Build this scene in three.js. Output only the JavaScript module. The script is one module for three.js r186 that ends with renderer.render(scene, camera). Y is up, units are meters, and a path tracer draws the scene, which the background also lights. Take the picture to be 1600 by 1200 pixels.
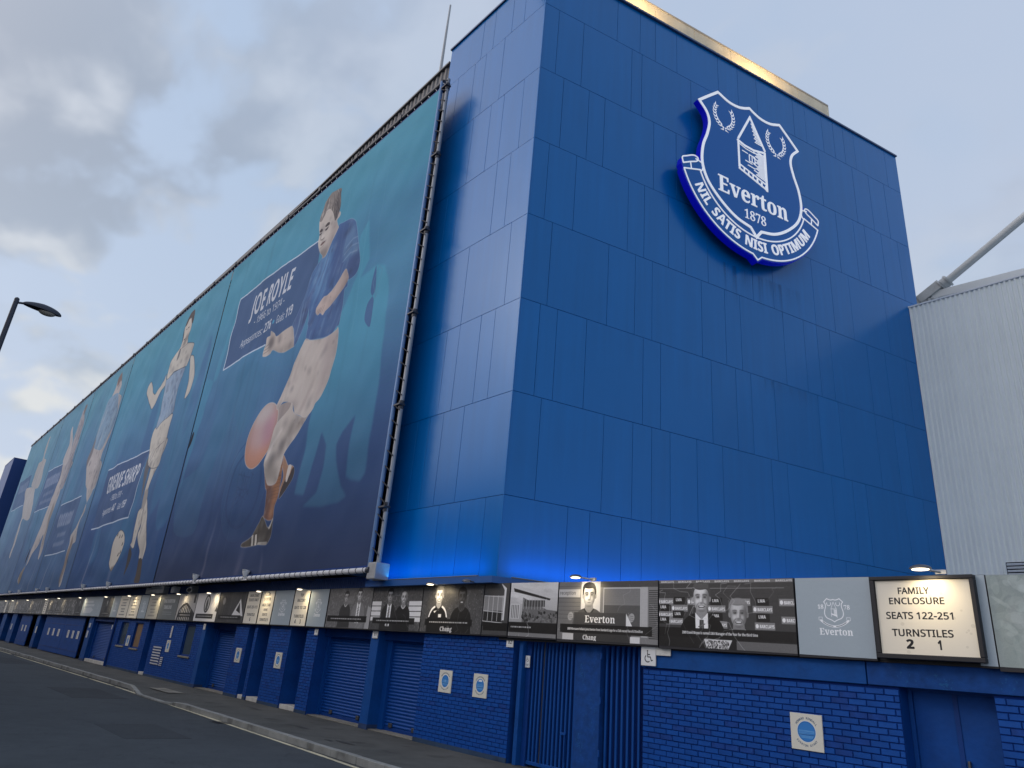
import * as THREE from 'three';
import { mergeGeometries } from 'three/addons/utils/BufferGeometryUtils.js';
import { RoundedBoxGeometry } from 'three/addons/geometries/RoundedBoxGeometry.js';
import { ImprovedNoise } from 'three/addons/math/ImprovedNoise.js';
import { RectAreaLightUniformsLib } from 'three/addons/lights/RectAreaLightUniformsLib.js';
import { FontLoader } from 'three/addons/loaders/FontLoader.js';

// ---------------------------------------------------------------- camera, sky, sun, exposure
// World: the street wall runs along x at z = -9.75 and faces +z; the pavement in front of it is y = 0.
const scene = new THREE.Scene();
const EYE = 1.744;
const camera = new THREE.PerspectiveCamera(57.28, 4 / 3, 0.1, 4000);
camera.rotation.order = 'YXZ';
camera.position.set(0, EYE, 0);
camera.rotation.set(0.37455, 0.86883, 0.08534);

const noise3 = new ImprovedNoise();
const fbm = (x, y, z, oct = 5) => { let s = 0, a = 0.5, f = 1; for (let i = 0; i < oct; i++) { s += a * noise3.noise(x * f, y * f, z * f + i * 7.3); f *= 2.03; a *= 0.52; } return s; };
const sm = THREE.MathUtils.smoothstep, lerp = THREE.MathUtils.lerp;
const GLOW = new THREE.Vector3(-0.55, 0.49, 0.68).normalize();
const SUN = new THREE.Vector3(-0.55, 0.49, 0.68).normalize();
function skyTexture() {
  const W = 2048, Hh = 1024, data = new Float32Array(W * Hh * 4);
  for (let r = 0; r < Hh; r++) {
    const up = ((r + 0.5) / Hh - 0.5) * Math.PI, y = Math.sin(up), c = Math.cos(up);
    for (let q = 0; q < W; q++) {
      const az = ((q + 0.5) / W - 0.5) * 2 * Math.PI, x = Math.cos(az) * c, z = Math.sin(az) * c, o = (r * W + q) * 4;
      const e = Math.max(y, 0);
      // clear evening air: pale near the horizon, soft blue above; brightest round to where the sun went down, behind the camera
      const k = Math.pow(1 - e, 1.5);
      let R = lerp(0.35, 0.60, k), G = lerp(0.49, 0.675, k), B = lerp(0.70, 0.80, k);
      const s = x * GLOW.x + y * GLOW.y + z * GLOW.z, glow = Math.exp(-(1 - s) * 13.0);
      // cloud sheet seen in perspective
      const h = 1 / (e + 0.22), px = x * h, pz = z * h;
      const warp = fbm(px * 1.3 + 3.1, pz * 1.3, 4.2, 4), w2 = fbm(px * 2.9 - 1.7, pz * 2.9, 8.8, 4);
      const d1 = fbm(px * 2.7 + warp * 1.0 + 2.2, pz * 3.3 + warp * 0.8, 1.7, 7), d2 = fbm(px * 6.4 + 9 + w2 * 1.5, pz * 7.8 + w2 * 1.2, 6.1, 6);
      const west = sm(-x * 0.9 + z * 0.12, 0.35, 0.85);
      const high = west * sm(e, 0.50, 0.68);
      const bankA = Math.exp(-(1 - (x * -0.80 + y * 0.60 + z * 0.09)) * 34);
      const a = sm(d1 + d2 * 0.55 + west * 0.04 + high * 0.05 + bankA * 0.3, -0.07, 0.28) * (0.28 + 0.46 * west + 0.2 * bankA);
      const bank = Math.exp(-(1 - (x * -0.80 + y * 0.60 + z * 0.09)) * 34);
      const body = sm(fbm(px * 3.4 - 4 + warp, pz * 3.9 + 2, 11.3, 6) + d2 * 0.55 - high * 0.08 - bank * 0.45, -0.38, 0.22);   // thick dull base against lit edge
      const lowC = Math.exp(-Math.pow((e - 0.16) / 0.22, 2));
      const cr = lerp(0.29 + lowC * 0.17, 0.53 + lowC * 0.27, body), cg = lerp(0.355 + lowC * 0.18, 0.59 + lowC * 0.21, body), cb = lerp(0.455 + lowC * 0.17, 0.675 + lowC * 0.08, body);
      R = lerp(R, cr, a); G = lerp(G, cg, a); B = lerp(B, cb, a);
      const veil = sm(fbm(px * 0.8 + 5, pz * 1.1 + warp, 15.5, 5), -0.15, 0.3) * 0.3 * (1 - west);
      R = lerp(R, 0.66, veil); G = lerp(G, 0.65, veil); B = lerp(B, 0.72, veil);
      const g = glow * 2.0 * (0.75 + 0.35 * body) + 0.30 * Math.exp(-(1 - (x * 0.1 + y * 0.35 + z * 0.93)) * 1.9);
      R += g * 0.95; G += g * 0.80; B += g * 0.73;
      if (y < 0) { const f = sm(-y, 0, 0.12); R = lerp(R, 0.10, f); G = lerp(G, 0.10, f); B = lerp(B, 0.10, f); }
      data[o] = R; data[o + 1] = G; data[o + 2] = B; data[o + 3] = 1;
    }
  }
  const t = new THREE.DataTexture(data, W, Hh, THREE.RGBAFormat, THREE.FloatType);
  t.mapping = THREE.EquirectangularReflectionMapping; t.magFilter = THREE.LinearFilter; t.needsUpdate = true;
  return t;
}
const skyMap = skyTexture();
scene.background = skyMap; scene.environment = skyMap;
const sun = new THREE.DirectionalLight(0xffe9d2, 0.5);
sun.position.copy(SUN).multiplyScalar(120).add(new THREE.Vector3(-30, 0, -10)); sun.target.position.set(-30, 6, -10);
sun.castShadow = true; sun.shadow.radius = 26; sun.shadow.mapSize.set(2048, 2048);
Object.assign(sun.shadow.camera, { left: -90, right: 90, top: 60, bottom: -60, far: 300 });
scene.add(sun, sun.target);

const renderer = new THREE.WebGLRenderer({ antialias: true });
renderer.setSize(1024, 768);
renderer.toneMapping = THREE.LinearToneMapping; renderer.toneMappingExposure = 1.0;
renderer.shadowMap.enabled = true;

// ---------------------------------------------------------------- helpers
let seed = 7;
const rnd = () => { seed = (seed * 16807) % 2147483647; return (seed - 1) / 2147483646; };
const rr = (a, b) => a + (b - a) * rnd();
const count = {};
function numbered(n) { const k = (count[n] = (count[n] ?? -1) + 1); return k ? n + '_' + String(k).padStart(3, '0') : n; }
function add(name, geo, mat, parent) { const m = new THREE.Mesh(geo, mat); m.name = parent ? name : numbered(name); m.castShadow = m.receiveShadow = true; (parent || scene).add(m); return m; }
function thing(name, label, category, pos = [0, 0, 0], group) {
  const o = new THREE.Group(); o.name = numbered(name); o.position.set(...pos); scene.add(o);
  o.userData = { label, category }; if (group) o.userData.group = group;
  return o;
}
function tag(o, label, category, group) { o.userData = { label, category }; if (group) o.userData.group = group; return o; }
function struct(name, geo, mat) { const m = add(name, geo, mat); m.userData.kind = 'structure'; return m; }
function stuff(o) { o.userData.kind = 'stuff'; return o; }
function metres(g, ox = 0, oy = 0) {                                   // uv in metres by the side each face looks to
  g.computeBoundingBox();
  const p = g.attributes.position, n = g.attributes.normal, uv = new Float32Array(p.count * 2);
  for (let i = 0; i < p.count; i++) {
    const ax = Math.abs(n.getX(i)), ay = Math.abs(n.getY(i)), az = Math.abs(n.getZ(i));
    const u = ax > ay && ax > az ? p.getZ(i) : p.getX(i), v = ay > ax && ay > az ? p.getZ(i) : p.getY(i);
    uv[i * 2] = u + ox; uv[i * 2 + 1] = v + oy;
  }
  g.setAttribute('uv', new THREE.BufferAttribute(uv, 2));
  return g;
}
function bx(x0, x1, y0, y1, z0, z1) { const g = new THREE.BoxGeometry(x1 - x0, y1 - y0, Math.abs(z1 - z0)); g.translate((x0 + x1) / 2, (y0 + y1) / 2, (z0 + z1) / 2); return metres(g); }
function rbx(x0, x1, y0, y1, z0, z1, r = 0.006) { const g = new RoundedBoxGeometry(x1 - x0, y1 - y0, Math.abs(z1 - z0), 1, r); g.translate((x0 + x1) / 2, (y0 + y1) / 2, (z0 + z1) / 2); return metres(g); }
function rod(a, b, r, seg = 10, r2 = r) {
  const A = new THREE.Vector3(...a), B = new THREE.Vector3(...b), L = A.distanceTo(B);
  const g = new THREE.CylinderGeometry(r2, r, L, seg); g.translate(0, L / 2, 0);
  g.applyQuaternion(new THREE.Quaternion().setFromUnitVectors(new THREE.Vector3(0, 1, 0), B.clone().sub(A).normalize()));
  return g.translate(...a);
}
const merge = (list) => mergeGeometries(list.map((g) => { const h = g.index ? g.toNonIndexed() : g; for (const k of Object.keys(h.attributes)) if (!['position', 'normal', 'uv'].includes(k)) h.deleteAttribute(k); return h; }));
function prism(pts, y0, y1) {                                          // plan polygon [x, z] between two heights
  const s = new THREE.Shape(pts.map(([x, z]) => new THREE.Vector2(x, -z)));
  const g = new THREE.ExtrudeGeometry(s, { depth: y1 - y0, bevelEnabled: false }); g.rotateX(-Math.PI / 2); g.translate(0, y0, 0);
  return metres(g);
}
const lin = (r, g, b) => new THREE.Color().setRGB(r, g, b);
function canvas(w, h, draw, opts = {}) {
  const c = document.createElement('canvas'); c.width = w; c.height = h;
  const x = c.getContext('2d'); draw(x, w, h);
  const t = new THREE.CanvasTexture(c); t.colorSpace = opts.data ? THREE.NoColorSpace : THREE.SRGBColorSpace;
  if (opts.repeat) { t.wrapS = t.wrapT = THREE.RepeatWrapping; t.repeat.set(...opts.repeat); }
  t.anisotropy = 8;
  return t;
}
function dataTex(n, f, opts = {}) {                                    // seamless n x n noise, f(u, v) -> [r, g, b] in 0..1
  const d = new Uint8Array(n * n * 4);
  for (let j = 0; j < n; j++) for (let i = 0; i < n; i++) { const c = f(i / n, j / n, i, j), o = (j * n + i) * 4; d[o] = c[0] * 255; d[o + 1] = c[1] * 255; d[o + 2] = c[2] * 255; d[o + 3] = 255; }
  const t = new THREE.DataTexture(d, n, n, THREE.RGBAFormat); t.magFilter = THREE.LinearFilter; t.wrapS = t.wrapT = THREE.RepeatWrapping;
  if (opts.srgb) t.colorSpace = THREE.SRGBColorSpace;
  if (opts.size) t.repeat.set(1 / opts.size, 1 / opts.size);
  t.needsUpdate = true; return t;
}
// noise that wraps: two circles in four dimensions folded into three is close enough once blended over the seam
function wrapNoise(u, v, f, oct, s) {
  const a = (x, y) => fbm(x * f + s, y * f + s * 1.7, s, oct), bu = sm(u, 0.8, 1), bv = sm(v, 0.8, 1);
  const n0 = lerp(a(u, v), a(u - 1, v), bu), n1 = lerp(a(u, v - 1), a(u - 1, v - 1), bu);
  return lerp(n0, n1, bv);
}
const clamp01 = (x) => Math.max(0, Math.min(1, x));

// ---------------------------------------------------------------- materials
const std = (c, rough, o = {}) => new THREE.MeshStandardMaterial({ color: c, roughness: rough, ...o });
const grit = dataTex(512, (u, v) => { const w = clamp01(0.55 + wrapNoise(u, v, 5, 4, 2.1) * 0.5 + (rnd() - 0.5) * 0.55); return [w, w, w]; }, { size: 0.9 });
const fine = dataTex(256, (u, v) => { const w = clamp01(0.5 + wrapNoise(u, v, 6, 5, 5.1) * 1.1 + (rnd() - 0.5) * 0.12); return [w, w, w]; }, { size: 0.5 });
const asphaltMap = dataTex(1024, (u, v) => {
  const big = wrapNoise(u, v, 3, 4, 1.3), mid = wrapNoise(u, v, 17, 3, 8.2), sp = rnd();
  let w = 0.80 + big * 0.28 + mid * 0.2 + (sp - 0.5) * 0.34 + (sp > 0.985 ? 0.22 : 0); if (Math.abs(wrapNoise(u, v, 2.2, 5, 31)) < 0.004) w *= 0.72;
  return [clamp01(w * 0.97), clamp01(w), clamp01(w * 1.03)];
}, { size: 5.3 });
const paveMap = dataTex(1024, (u, v) => {
  const big = wrapNoise(u, v, 3.5, 5, 21.3), mid = wrapNoise(u, v, 13, 4, 3.2), sp = rnd(), st = sm(wrapNoise(u, v, 4, 4, 44), 0.2, 0.34);
  let w = 0.80 + big * 0.45 + mid * 0.25 + (sp - 0.5) * 0.26 - st * 0.25; if (rnd() > 0.99975) w = 1;
  return [clamp01(w), clamp01(w * 0.99), clamp01(w * 0.95)];
}, { size: 4.1 });
const dirtMap = dataTex(512, (u, v) => {                               // weathered paint
  const w = clamp01(0.88 + wrapNoise(u, v, 4, 5, 61) * 0.34 + wrapNoise(u, v, 24, 3, 77) * 0.16 + (rnd() - 0.5) * 0.05); return [w, w, w];
}, { size: 1.7 });
const streakMap = dataTex(512, (u, v) => { const w = clamp01(0.95 + fbm(u * 40, v * 1.6, 3.3, 4) * 0.12 * sm(v, 0, 0.2) * sm(1 - v, 0, 0.2) + wrapNoise(u, v, 5, 4, 12) * 0.05); return [w, w, w]; }, { size: 6 });
const roughMap = dataTex(512, (u, v) => { const w = clamp01(0.78 + wrapNoise(u, v, 4, 5, 91) * 0.16); return [w, w, w]; }, { size: 3.2 });

const phys = (c, rough, o = {}) => new THREE.MeshPhysicalMaterial({ color: c, roughness: rough, ior: 1.32, ...o });
const wornMap = dataTex(512, (u, v) => { const n = wrapNoise(u, v, 9, 5, 17), m = wrapNoise(u, v, 4, 4, 51), sp = sm(wrapNoise(u, v, 34, 3, 23) + m * 0.8, 0.30, 0.40); const w = clamp01(0.78 + n * 0.4); return [clamp01(w * 0.55 + sp * 0.45), clamp01(w * 0.62 + sp * 0.32), clamp01(w * 0.86 + sp * 0.12)]; }, { size: 1.1 });
const M = {
  worn: phys(lin(0.012, 0.115, 0.36), 0.7, { map: wornMap, bumpMap: fine, bumpScale: 0.003 }),
  brickD: phys(lin(0.012, 0.098, 0.36), 0.6, { map: wornMap, bumpMap: fine, bumpScale: 0.002 }),
  road: std(lin(0.066, 0.075, 0.083), 0.92, { map: asphaltMap, bumpMap: grit, bumpScale: 0.004 }),
  pave: std(lin(0.105, 0.107, 0.102), 0.95, { map: paveMap, bumpMap: grit, bumpScale: 0.003 }),
  earth: std(lin(0.09, 0.09, 0.085), 0.95, { map: asphaltMap }),
  kerb: std(lin(0.36, 0.36, 0.345), 0.9, { map: paveMap, bumpMap: grit, bumpScale: 0.003 }),
  sill: std(lin(0.30, 0.285, 0.25), 0.9, { map: paveMap }),
  step: std(lin(0.62, 0.60, 0.55), 0.85, { map: dirtMap }),
  yellow: std(lin(0.78, 0.70, 0.50), 0.9, { map: paveMap }),
  brickA: phys(lin(0.002, 0.072, 0.35), 0.6, { map: dirtMap, bumpMap: fine, bumpScale: 0.002 }),
  brickB: phys(lin(0.002, 0.066, 0.325), 0.62, { map: dirtMap, bumpMap: fine, bumpScale: 0.002 }),
  brickC: phys(lin(0.003, 0.078, 0.37), 0.55, { map: dirtMap, bumpMap: fine, bumpScale: 0.002 }),
  joint: phys(lin(0.001, 0.022, 0.15), 0.9),
  paint: phys(lin(0.002, 0.064, 0.30), 0.62, { map: dirtMap, bumpMap: fine, bumpScale: 0.002 }),
  beam: phys(lin(0.002, 0.074, 0.31), 0.62, { map: dirtMap, bumpMap: fine, bumpScale: 0.002 }),
  navy: phys(lin(0.003, 0.045, 0.23), 0.55, { map: dirtMap }),
  shutter: phys(lin(0.006, 0.070, 0.31), 0.45, { metalness: 0.1 }),
  gate: phys(lin(0.004, 0.066, 0.29), 0.5),
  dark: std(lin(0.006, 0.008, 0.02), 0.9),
  black: std(lin(0.012, 0.013, 0.018), 0.6),
  trim: std(lin(0.03, 0.035, 0.05), 0.5),
  galv: std(lin(0.42, 0.44, 0.46), 0.5, { metalness: 0.35, map: dirtMap }),
  tubeGrey: std(lin(0.30, 0.33, 0.38), 0.5, { metalness: 0.2, map: dirtMap }),
  lag: std(lin(0.74, 0.76, 0.79), 0.6, { map: dirtMap }),
  whitePlastic: std(lin(0.86, 0.87, 0.88), 0.5),
  grey: std(lin(0.82, 0.87, 0.85), 0.55, { map: streakMap, metalness: 0.05 }),
  greyTrim: std(lin(0.64, 0.68, 0.70), 0.5),
  steel: std(lin(0.50, 0.54, 0.56), 0.5, { map: dirtMap }),
  roofRib: std(lin(0.16, 0.16, 0.165), 0.6, { map: streakMap }),
  cream: new THREE.MeshPhysicalMaterial({ color: lin(0.86, 0.74, 0.53), roughness: 0.5, metalness: 0.1, map: dirtMap }),
  glow: new THREE.MeshStandardMaterial({ color: 0xffffff, emissive: lin(1, 0.86, 0.62), emissiveIntensity: 3.2 }),
  lampMetal: std(lin(0.10, 0.10, 0.11), 0.35, { metalness: 0.5 }),
  glass: new THREE.MeshPhysicalMaterial({ color: lin(0.06, 0.09, 0.12), roughness: 0.12, ior: 1.5 }),
  board: std(lin(0.22, 0.14, 0.08), 0.8, { map: dirtMap }),
  post: std(lin(0.035, 0.042, 0.062), 0.5, { metalness: 0.2 }),
  white: std(lin(0.80, 0.82, 0.86), 0.5),
  blueTower: std(lin(0.004, 0.052, 0.24), 0.45, { map: streakMap }),
};
const panelMats = [0.975, 1.0, 1.02].map((k) => new THREE.MeshPhysicalMaterial({ color: lin(0, 0.140 * k, 0.46 * k), roughness: 0.30, roughnessMap: roughMap, ior: 1.5, specularColor: lin(0.55, 0.80, 1), map: streakMap }));
// ---------------------------------------------------------------- ground, road, kerbs, pavement
{
  const g = new THREE.PlaneGeometry(3000, 3000); g.rotateX(-Math.PI / 2); g.translate(0, -0.13, 0); struct('ground', metres(g), M.earth);
  const r = new THREE.PlaneGeometry(300, 6.55, 150, 4); r.rotateX(-Math.PI / 2); r.translate(-90, -0.118, -4.2); struct('road', metres(r), M.road);
}
// the far pavement: deep as far as the doors; its edge steps back where the kerb is dropped
const kerbZ = (x) => (x < -27.5 ? -7.70 : x < -25 ? lerp(-7.70, -7.30, (x + 27.5) / 2.5) : x < -22.3 ? -7.28 : lerp(-7.34, -7.24, Math.min(1, (x + 22.3) / 11)));
const kerbY = (x) => (x < -27.5 ? 0 : x < -25.2 ? lerp(0, -0.085, (x + 27.5) / 2.3) : x < -22.6 ? -0.085 : x < -21.2 ? lerp(-0.085, 0, (x + 22.6) / 1.4) : 0);
{
  const xs = []; for (let x = -170; x <= 20; x += 0.5) xs.push(x);
  const P = [], I = [];
  xs.forEach((x, i) => {
    const z = kerbZ(x) - 0.13, y = kerbY(x);
    P.push(x, y, z, x, y * 0.15, z - 0.7, x, 0, -9.2, x, 0, -11.2);
    if (i) { const a = (i - 1) * 4, b = i * 4; for (let k = 0; k < 3; k++) I.push(a + k, b + k, a + k + 1, b + k, b + k + 1, a + k + 1); }
  });
  const g = new THREE.BufferGeometry(); g.setAttribute('position', new THREE.Float32BufferAttribute(P, 3)); g.setIndex(I); g.computeVertexNormals();
  if (g.attributes.normal.getY(5) < 0) { for (let i = 0; i < I.length; i += 3) [I[i + 1], I[i + 2]] = [I[i + 2], I[i + 1]]; g.setIndex(I); g.computeVertexNormals(); }
  struct('pavement', metres(g), M.pave);
  const k = new THREE.Group(); k.name = 'kerb'; k.userData.kind = 'structure'; scene.add(k);
  for (let x = -118; x < 4; x += 0.915) {
    const x1 = x + 0.898, xm = x + 0.45, dy = rr(-0.004, 0.004), z = kerbZ(xm) + rr(-0.006, 0.006);
    const y1 = kerbY(xm) + dy + 0.006;
    const g2 = rbx(x, x1, -0.14, y1, z - 0.135, z, 0.016);
    const a = Math.atan2(kerbZ(x1) - kerbZ(x), 0.915), t = Math.atan2(kerbY(x1) - kerbY(x), 0.915);
    g2.translate(-xm, 0, -z); if (Math.abs(t) > 0.005) g2.rotateZ(t); if (Math.abs(a) > 0.02) g2.rotateY(-a); g2.translate(xm, 0, z);
    add('kerb_stone', g2, M.kerb, k);
  }
  // painted line beside the kerb, worn through in places
  const L = (x) => (x > -13 ? lerp(-7.13, -6.98, (x + 13) / 4) : x > -20.3 ? lerp(-7.30, -7.13, (x + 20.3) / 7.3) : x > -28.5 ? lerp(-7.46, -7.30, (x + 28.5) / 8.2) : -7.46);
  const p = [], id = []; let n = 0;
  for (let x = -110; x < -8; x += 0.25) {
    if ((x > -50.4 && x < -49.2) || rnd() < 0.012) continue;
    const w = 0.046 + rr(-0.006, 0.006), z0 = L(x), z1 = L(x + 0.25);
    p.push(x, -0.1135, z0 - w, x + 0.2502, -0.1135, z1 - w, x, -0.1135, z0 + w, x + 0.2502, -0.1135, z1 + w);
    id.push(n, n + 2, n + 1, n + 1, n + 2, n + 3); n += 4;
  }
  const y = new THREE.BufferGeometry(); y.setAttribute('position', new THREE.Float32BufferAttribute(p, 3)); y.setIndex(id); y.computeVertexNormals();
  struct('road_marking', metres(y), M.yellow);
  // gutter of darker setts along the kerb foot
  const s = []; for (let x = -110; x < 0; x += 1.5) s.push(bx(x, x + 1.49, -0.1145, -0.1142, kerbZ(x + 0.75) + 0.012, kerbZ(x + 0.75) + 0.13));
  struct('gutter', merge(s), std(lin(0.075, 0.075, 0.072), 0.95, { map: paveMap }));
  for (const [a, b, c, d] of [[-27, -23.5, -6.6, -5.2], [-17.5, -15.2, -5.6, -4.4], [-46, -40, -7.0, -5.6]]) { const p2 = bx(a, b, -0.1175, -0.1148, c, d); struct('road_patch', p2, std(lin(0.052, 0.058, 0.064), 0.95, { map: asphaltMap, bumpMap: grit, bumpScale: 0.005 })); }
  const dg = thing('drain_grate', 'small dark iron drain grate in the gutter by the raised kerb', 'drain', [-17.9, -0.117, -7.16]); add('frame', merge([bx(-0.24, 0.24, 0, 0.006, -0.16, -0.13), bx(-0.24, 0.24, 0, 0.006, 0.13, 0.16), bx(-0.24, -0.21, 0, 0.006, -0.129, 0.129), bx(0.21, 0.24, 0, 0.006, -0.129, 0.129)]), M.black, dg); for (let i = 0; i < 7; i++) add('bar', bx(-0.19 + i * 0.055, -0.165 + i * 0.055, 0, 0.005, -0.129, 0.129), M.black, dg);
  struct('pavement_patch', bx(-26.6, -24.6, 0.0, 0.006, -8.55, -8.05), M.sill);
  for (const [a, b, c, d] of [[-16.3, -15.7, -8.35, -8.2], [-13.9, -13.2, -8.06, -7.92], [-20.6, -19.8, -9.0, -8.9], [-14.1, -13.8, -7.88, -7.78]]) {
    const st = new THREE.Shape(); for (let i = 0; i <= 14; i++) { const q = i / 14 * 6.283, r = 0.5 * (0.75 + 0.35 * rnd()); const X = (a + b) / 2 + Math.cos(q) * (b - a) * r, Z = (c + d) / 2 + Math.sin(q) * (d - c) * r; i ? st.lineTo(X, -Z) : st.moveTo(X, -Z); }
    const g3 = new THREE.ShapeGeometry(st); g3.rotateX(-Math.PI / 2); g3.translate(0, 0.005, 0); struct('pavement_stain', metres(g3), std(lin(0.035, 0.035, 0.035), 0.8));
  }
  struct('pavement_near', bx(-170, 60, -0.13, 0, -0.95, 2.4), M.pave).name = 'pavement_strip';
}

// ---------------------------------------------------------------- corner tower
const A0 = 0.24313, SA = Math.sin(A0), CA = Math.cos(A0);
const CX = -11.54, CZ = -9.8, TURN = Math.PI / 2 - A0, LEN = 16.05, TW = 4.86;
const onFace = (t, off = 0) => [CX + SA * t + CA * off, CZ - CA * t + SA * off];      // plan point on the oblique end face
const tower = thing('corner_tower', 'tall stadium corner tower clad in glossy royal blue panels, carrying the big club crest', 'tower');
{
  const b = 0.05, [ex, ez] = onFace(LEN, -b), [cx, cz] = onFace(0.05, -b);
  add('core', prism([[CX - TW, CZ - b], [cx, CZ - b], [cx, cz], [ex, ez], [ex - 12, ez - 3], [CX - TW, ez - 3]], 2.2, 19.8 + EYE - 0.03), M.black, tower);
  const rows = [1.5, 3.366, 5.80, 8.235, 10.68, 13.12, 15.60, 18.06, 19.80].map((y) => y + EYE);
  const LJ = [[0.94, 1.52, 2.42, 3.02], [1.8, 2.7, 3.27, 4.17], [0.65, 1.52, 2.12, 2.98], [0.93, 1.51, 3.27, 3.84], [0.62, 2.38, 3.25], [0.93, 1.49, 2.38, 2.95], [1.79, 2.65, 3.25, 3.81], [0.62, 1.53, 2.38]];
  const RJ = [[2.57, 3.45, 4.06, 4.94, 6.72, 7.61, 8.5, 10.29, 10.9, 11.78, 12.39, 12.94, 13.53, 15.33], [0.49, 1.36, 3.15, 3.54, 5.51, 11.46, 13.23, 14.13, 15.02],
    [0.79, 1.66, 2.22, 4.02, 4.88, 12.03, 12.94, 13.54, 14.44, 15.36], [0.48, 1.36, 3.13, 3.7, 4.58, 5.19, 6.05, 7.83, 8.7, 10.53, 11.43, 12.34, 14.15],
    [0.74, 2.53, 3.42, 4.0, 5.77, 6.66, 7.26, 9.03, 9.93, 10.52, 11.12, 12.9, 13.8, 14.9], [0.56, 1.06, 1.93, 3.72, 4.3, 6.07, 6.98, 7.56, 8.48, 10.3, 11.2, 12.9, 13.8, 14.4],
    [0.77, 2.55, 3.43, 4.02, 4.61, 5.5, 6.39, 8.19, 8.8, 10.6, 11.5, 12.1, 13.9, 14.8], [1.65, 2.25, 3.15, 3.74, 5.52, 6.12, 7.04, 7.93, 8.51, 10.3, 10.9, 11.8, 13.6, 14.5]];
  const gap = 0.0048;
  const plate = (w, h) => { const g = new RoundedBoxGeometry(w - gap * 2, h - gap * 2, 0.03, 1, 0.004); return metres(g, rr(0, 30), rr(0, 30)); };
  for (let k = 0; k < 8; k++) {
    const y1 = rows[8 - k], y0 = rows[7 - k];
    const l = [0, ...LJ[k], TW], r = [0, ...RJ[k], LEN];
    for (let i = 1; i < l.length; i++) {
      const m = add('cladding_panel', plate(l[i] - l[i - 1], y1 - y0), panelMats[Math.floor(rnd() * 3)], tower);
      m.position.set(CX - (l[i] + l[i - 1]) / 2, (y0 + y1) / 2, CZ - 0.018 + rr(-0.001, 0.001)); m.rotation.set(rr(-1, 1) * 0.0012, rr(-1, 1) * 0.0015, 0);
    }
    for (let i = 1; i < r.length; i++) {
      const m = add('cladding_panel', plate(r[i] - r[i - 1], y1 - y0), panelMats[Math.floor(rnd() * 3)], tower);
      const [x, z] = onFace((r[i] + r[i - 1]) / 2, -0.018 + rr(-0.001, 0.001)); m.position.set(x, (y0 + y1) / 2, z); m.rotation.y = TURN + rr(-1, 1) * 0.0015;
    }
  }
  // corner bead, roof edge trim and the drip flashing that roofs the signs
  const [bx0, bz0] = onFace(0, 0.004);
  add('corner_bead', rod([bx0, 3.25, CZ + 0.004], [bx0, 19.8 + EYE, CZ + 0.004], 0.016, 8), panelMats[1], tower);
  const o = 0.05, [t1x, t1z] = onFace(LEN + 0.02, o), [t2x, t2z] = onFace(-0.02, o), [t3x, t3z] = onFace(LEN, -0.3);
  add('coping', prism([[CX - TW - 0.03, CZ + o], [t2x + 0.02, CZ + o], [t2x + 0.03, t2z + 0.02], [t1x, t1z], [t3x, t3z], [CX - 0.2, CZ - 0.3], [CX - TW - 0.03, CZ - 0.3]], 19.8 + EYE - 0.005, 19.86 + EYE), std(lin(0.05, 0.09, 0.2), 0.4), tower);
  const [f1x, f1z] = onFace(LEN, 0.337), [f2x, f2z] = onFace(LEN, 0.01), [f3x, f3z] = onFace(0, 0.01);
  add('flashing', prism([[-16.22, -9.45], [-11.28, -9.45], [f1x, f1z], [f2x, f2z], [f3x + 0.006, f3z + 0.012], [-16.22, CZ + 0.012]], 1.452 + EYE, 1.585 + EYE), std(lin(0.008, 0.085, 0.30), 0.45), tower);
}
// lit cream screen on the tower roof
{
  const t = thing('roof_screen', 'long low cream metal screen lit gold along the tower roof', 'screen');
  for (let k = 0; k < 9; k++) {
    const a = -2.2 + k * 1.765, b = a + 1.765, g = rbx(-0.878, 0.878, 0, 1.85, -0.04, 0, 0.008);
    const m = add('screen_panel', g, M.cream, t), [x, z] = onFace((a + b) / 2, -1.0); m.position.set(x, 20.07 + EYE, z); m.rotation.y = TURN;
  }
  const g = bx(-8, 7.94, 1.85, 1.93, -0.12, 0.012), cap = add('capping', g, std(lin(0.45, 0.4, 0.33), 0.5), t), [x, z] = onFace(5.72, -1.0); cap.position.set(x, 20.07 + EYE, z); cap.rotation.y = TURN;
  for (const s of [0.6, 3.8, 9.6]) {
    const [lx, lz] = onFace(s, -0.25), f = thing('roof_lamp', s < 2 ? 'small warm lamp hidden behind the roof edge, nearest the corner' : s < 6 ? 'small warm lamp hidden behind the roof edge, second along' : 'small warm lamp hidden behind the roof edge, third along', 'lamp', [lx, 19.86 + EYE, lz]);
    f.rotation.y = TURN;
    add('lamp_body', rbx(-0.14, 0.14, 0, 0.12, -0.07, 0.07, 0.02), M.lampMetal, f);
    add('lens', bx(-0.12, 0.12, 0.122, 0.13, -0.06, 0.05), M.glow, f);
    const L = new THREE.SpotLight(lin(1, 0.70, 0.34), 48, 7, 1.2, 0.9, 2); const [tx, tz] = onFace(s, -1.0);
    L.position.set(lx, 20.05 + EYE, lz); L.target.position.set(tx, 21.4 + EYE, tz); L.shadow.radius = 4; L.castShadow = true; scene.add(L, L.target);
  }
}

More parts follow.
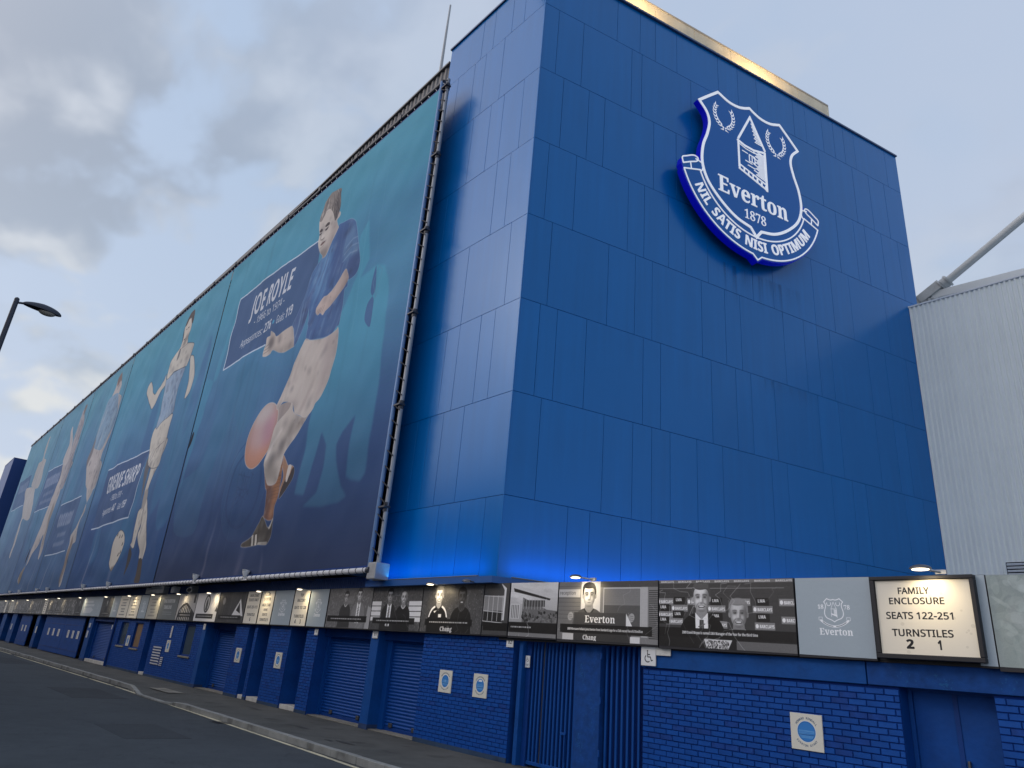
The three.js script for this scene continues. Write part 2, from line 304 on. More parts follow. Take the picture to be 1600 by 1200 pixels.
// blue wash strips lying on the flashing at the foot of the tower
RectAreaLightUniformsLib.init();
[[0, -2.45, 4.3, 'blue light strip on the ledge at the foot of the left tower face'], [1, 5.4, 10.4, 'blue light strip on the ledge at the foot of the end face']].forEach(([side, t, w, label]) => {
  const at = (o) => (side ? onFace(t, o) : [CX + t, CZ + o]), [x, z] = at(0.27), g = thing('wash_strip', label, 'light strip', [x, 1.588 + EYE, z]);
  if (side) g.rotation.y = TURN;
  add('housing', rbx(-w / 2, w / 2, 0, 0.03, -0.03, 0.03, 0.008), M.lampMetal, g);
  add('lens', bx(-w / 2 + 0.01, w / 2 - 0.01, 0.031, 0.035, -0.025, 0.025), new THREE.MeshStandardMaterial({ color: 0x223366, emissive: lin(0.05, 0.3, 1), emissiveIntensity: 0.5 }), g);
  const L = new THREE.RectAreaLight(lin(0.0, 0.36, 1), side ? 34 : 30, w - 0.02, 0.05), [tx, tz] = at(0.05); L.position.set(x, 1.65 + EYE, z); L.lookAt(tx, 3.6 + EYE, tz); scene.add(L);
});
// rain streaks below the crest and along a few panel joints
{
  const map = canvas(512, 256, (x, w, h) => { x.fillStyle = '#000'; x.fillRect(0, 0, w, h); for (let i = 0; i < 60; i++) { const u = rr(0.05, 0.95) * w, l = rr(0.15, 0.9) * h, b = rr(2, 9); const g = x.createLinearGradient(0, 0, 0, l); const a = rr(0.03, 0.2); g.addColorStop(0, `rgba(255,255,255,${a})`); g.addColorStop(1, 'rgba(255,255,255,0)'); x.fillStyle = g; x.fillRect(u, 0, b, l); } x.filter = 'blur(2px)'; x.drawImage(x.canvas, 0, 0); }, { data: true });
  const mat = std(lin(0.0, 0.012, 0.06), 0.8, { alphaMap: map, transparent: true });
  for (const [t, y, w, h] of [[8.2, 10.72, 3.6, 2.0], [9.2, 8.2, 2.6, 0.7]]) { const m = add('rain_stain', new THREE.PlaneGeometry(w, h), mat, tower), [x, z] = onFace(t, 0.004); m.position.set(x, y + EYE - h / 2 + (y > 10 ? 0.9 : 0), z); m.rotation.y = TURN; }
}
// ---------------------------------------------------------------- club crest on the end face (x along the face, y up, z out from it)
const loadFont = async (n) => new FontLoader().loadAsync('fonts/droid/droid_' + n + '.typeface.json');
const serifBold = await loadFont('serif_bold'), serifReg = await loadFont('serif_regular'), sansBold = await loadFont('sans_bold');
function lettering(text, font, w, h, depth) {                           // scaled to a width and cap height, starting at the origin
  const s = new THREE.ExtrudeGeometry(font.generateShapes(text, 1), { depth, bevelEnabled: false, curveSegments: 5 });
  s.computeBoundingBox(); const b = s.boundingBox; s.translate(-b.min.x, 0, 0);
  const cap = new THREE.ShapeGeometry(font.generateShapes('E', 1)); cap.computeBoundingBox();
  return s.scale(w / (b.max.x - b.min.x), h / (cap.boundingBox.max.y), 1);
}
function ribbon(points, width, depth, closed = false) {                 // a mitred raised line in the xy plane
  const n = points.length, P = [], I = [];
  for (let i = 0; i < n; i++) {
    const p = points[i], a = points[closed ? (i + n - 1) % n : Math.max(0, i - 1)], b = points[closed ? (i + 1) % n : Math.min(n - 1, i + 1)];
    let d1 = [p[0] - a[0], p[1] - a[1]], d2 = [b[0] - p[0], b[1] - p[1]];
    const l1 = Math.hypot(...d1), l2 = Math.hypot(...d2); if (l1 < 1e-6) d1 = d2; if (l2 < 1e-6) d2 = d1;
    const m1 = Math.hypot(...d1), m2 = Math.hypot(...d2), n1 = [-d1[1] / m1, d1[0] / m1], n2 = [-d2[1] / m2, d2[0] / m2];
    let mx = n1[0] + n2[0], my = n1[1] + n2[1]; const ml = Math.hypot(mx, my); mx /= ml; my /= ml;
    const k = Math.min(2.2, 1 / Math.max(0.3, mx * n1[0] + my * n1[1])), w = (typeof width === 'function' ? width(i / (n - 1)) : width) / 2 * k;
    for (const [s, z] of [[1, 0], [1, depth], [-1, depth], [-1, 0]]) P.push(p[0] + mx * w * s, p[1] + my * w * s, z);
  }
  const m = closed ? n : n - 1;
  for (let i = 0; i < m; i++) { const a = i * 4, b = ((i + 1) % n) * 4; for (let k = 0; k < 3; k++) I.push(a + k, a + k + 1, b + k, b + k, a + k + 1, b + k + 1); }
  if (!closed) { I.push(0, 3, 1, 1, 3, 2); const e = (n - 1) * 4; I.push(e, e + 1, e + 3, e + 1, e + 2, e + 3); }
  const g = new THREE.BufferGeometry(); g.setAttribute('position', new THREE.Float32BufferAttribute(P, 3)); g.setIndex(I);
  const f = g.toNonIndexed(); f.computeVertexNormals(); return metres(f);
}
const curve = (pts, n = 8) => new THREE.CatmullRomCurve3(pts.map(([x, y]) => new THREE.Vector3(x, y, 0)), false, 'centripetal').getPoints((pts.length - 1) * n).map((p) => [p.x, p.y]);
const CREST_Y = 14.6;
const crest = thing('club_crest', 'huge raised blue and white club crest high on the end face of the tower', 'crest');
{
  const [x, z] = onFace(7.57, 0); crest.position.set(x, CREST_Y + EYE, z); crest.rotation.y = TURN;
  const V = (pts) => pts.map(([a, b]) => [a, b - CREST_Y]);
  const half = [...curve(V([[0, 17.56], [0.22, 17.45], [0.5, 17.36], [0.9, 17.36], [1.37, 17.53]])), ...curve(V([[1.37, 17.53], [1.75, 17.19], [2.16, 16.81]]), 2).slice(1), ...curve(V([[2.16, 16.81], [1.87, 16.49], [1.77, 16.15], [1.86, 15.66], [2.05, 15.1], [2.1, 14.44], [1.91, 13.88], [1.42, 13.36], [0.8, 12.97], [0.22, 12.83]])).slice(1), [0, 12.56 - CREST_Y]];
  const loop = [...half, ...half.slice(1, -1).reverse().map(([a, b]) => [-a, b])];
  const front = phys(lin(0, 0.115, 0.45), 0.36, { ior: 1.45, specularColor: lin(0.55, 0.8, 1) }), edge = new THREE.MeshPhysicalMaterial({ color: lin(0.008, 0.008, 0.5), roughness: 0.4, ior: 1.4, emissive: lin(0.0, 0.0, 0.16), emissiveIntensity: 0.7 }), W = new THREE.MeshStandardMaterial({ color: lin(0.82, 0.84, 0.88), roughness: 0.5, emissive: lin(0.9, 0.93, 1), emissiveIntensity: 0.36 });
  const grow = loop.map(([a, b]) => { const l = Math.hypot(a, b - 0.6); return [a * (1 + 0.05 / l), b + (b - 0.6) * 0.05 / l]; });
  const slab = (pts, d, bevel) => { const s = new THREE.Shape(pts.map(([a, b]) => new THREE.Vector2(a, b))); return new THREE.ExtrudeGeometry(s, { depth: d, bevelEnabled: bevel > 0, bevelThickness: bevel, bevelSize: bevel, bevelSegments: 2, bevelOffset: -bevel }); };
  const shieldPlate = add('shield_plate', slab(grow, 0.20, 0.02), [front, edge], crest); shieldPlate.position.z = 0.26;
  // motto scroll: a band of circle about (0, 14.89) with a nib below, its ends turned up into curls
  const cy = 14.89 - CREST_Y, arc = (r, a0, a1, n = 40) => Array.from({ length: n + 1 }, (_, i) => { const a = lerp(a0, a1, i / n); return [Math.sin(a) * r, cy - Math.cos(a) * r]; });
  const E1 = 1.235, nib = (r, d, a) => [...arc(r, -E1, -a, 24), [0, cy - r - d], ...arc(r, a, E1, 24)];
  const outer = nib(2.98, 0.15, 0.06), inner = nib(2.33, 0.02, 0.04);
  const curl = (s) => [[2.84, 13.9], [2.9, 14.06], [2.86, 14.3], [2.45, 14.52], [2.22, 14.58], [2.15, 14.42], [2.22, 14.2], [2.2, 14.05]].map(([a, b]) => [a * s, b - CREST_Y]);
  const bandShape = [...nib(3.05, 0.16, 0.07), ...curl(1).slice(0, 6), ...arc(1.86, -E1, E1, 20).reverse(), ...curl(-1).slice(0, 6).reverse()];
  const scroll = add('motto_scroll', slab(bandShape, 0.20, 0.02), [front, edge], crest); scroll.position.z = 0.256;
  add('stand_off', merge([[-1.2, 1.6], [1.2, 1.6], [-1.3, -0.4], [1.3, -0.4], [0, -2.0], [-2.0, -1.4], [2.0, -1.4]].map(([a, b]) => rod([a, b, 0], [a, b, 0.25], 0.06, 8))), M.navy, crest);
  const zf = 0.484;
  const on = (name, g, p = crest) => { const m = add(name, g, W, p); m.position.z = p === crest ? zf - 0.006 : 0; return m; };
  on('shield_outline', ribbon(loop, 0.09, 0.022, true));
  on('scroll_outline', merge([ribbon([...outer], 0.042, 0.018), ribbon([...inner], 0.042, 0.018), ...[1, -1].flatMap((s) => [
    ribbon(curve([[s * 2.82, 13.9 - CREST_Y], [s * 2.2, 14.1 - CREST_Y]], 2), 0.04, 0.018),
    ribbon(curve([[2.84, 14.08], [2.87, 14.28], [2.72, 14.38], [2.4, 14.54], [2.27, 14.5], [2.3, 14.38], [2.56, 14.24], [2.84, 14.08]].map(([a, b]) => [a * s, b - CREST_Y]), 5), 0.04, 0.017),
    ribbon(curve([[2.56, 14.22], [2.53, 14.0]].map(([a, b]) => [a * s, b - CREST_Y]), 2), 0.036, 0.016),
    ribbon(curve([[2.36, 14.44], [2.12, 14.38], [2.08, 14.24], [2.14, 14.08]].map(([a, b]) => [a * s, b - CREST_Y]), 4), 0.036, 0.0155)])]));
  // round lock-up tower
  const T = (pts) => V(pts), L = (pts, w, d = 0.02) => ribbon(T(pts), w, d), hatch = [];
  for (let i = 0; i < 11; i++) { const k = (i + 1) / 12, y = lerp(16.98, 16.16, k), xr = lerp(0.06, 0.52, k); hatch.push(L([[xr - lerp(0.05, 0.34, k) * (i % 2 ? 0.8 : 1), y + 0.02], [xr, y]], 0.035, 0.016)); }
  for (let i = 0; i < 17; i++) { const y = lerp(15.82, 14.86, i / 16), w = [0.42, 0.3, 0.5, 0.36][i % 4]; hatch.push(L([[0.56 - w, y + w * 0.22], [0.56, y]], 0.033, 0.016)); }
  for (const [a, b, c] of [[-0.42, -0.18, 15.66], [-0.3, 0.0, 15.32], [-0.2, 0.12, 15.18]]) hatch.push(L([[a, c], [b, c - 0.03]], 0.028, 0.016));
  const cells = []; for (let i = 0; i <= 6; i++) { const x = lerp(-0.55, 0.55, i / 6), y = lerp(15.02, 14.66, i / 6); cells.push(L([[x, y + 0.02], [x, y - 0.15]], i > 3 ? 0.07 : 0.05, 0.015)); }
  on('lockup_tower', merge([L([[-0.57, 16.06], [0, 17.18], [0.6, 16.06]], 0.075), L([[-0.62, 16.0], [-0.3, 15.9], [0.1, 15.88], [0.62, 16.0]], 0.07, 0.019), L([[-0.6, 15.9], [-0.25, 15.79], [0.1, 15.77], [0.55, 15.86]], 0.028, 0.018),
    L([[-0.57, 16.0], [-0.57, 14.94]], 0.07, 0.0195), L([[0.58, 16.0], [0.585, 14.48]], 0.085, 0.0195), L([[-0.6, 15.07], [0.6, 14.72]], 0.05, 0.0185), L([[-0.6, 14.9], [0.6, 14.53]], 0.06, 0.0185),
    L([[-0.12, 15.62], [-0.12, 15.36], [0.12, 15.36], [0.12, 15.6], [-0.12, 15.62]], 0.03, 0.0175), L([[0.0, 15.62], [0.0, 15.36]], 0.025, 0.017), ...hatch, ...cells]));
  for (const s of [-1, 1]) {
    const lf = [], cxw = s * 1.14, cyw = 16.72 - CREST_Y;
    for (const q of [-1, 1]) for (let i = 0; i < 9; i++) for (const k of [-1, 1]) {
      const a = -Math.PI / 2 + q * (0.22 + i * 0.255), r = 0.40 + (i < 1 ? 0.06 : 0) + k * 0.055, px = cxw + Math.cos(a) * r * 0.98, py = cyw + Math.sin(a) * r * 1.2 - 0.02;
      const g = new THREE.ConeGeometry(0.034, 0.15, 6, 1); g.scale(1, 1, 0.4); g.rotateZ(a + (q > 0 ? 0 : Math.PI) - k * 0.5 * q); g.translate(px, py, 0.008 + (i % 2) * 0.002); lf.push(g);
    }
    on('laurel_wreath', merge(lf));
  }
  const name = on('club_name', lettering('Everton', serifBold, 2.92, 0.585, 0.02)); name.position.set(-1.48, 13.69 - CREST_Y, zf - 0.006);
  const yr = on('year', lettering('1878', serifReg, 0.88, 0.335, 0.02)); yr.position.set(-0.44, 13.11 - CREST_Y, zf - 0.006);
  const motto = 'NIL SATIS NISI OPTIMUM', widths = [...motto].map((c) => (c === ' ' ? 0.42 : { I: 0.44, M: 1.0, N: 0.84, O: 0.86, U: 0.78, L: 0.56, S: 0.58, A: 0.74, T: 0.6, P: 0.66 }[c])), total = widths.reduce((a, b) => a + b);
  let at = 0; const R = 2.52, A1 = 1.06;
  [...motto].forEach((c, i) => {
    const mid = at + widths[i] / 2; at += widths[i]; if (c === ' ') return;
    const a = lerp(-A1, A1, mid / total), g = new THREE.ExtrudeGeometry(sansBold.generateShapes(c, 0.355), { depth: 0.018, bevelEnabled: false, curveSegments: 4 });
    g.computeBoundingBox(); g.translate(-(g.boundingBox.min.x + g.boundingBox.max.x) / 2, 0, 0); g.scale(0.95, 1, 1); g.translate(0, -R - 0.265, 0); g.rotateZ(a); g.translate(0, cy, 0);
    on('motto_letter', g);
  });
}
// ---------------------------------------------------------------- the stand behind the banners
const corrugated = (x0, x1, y0, y1, z, pitch, depth, flat = 0.5) => {     // ribbed sheet facing +z
  const s = new THREE.Shape(), p = []; let x = x0; const q = pitch;
  p.push([x0, -0.03]);
  while (x < x1 - 1e-4) { const e = Math.min(1, (x1 - x) / q); for (const [f, d] of [[0, 0], [flat * 0.8, 0], [flat, depth], [0.8, depth], [0.999, 0]]) if (f <= e) p.push([x + f * q, d]); x += q; }
  p.push([x1, -0.03]);
  s.setFromPoints(p.map(([a, b]) => new THREE.Vector2(a, -b)));
  const g = new THREE.ExtrudeGeometry(s, { depth: y1 - y0, bevelEnabled: false }); g.rotateX(-Math.PI / 2); g.translate(0, y0, z);
  return metres(g);
};
{
  const t = thing('stadium_stand', 'long dark stadium stand behind the banners, ribbed along its roof edge', 'stadium stand');
  add('wall', bx(-97, -16.42, 2.26, 18.05 + EYE, -28, -10.35), M.black, t);
  add('street_wall', bx(-110, 4, -0.1, 2.24, -11.4, -11.0), M.navy, t);
  add('fascia', corrugated(-97, -16.26, 1.40 + EYE, 1.78 + EYE, -9.84, 0.115, 0.03), std(lin(0.010, 0.055, 0.22), 0.5), t);
  add('ledge', bx(-97, -16.26, 1.36 + EYE, 1.40 + EYE, -10.4, -9.75), M.navy, t);
  const dip = (x) => (x > -31 ? lerp(0.64, 0, sm(-16.5 - x, 0, 14.5) * 0.3 + Math.min(1, (-16.5 - x) / 14.5) * 0.7) : 0);
  const sheet = (g, from) => { const p = g.attributes.position; for (let i = 0; i < p.count; i++) if (p.getY(i) > from) p.setY(i, p.getY(i) + dip(p.getX(i))); return g; };
  add('roof_cladding', sheet(corrugated(-96, -16.44, 17.3 + EYE, 18.62 + EYE, -9.9, 0.27, 0.05), 18 + EYE), M.roofRib, t);
  const cap = new THREE.BoxGeometry(79.56, 0.07, 0.3, 160, 1, 1); cap.translate(-56.22, 18.655 + EYE, -9.93); add('roof_edge', metres(sheet(cap, 0)), M.roofRib, t);
  add('roof', bx(-96, -16.44, 18.1 + EYE, 18.5 + EYE, -30, -10.1), M.black, t);
  const u = thing('far_tower', 'plain royal blue tower at the far end of the stand', 'tower');
  add('wall', bx(-105, -98, 0, 17.25 + EYE, -26, -8.8), M.blueTower, u); add('roof_trim', bx(-105.02, -97.98, 17.25 + EYE, 17.31 + EYE, -26.02, -8.78), M.navy, u);
  const m = thing('lightning_mast', 'thin pale mast standing on the stand roof beside the tower', 'mast', [-17.42, 0, -10.14]);
  add('pole', rod([0, 17.5 + EYE, 0.09], [0, 23.05 + EYE, 0.09], 0.075, 10, 0.035), M.galv, m);
  add('bracket', bx(-0.12, 0.12, 18.3 + EYE, 18.42 + EYE, 0.0, 0.16), M.galv, m);
}

// ---------------------------------------------------------------- printed banners (u right, v up, metres from each banner's lower left corner)
const BY = 1.93 + EYE, BH = 15.28, BZ = -9.2;
const ink = (r, g, b, a = 1) => { const f = (c) => Math.round(255 * Math.min(1, Math.pow(Math.pow(c / 255, 2.2) / 0.88, 1 / 2.2))); return `rgba(${f(r)},${f(g)},${f(b)},${a})`; };
function bannerTex(wm, px, paint, hazeMix) {
  return canvas(px, Math.round(px * BH / wm), (x, w, h) => {
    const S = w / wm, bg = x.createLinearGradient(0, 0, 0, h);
    const hz = hazeMix;                                                     // farther prints greyed: grazing-view haze painted into their colour
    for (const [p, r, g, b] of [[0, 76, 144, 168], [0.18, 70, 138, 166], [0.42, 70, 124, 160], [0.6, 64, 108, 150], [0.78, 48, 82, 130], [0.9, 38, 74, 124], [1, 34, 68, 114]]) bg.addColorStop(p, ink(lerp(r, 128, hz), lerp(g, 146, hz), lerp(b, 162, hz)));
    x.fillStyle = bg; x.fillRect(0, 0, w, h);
    x.setTransform(S, 0, 0, -S, 0, h);
    const path = (a, smooth) => {
      const p = []; for (let i = 0; i < a.length; i += 2) p.push([a[i], a[i + 1]]);
      x.beginPath();
      if (smooth) { const n = p.length, q = (i) => p[(i + n) % n]; x.moveTo(...p[0]); for (let i = 0; i < n; i++) x.bezierCurveTo(q(i)[0] + (q(i + 1)[0] - q(i - 1)[0]) / 7, q(i)[1] + (q(i + 1)[1] - q(i - 1)[1]) / 7, q(i + 1)[0] - (q(i + 2)[0] - q(i)[0]) / 7, q(i + 1)[1] - (q(i + 2)[1] - q(i)[1]) / 7, ...q(i + 1)); } else p.forEach((q, i) => (i ? x.lineTo(...q) : x.moveTo(...q)));
      x.closePath();
    };
    const poly = (a, fill, { smooth = true, alpha = 1, blur = 0, edge } = {}) => { x.save(); x.globalAlpha = alpha; if (blur) x.filter = `blur(${blur * S}px)`; path(a, smooth); x.fillStyle = fill; x.fill(); if (edge) { x.filter = 'none'; x.strokeStyle = edge; x.lineWidth = 0.03; x.filter = `blur(${0.014 * S}px)`; x.stroke(); } x.restore(); };
    const inside = (a, f, smooth = true) => { x.save(); path(a, smooth); x.clip(); f(); x.restore(); };
    const mottle = (a, n, k = 0.2) => { const us = a.filter((_, i) => !(i % 2)), vs = a.filter((_, i) => i % 2), u0 = Math.min(...us), u1 = Math.max(...us), v0 = Math.min(...vs), v1 = Math.max(...vs); inside(a, () => { for (let i = 0; i < n; i++) { const u = rr(u0, u1), v = rr(v0, v1), r = rr(0.05, 0.32), l = rnd() > 0.5, g = x.createRadialGradient(u, v, 0, u, v, r), q = k * rr(0.3, 1); g.addColorStop(0, l ? `rgba(255,250,245,${q * 0.5})` : `rgba(20,22,40,${q})`); g.addColorStop(1, l ? 'rgba(255,250,245,0)' : 'rgba(20,22,40,0)'); x.fillStyle = g; x.fillRect(u - r, v - r, 2 * r, 2 * r); } const g = x.createLinearGradient(u0, 0, u1, 0); g.addColorStop(0, `rgba(255,250,245,${k * 0.25})`); g.addColorStop(0.5, 'rgba(128,128,128,0)'); g.addColorStop(1, `rgba(20,22,40,${k * 0.6})`); x.fillStyle = g; x.fillRect(u0, v0, u1 - u0, v1 - v0); }); };
    const line = (a, style, wd, blur = 0) => { x.save(); if (blur) x.filter = `blur(${blur * S}px)`; x.beginPath(); for (let i = 0; i < a.length; i += 2) i ? x.lineTo(a[i], a[i + 1]) : x.moveTo(a[i], a[i + 1]); x.strokeStyle = style; x.lineWidth = wd; x.lineJoin = x.lineCap = 'round'; x.stroke(); x.restore(); };
    const text = (s, x0, x1, y, hgt, font, style, skew = 0) => { x.save(); x.font = `${font.includes('bold') ? 'bold ' : ''}100px ${font.includes('serif') && !font.includes('sans') ? 'serif' : 'sans-serif'}`; const wdt = x.measureText(s).width; x.translate(x0, y); x.transform(1, 0, skew, 1, 0, 0); x.scale((x1 - x0) / wdt, -hgt / 71); x.fillStyle = style; x.fillText(s, 0, 0); x.restore(); };
    // soft vertical light streaks and cloudy print texture common to all of them
    const mist = (n, a) => { for (let i = 0; i < n; i++) { const u = rr(0, wm), v = rr(2, 14), r = rr(1.5, 4), g = x.createRadialGradient(u, v, 0, u, v, r); const l = rnd() > 0.5; g.addColorStop(0, l ? ink(90, 150, 180, a) : ink(50, 76, 130, a)); g.addColorStop(1, l ? ink(90, 150, 180, 0) : ink(50, 76, 130, 0)); x.fillStyle = g; x.fillRect(u - r, v - r, 2 * r, 2 * r); } };
    const ray = (u0, v0, u1, v1, wd, a) => { const g = x.createLinearGradient(u0, v0, u1, v1); g.addColorStop(0, ink(170, 160, 180, 0)); g.addColorStop(0.5, ink(170, 160, 180, a)); g.addColorStop(1, ink(190, 160, 160, a)); line([u0, v0, u1, v1], g, wd, wd * 0.5); };
    mist(26, 0.16);
    paint({ x, poly, mottle, inside, line, text, ray, path, S, wm });
    if (hazeMix > 0.1) { x.save(); x.globalAlpha = hazeMix * 0.9; x.fillStyle = ink(118, 142, 162); x.fillRect(0, 0, wm, BH); x.restore(); }
    // creases, grime and rain marks in the vinyl
    for (let i = 0; i < 16; i++) { const u = rr(0, wm), v = rr(4, 15); line([u, v, u + rr(-0.1, 0.1), v - rr(1, 5)], ink(190, 205, 215, 0.10), rr(0.015, 0.04)); }
    for (let i = 0; i < 10; i++) { const u = rr(0, wm); line([u, rr(8, 15), u, rr(0, 6)], ink(20, 30, 50, 0.06), rr(0.05, 0.3), 0.06); }
    x.setTransform(1, 0, 0, 1, 0, 0);
    const im = x.getImageData(0, 0, w, h), d = im.data;
    for (let i = 0; i < d.length; i += 4) { const k = 1 + (rnd() - 0.5) * 0.055; d[i] *= k; d[i + 1] *= k; d[i + 2] *= k; }
    x.putImageData(im, 0, 0);
  });
}
const SKIN = (a) => ink(180, 171, 165, a), SHORT = ink(186, 178, 174), OUT = ink(196, 192, 190, 0.55);
const teal = ink(74, 152, 178), tealLow = ink(58, 112, 150);
function caption(k, box, edge) { k.poly(box, ink(60, 86, 128), { smooth: false, alpha: 0.93 }); for (const e of edge) k.line(e, ink(186, 200, 216, 0.9), 0.075); }
function blocks(k, x0, x1, y, h, n, a) { for (let i = 0, u = x0; i < n; i++) { const w = (x1 - x0) / n; k.poly([u + w * 0.08, y, u + w * 0.85, y, u + w * 0.85, y + h * rr(0.85, 1), u + w * 0.08, y + h], ink(176, 182, 200), { smooth: false, alpha: a, blur: 0.05 }); k.poly([u + w * 0.35, y + h * 0.3, u + w * 0.6, y + h * 0.3, u + w * 0.6, y + h * 0.65, u + w * 0.35, y + h * 0.65], ink(68, 84, 126), { smooth: false, alpha: a, blur: 0.05 }); u += w; } }
const F1 = {
  hair: [11.13, 14.55, 10.81, 14.61, 10.47, 14.70, 10.22, 14.67, 9.87, 14.54, 9.76, 14.23, 9.61, 14.02, 9.60, 13.77, 9.85, 13.63, 10.09, 13.82, 10.22, 13.97, 10.50, 13.91, 10.83, 13.58, 11.08, 13.12, 11.29, 13.12, 11.41, 13.35, 11.44, 13.68, 11.32, 14.18, 11.29, 14.44],
  face: [9.60, 13.77, 9.74, 13.28, 9.86, 13.03, 9.89, 12.68, 10.02, 12.38, 10.26, 12.04, 10.55, 11.79, 10.60, 11.66, 10.86, 11.65, 11.25, 12.04, 11.68, 12.47, 11.57, 12.65, 11.35, 13.00, 11.54, 13.10, 11.55, 13.24, 11.36, 13.37, 11.29, 13.12, 11.08, 13.12, 10.83, 13.58, 10.47, 14.00, 10.05, 13.95, 9.83, 13.69],
  shirt: [11.63, 12.61, 12.05, 12.56, 12.54, 12.49, 12.80, 12.37, 13.12, 12.09, 13.36, 11.67, 13.68, 11.01, 13.91, 10.48, 14.03, 10.10, 13.98, 9.79, 13.82, 9.64, 13.48, 9.59, 13.39, 9.64, 13.40, 9.39, 13.22, 9.29, 13.24, 8.67, 13.29, 8.01, 13.17, 7.93, 12.94, 7.77, 12.57, 7.76, 11.91, 7.87, 11.31, 7.99, 10.87, 8.16, 10.79, 8.68, 10.68, 8.84, 10.50, 9.51, 10.33, 10.24, 10.49, 9.43, 10.25, 8.54, 9.85, 8.16, 9.51, 8.94, 9.26, 9.20, 9.60, 9.68, 9.80, 10.16, 9.87, 10.64, 9.95, 11.21, 10.15, 11.49, 10.44, 11.63, 10.63, 11.70, 10.86, 11.65, 11.25, 12.04],
  fistArm: [9.27, 9.17, 8.70, 9.21, 7.79, 9.21, 7.55, 9.40, 7.15, 9.62, 7.14, 9.43, 6.77, 9.45, 6.75, 9.17, 6.65, 8.96, 6.70, 8.66, 7.06, 8.56, 7.40, 8.58, 7.60, 8.69, 8.33, 8.37, 8.98, 8.19, 9.63, 8.16, 9.84, 8.19, 9.64, 8.64],
  foreArm: [13.08, 10.14, 12.52, 9.80, 11.90, 9.59, 11.57, 9.62, 11.31, 9.45, 11.12, 9.30, 11.20, 9.10, 11.42, 8.94, 11.57, 8.98, 11.83, 8.81, 11.99, 8.93, 12.34, 9.02, 12.79, 9.23, 13.17, 9.43, 13.42, 9.67, 13.30, 9.93],
  shorts: [10.87, 8.16, 11.32, 7.97, 12.17, 7.79, 12.80, 7.75, 13.18, 7.81, 13.26, 7.88, 13.37, 7.67, 13.42, 7.31, 13.40, 6.85, 13.32, 6.50, 13.18, 6.08, 12.92, 5.81, 12.66, 5.53, 12.41, 5.40, 12.32, 5.23, 12.09, 5.06, 11.80, 5.03, 11.42, 5.18, 11.03, 5.33, 10.92, 5.49, 10.67, 5.78, 9.79, 6.01, 9.40, 5.81, 9.26, 6.00, 9.41, 6.26, 9.67, 6.66, 9.94, 7.05, 10.14, 7.38, 10.44, 7.67, 10.67, 7.95],
  thigh: [9.35, 5.90, 10.65, 5.83, 10.76, 5.37, 10.04, 4.73, 9.51, 4.00, 9.78, 4.54, 9.74, 5.18],
  leg: [10.67, 5.78, 10.97, 5.36, 11.80, 5.03, 12.09, 5.06, 11.87, 4.84, 11.53, 4.53, 11.12, 4.20, 10.84, 3.91, 10.85, 3.54, 10.81, 3.18, 10.70, 2.97, 10.44, 2.90, 10.12, 2.94, 9.88, 3.08, 9.51, 3.73, 9.51, 4.00, 9.59, 4.57, 9.74, 5.18, 10.50, 5.58],
  shade: [10.91, 5.03, 11.27, 4.96, 10.75, 4.30, 10.63, 3.83, 10.26, 3.89, 10.25, 3.55, 9.78, 3.54, 9.71, 3.78, 10.37, 4.21],
  sock: [9.59, 3.57, 9.85, 2.93, 10.06, 2.72, 10.19, 2.31, 10.19, 1.95, 10.14, 1.87, 10.65, 1.70, 11.08, 1.73, 10.98, 2.12, 11.03, 2.43, 11.03, 2.79, 11.06, 3.07, 10.99, 3.41, 10.89, 3.79, 10.83, 3.39, 10.70, 2.97, 10.44, 2.90, 10.12, 2.94, 9.88, 3.08],
  foot: [10.86, 3.87, 11.37, 3.46, 11.49, 3.44, 11.80, 3.36, 11.97, 3.16, 11.93, 2.89, 11.52, 2.59, 11.15, 2.37, 11.06, 2.71, 11.18, 2.98, 11.16, 3.20, 10.93, 3.52],
  footDark: [11.86, 3.32, 11.97, 3.16, 11.93, 2.89, 11.52, 2.59, 11.15, 2.37, 11.14, 2.63, 11.42, 2.99, 11.66, 3.06, 11.74, 3.23],
  boot: [10.13, 1.88, 9.89, 1.69, 9.53, 1.36, 9.37, 1.25, 8.77, 1.09, 8.75, 0.97, 9.14, 0.93, 9.76, 0.94, 10.18, 0.95, 10.80, 0.90, 10.97, 0.97, 11.12, 1.15, 11.14, 1.45, 11.08, 1.73, 10.76, 1.46],
};
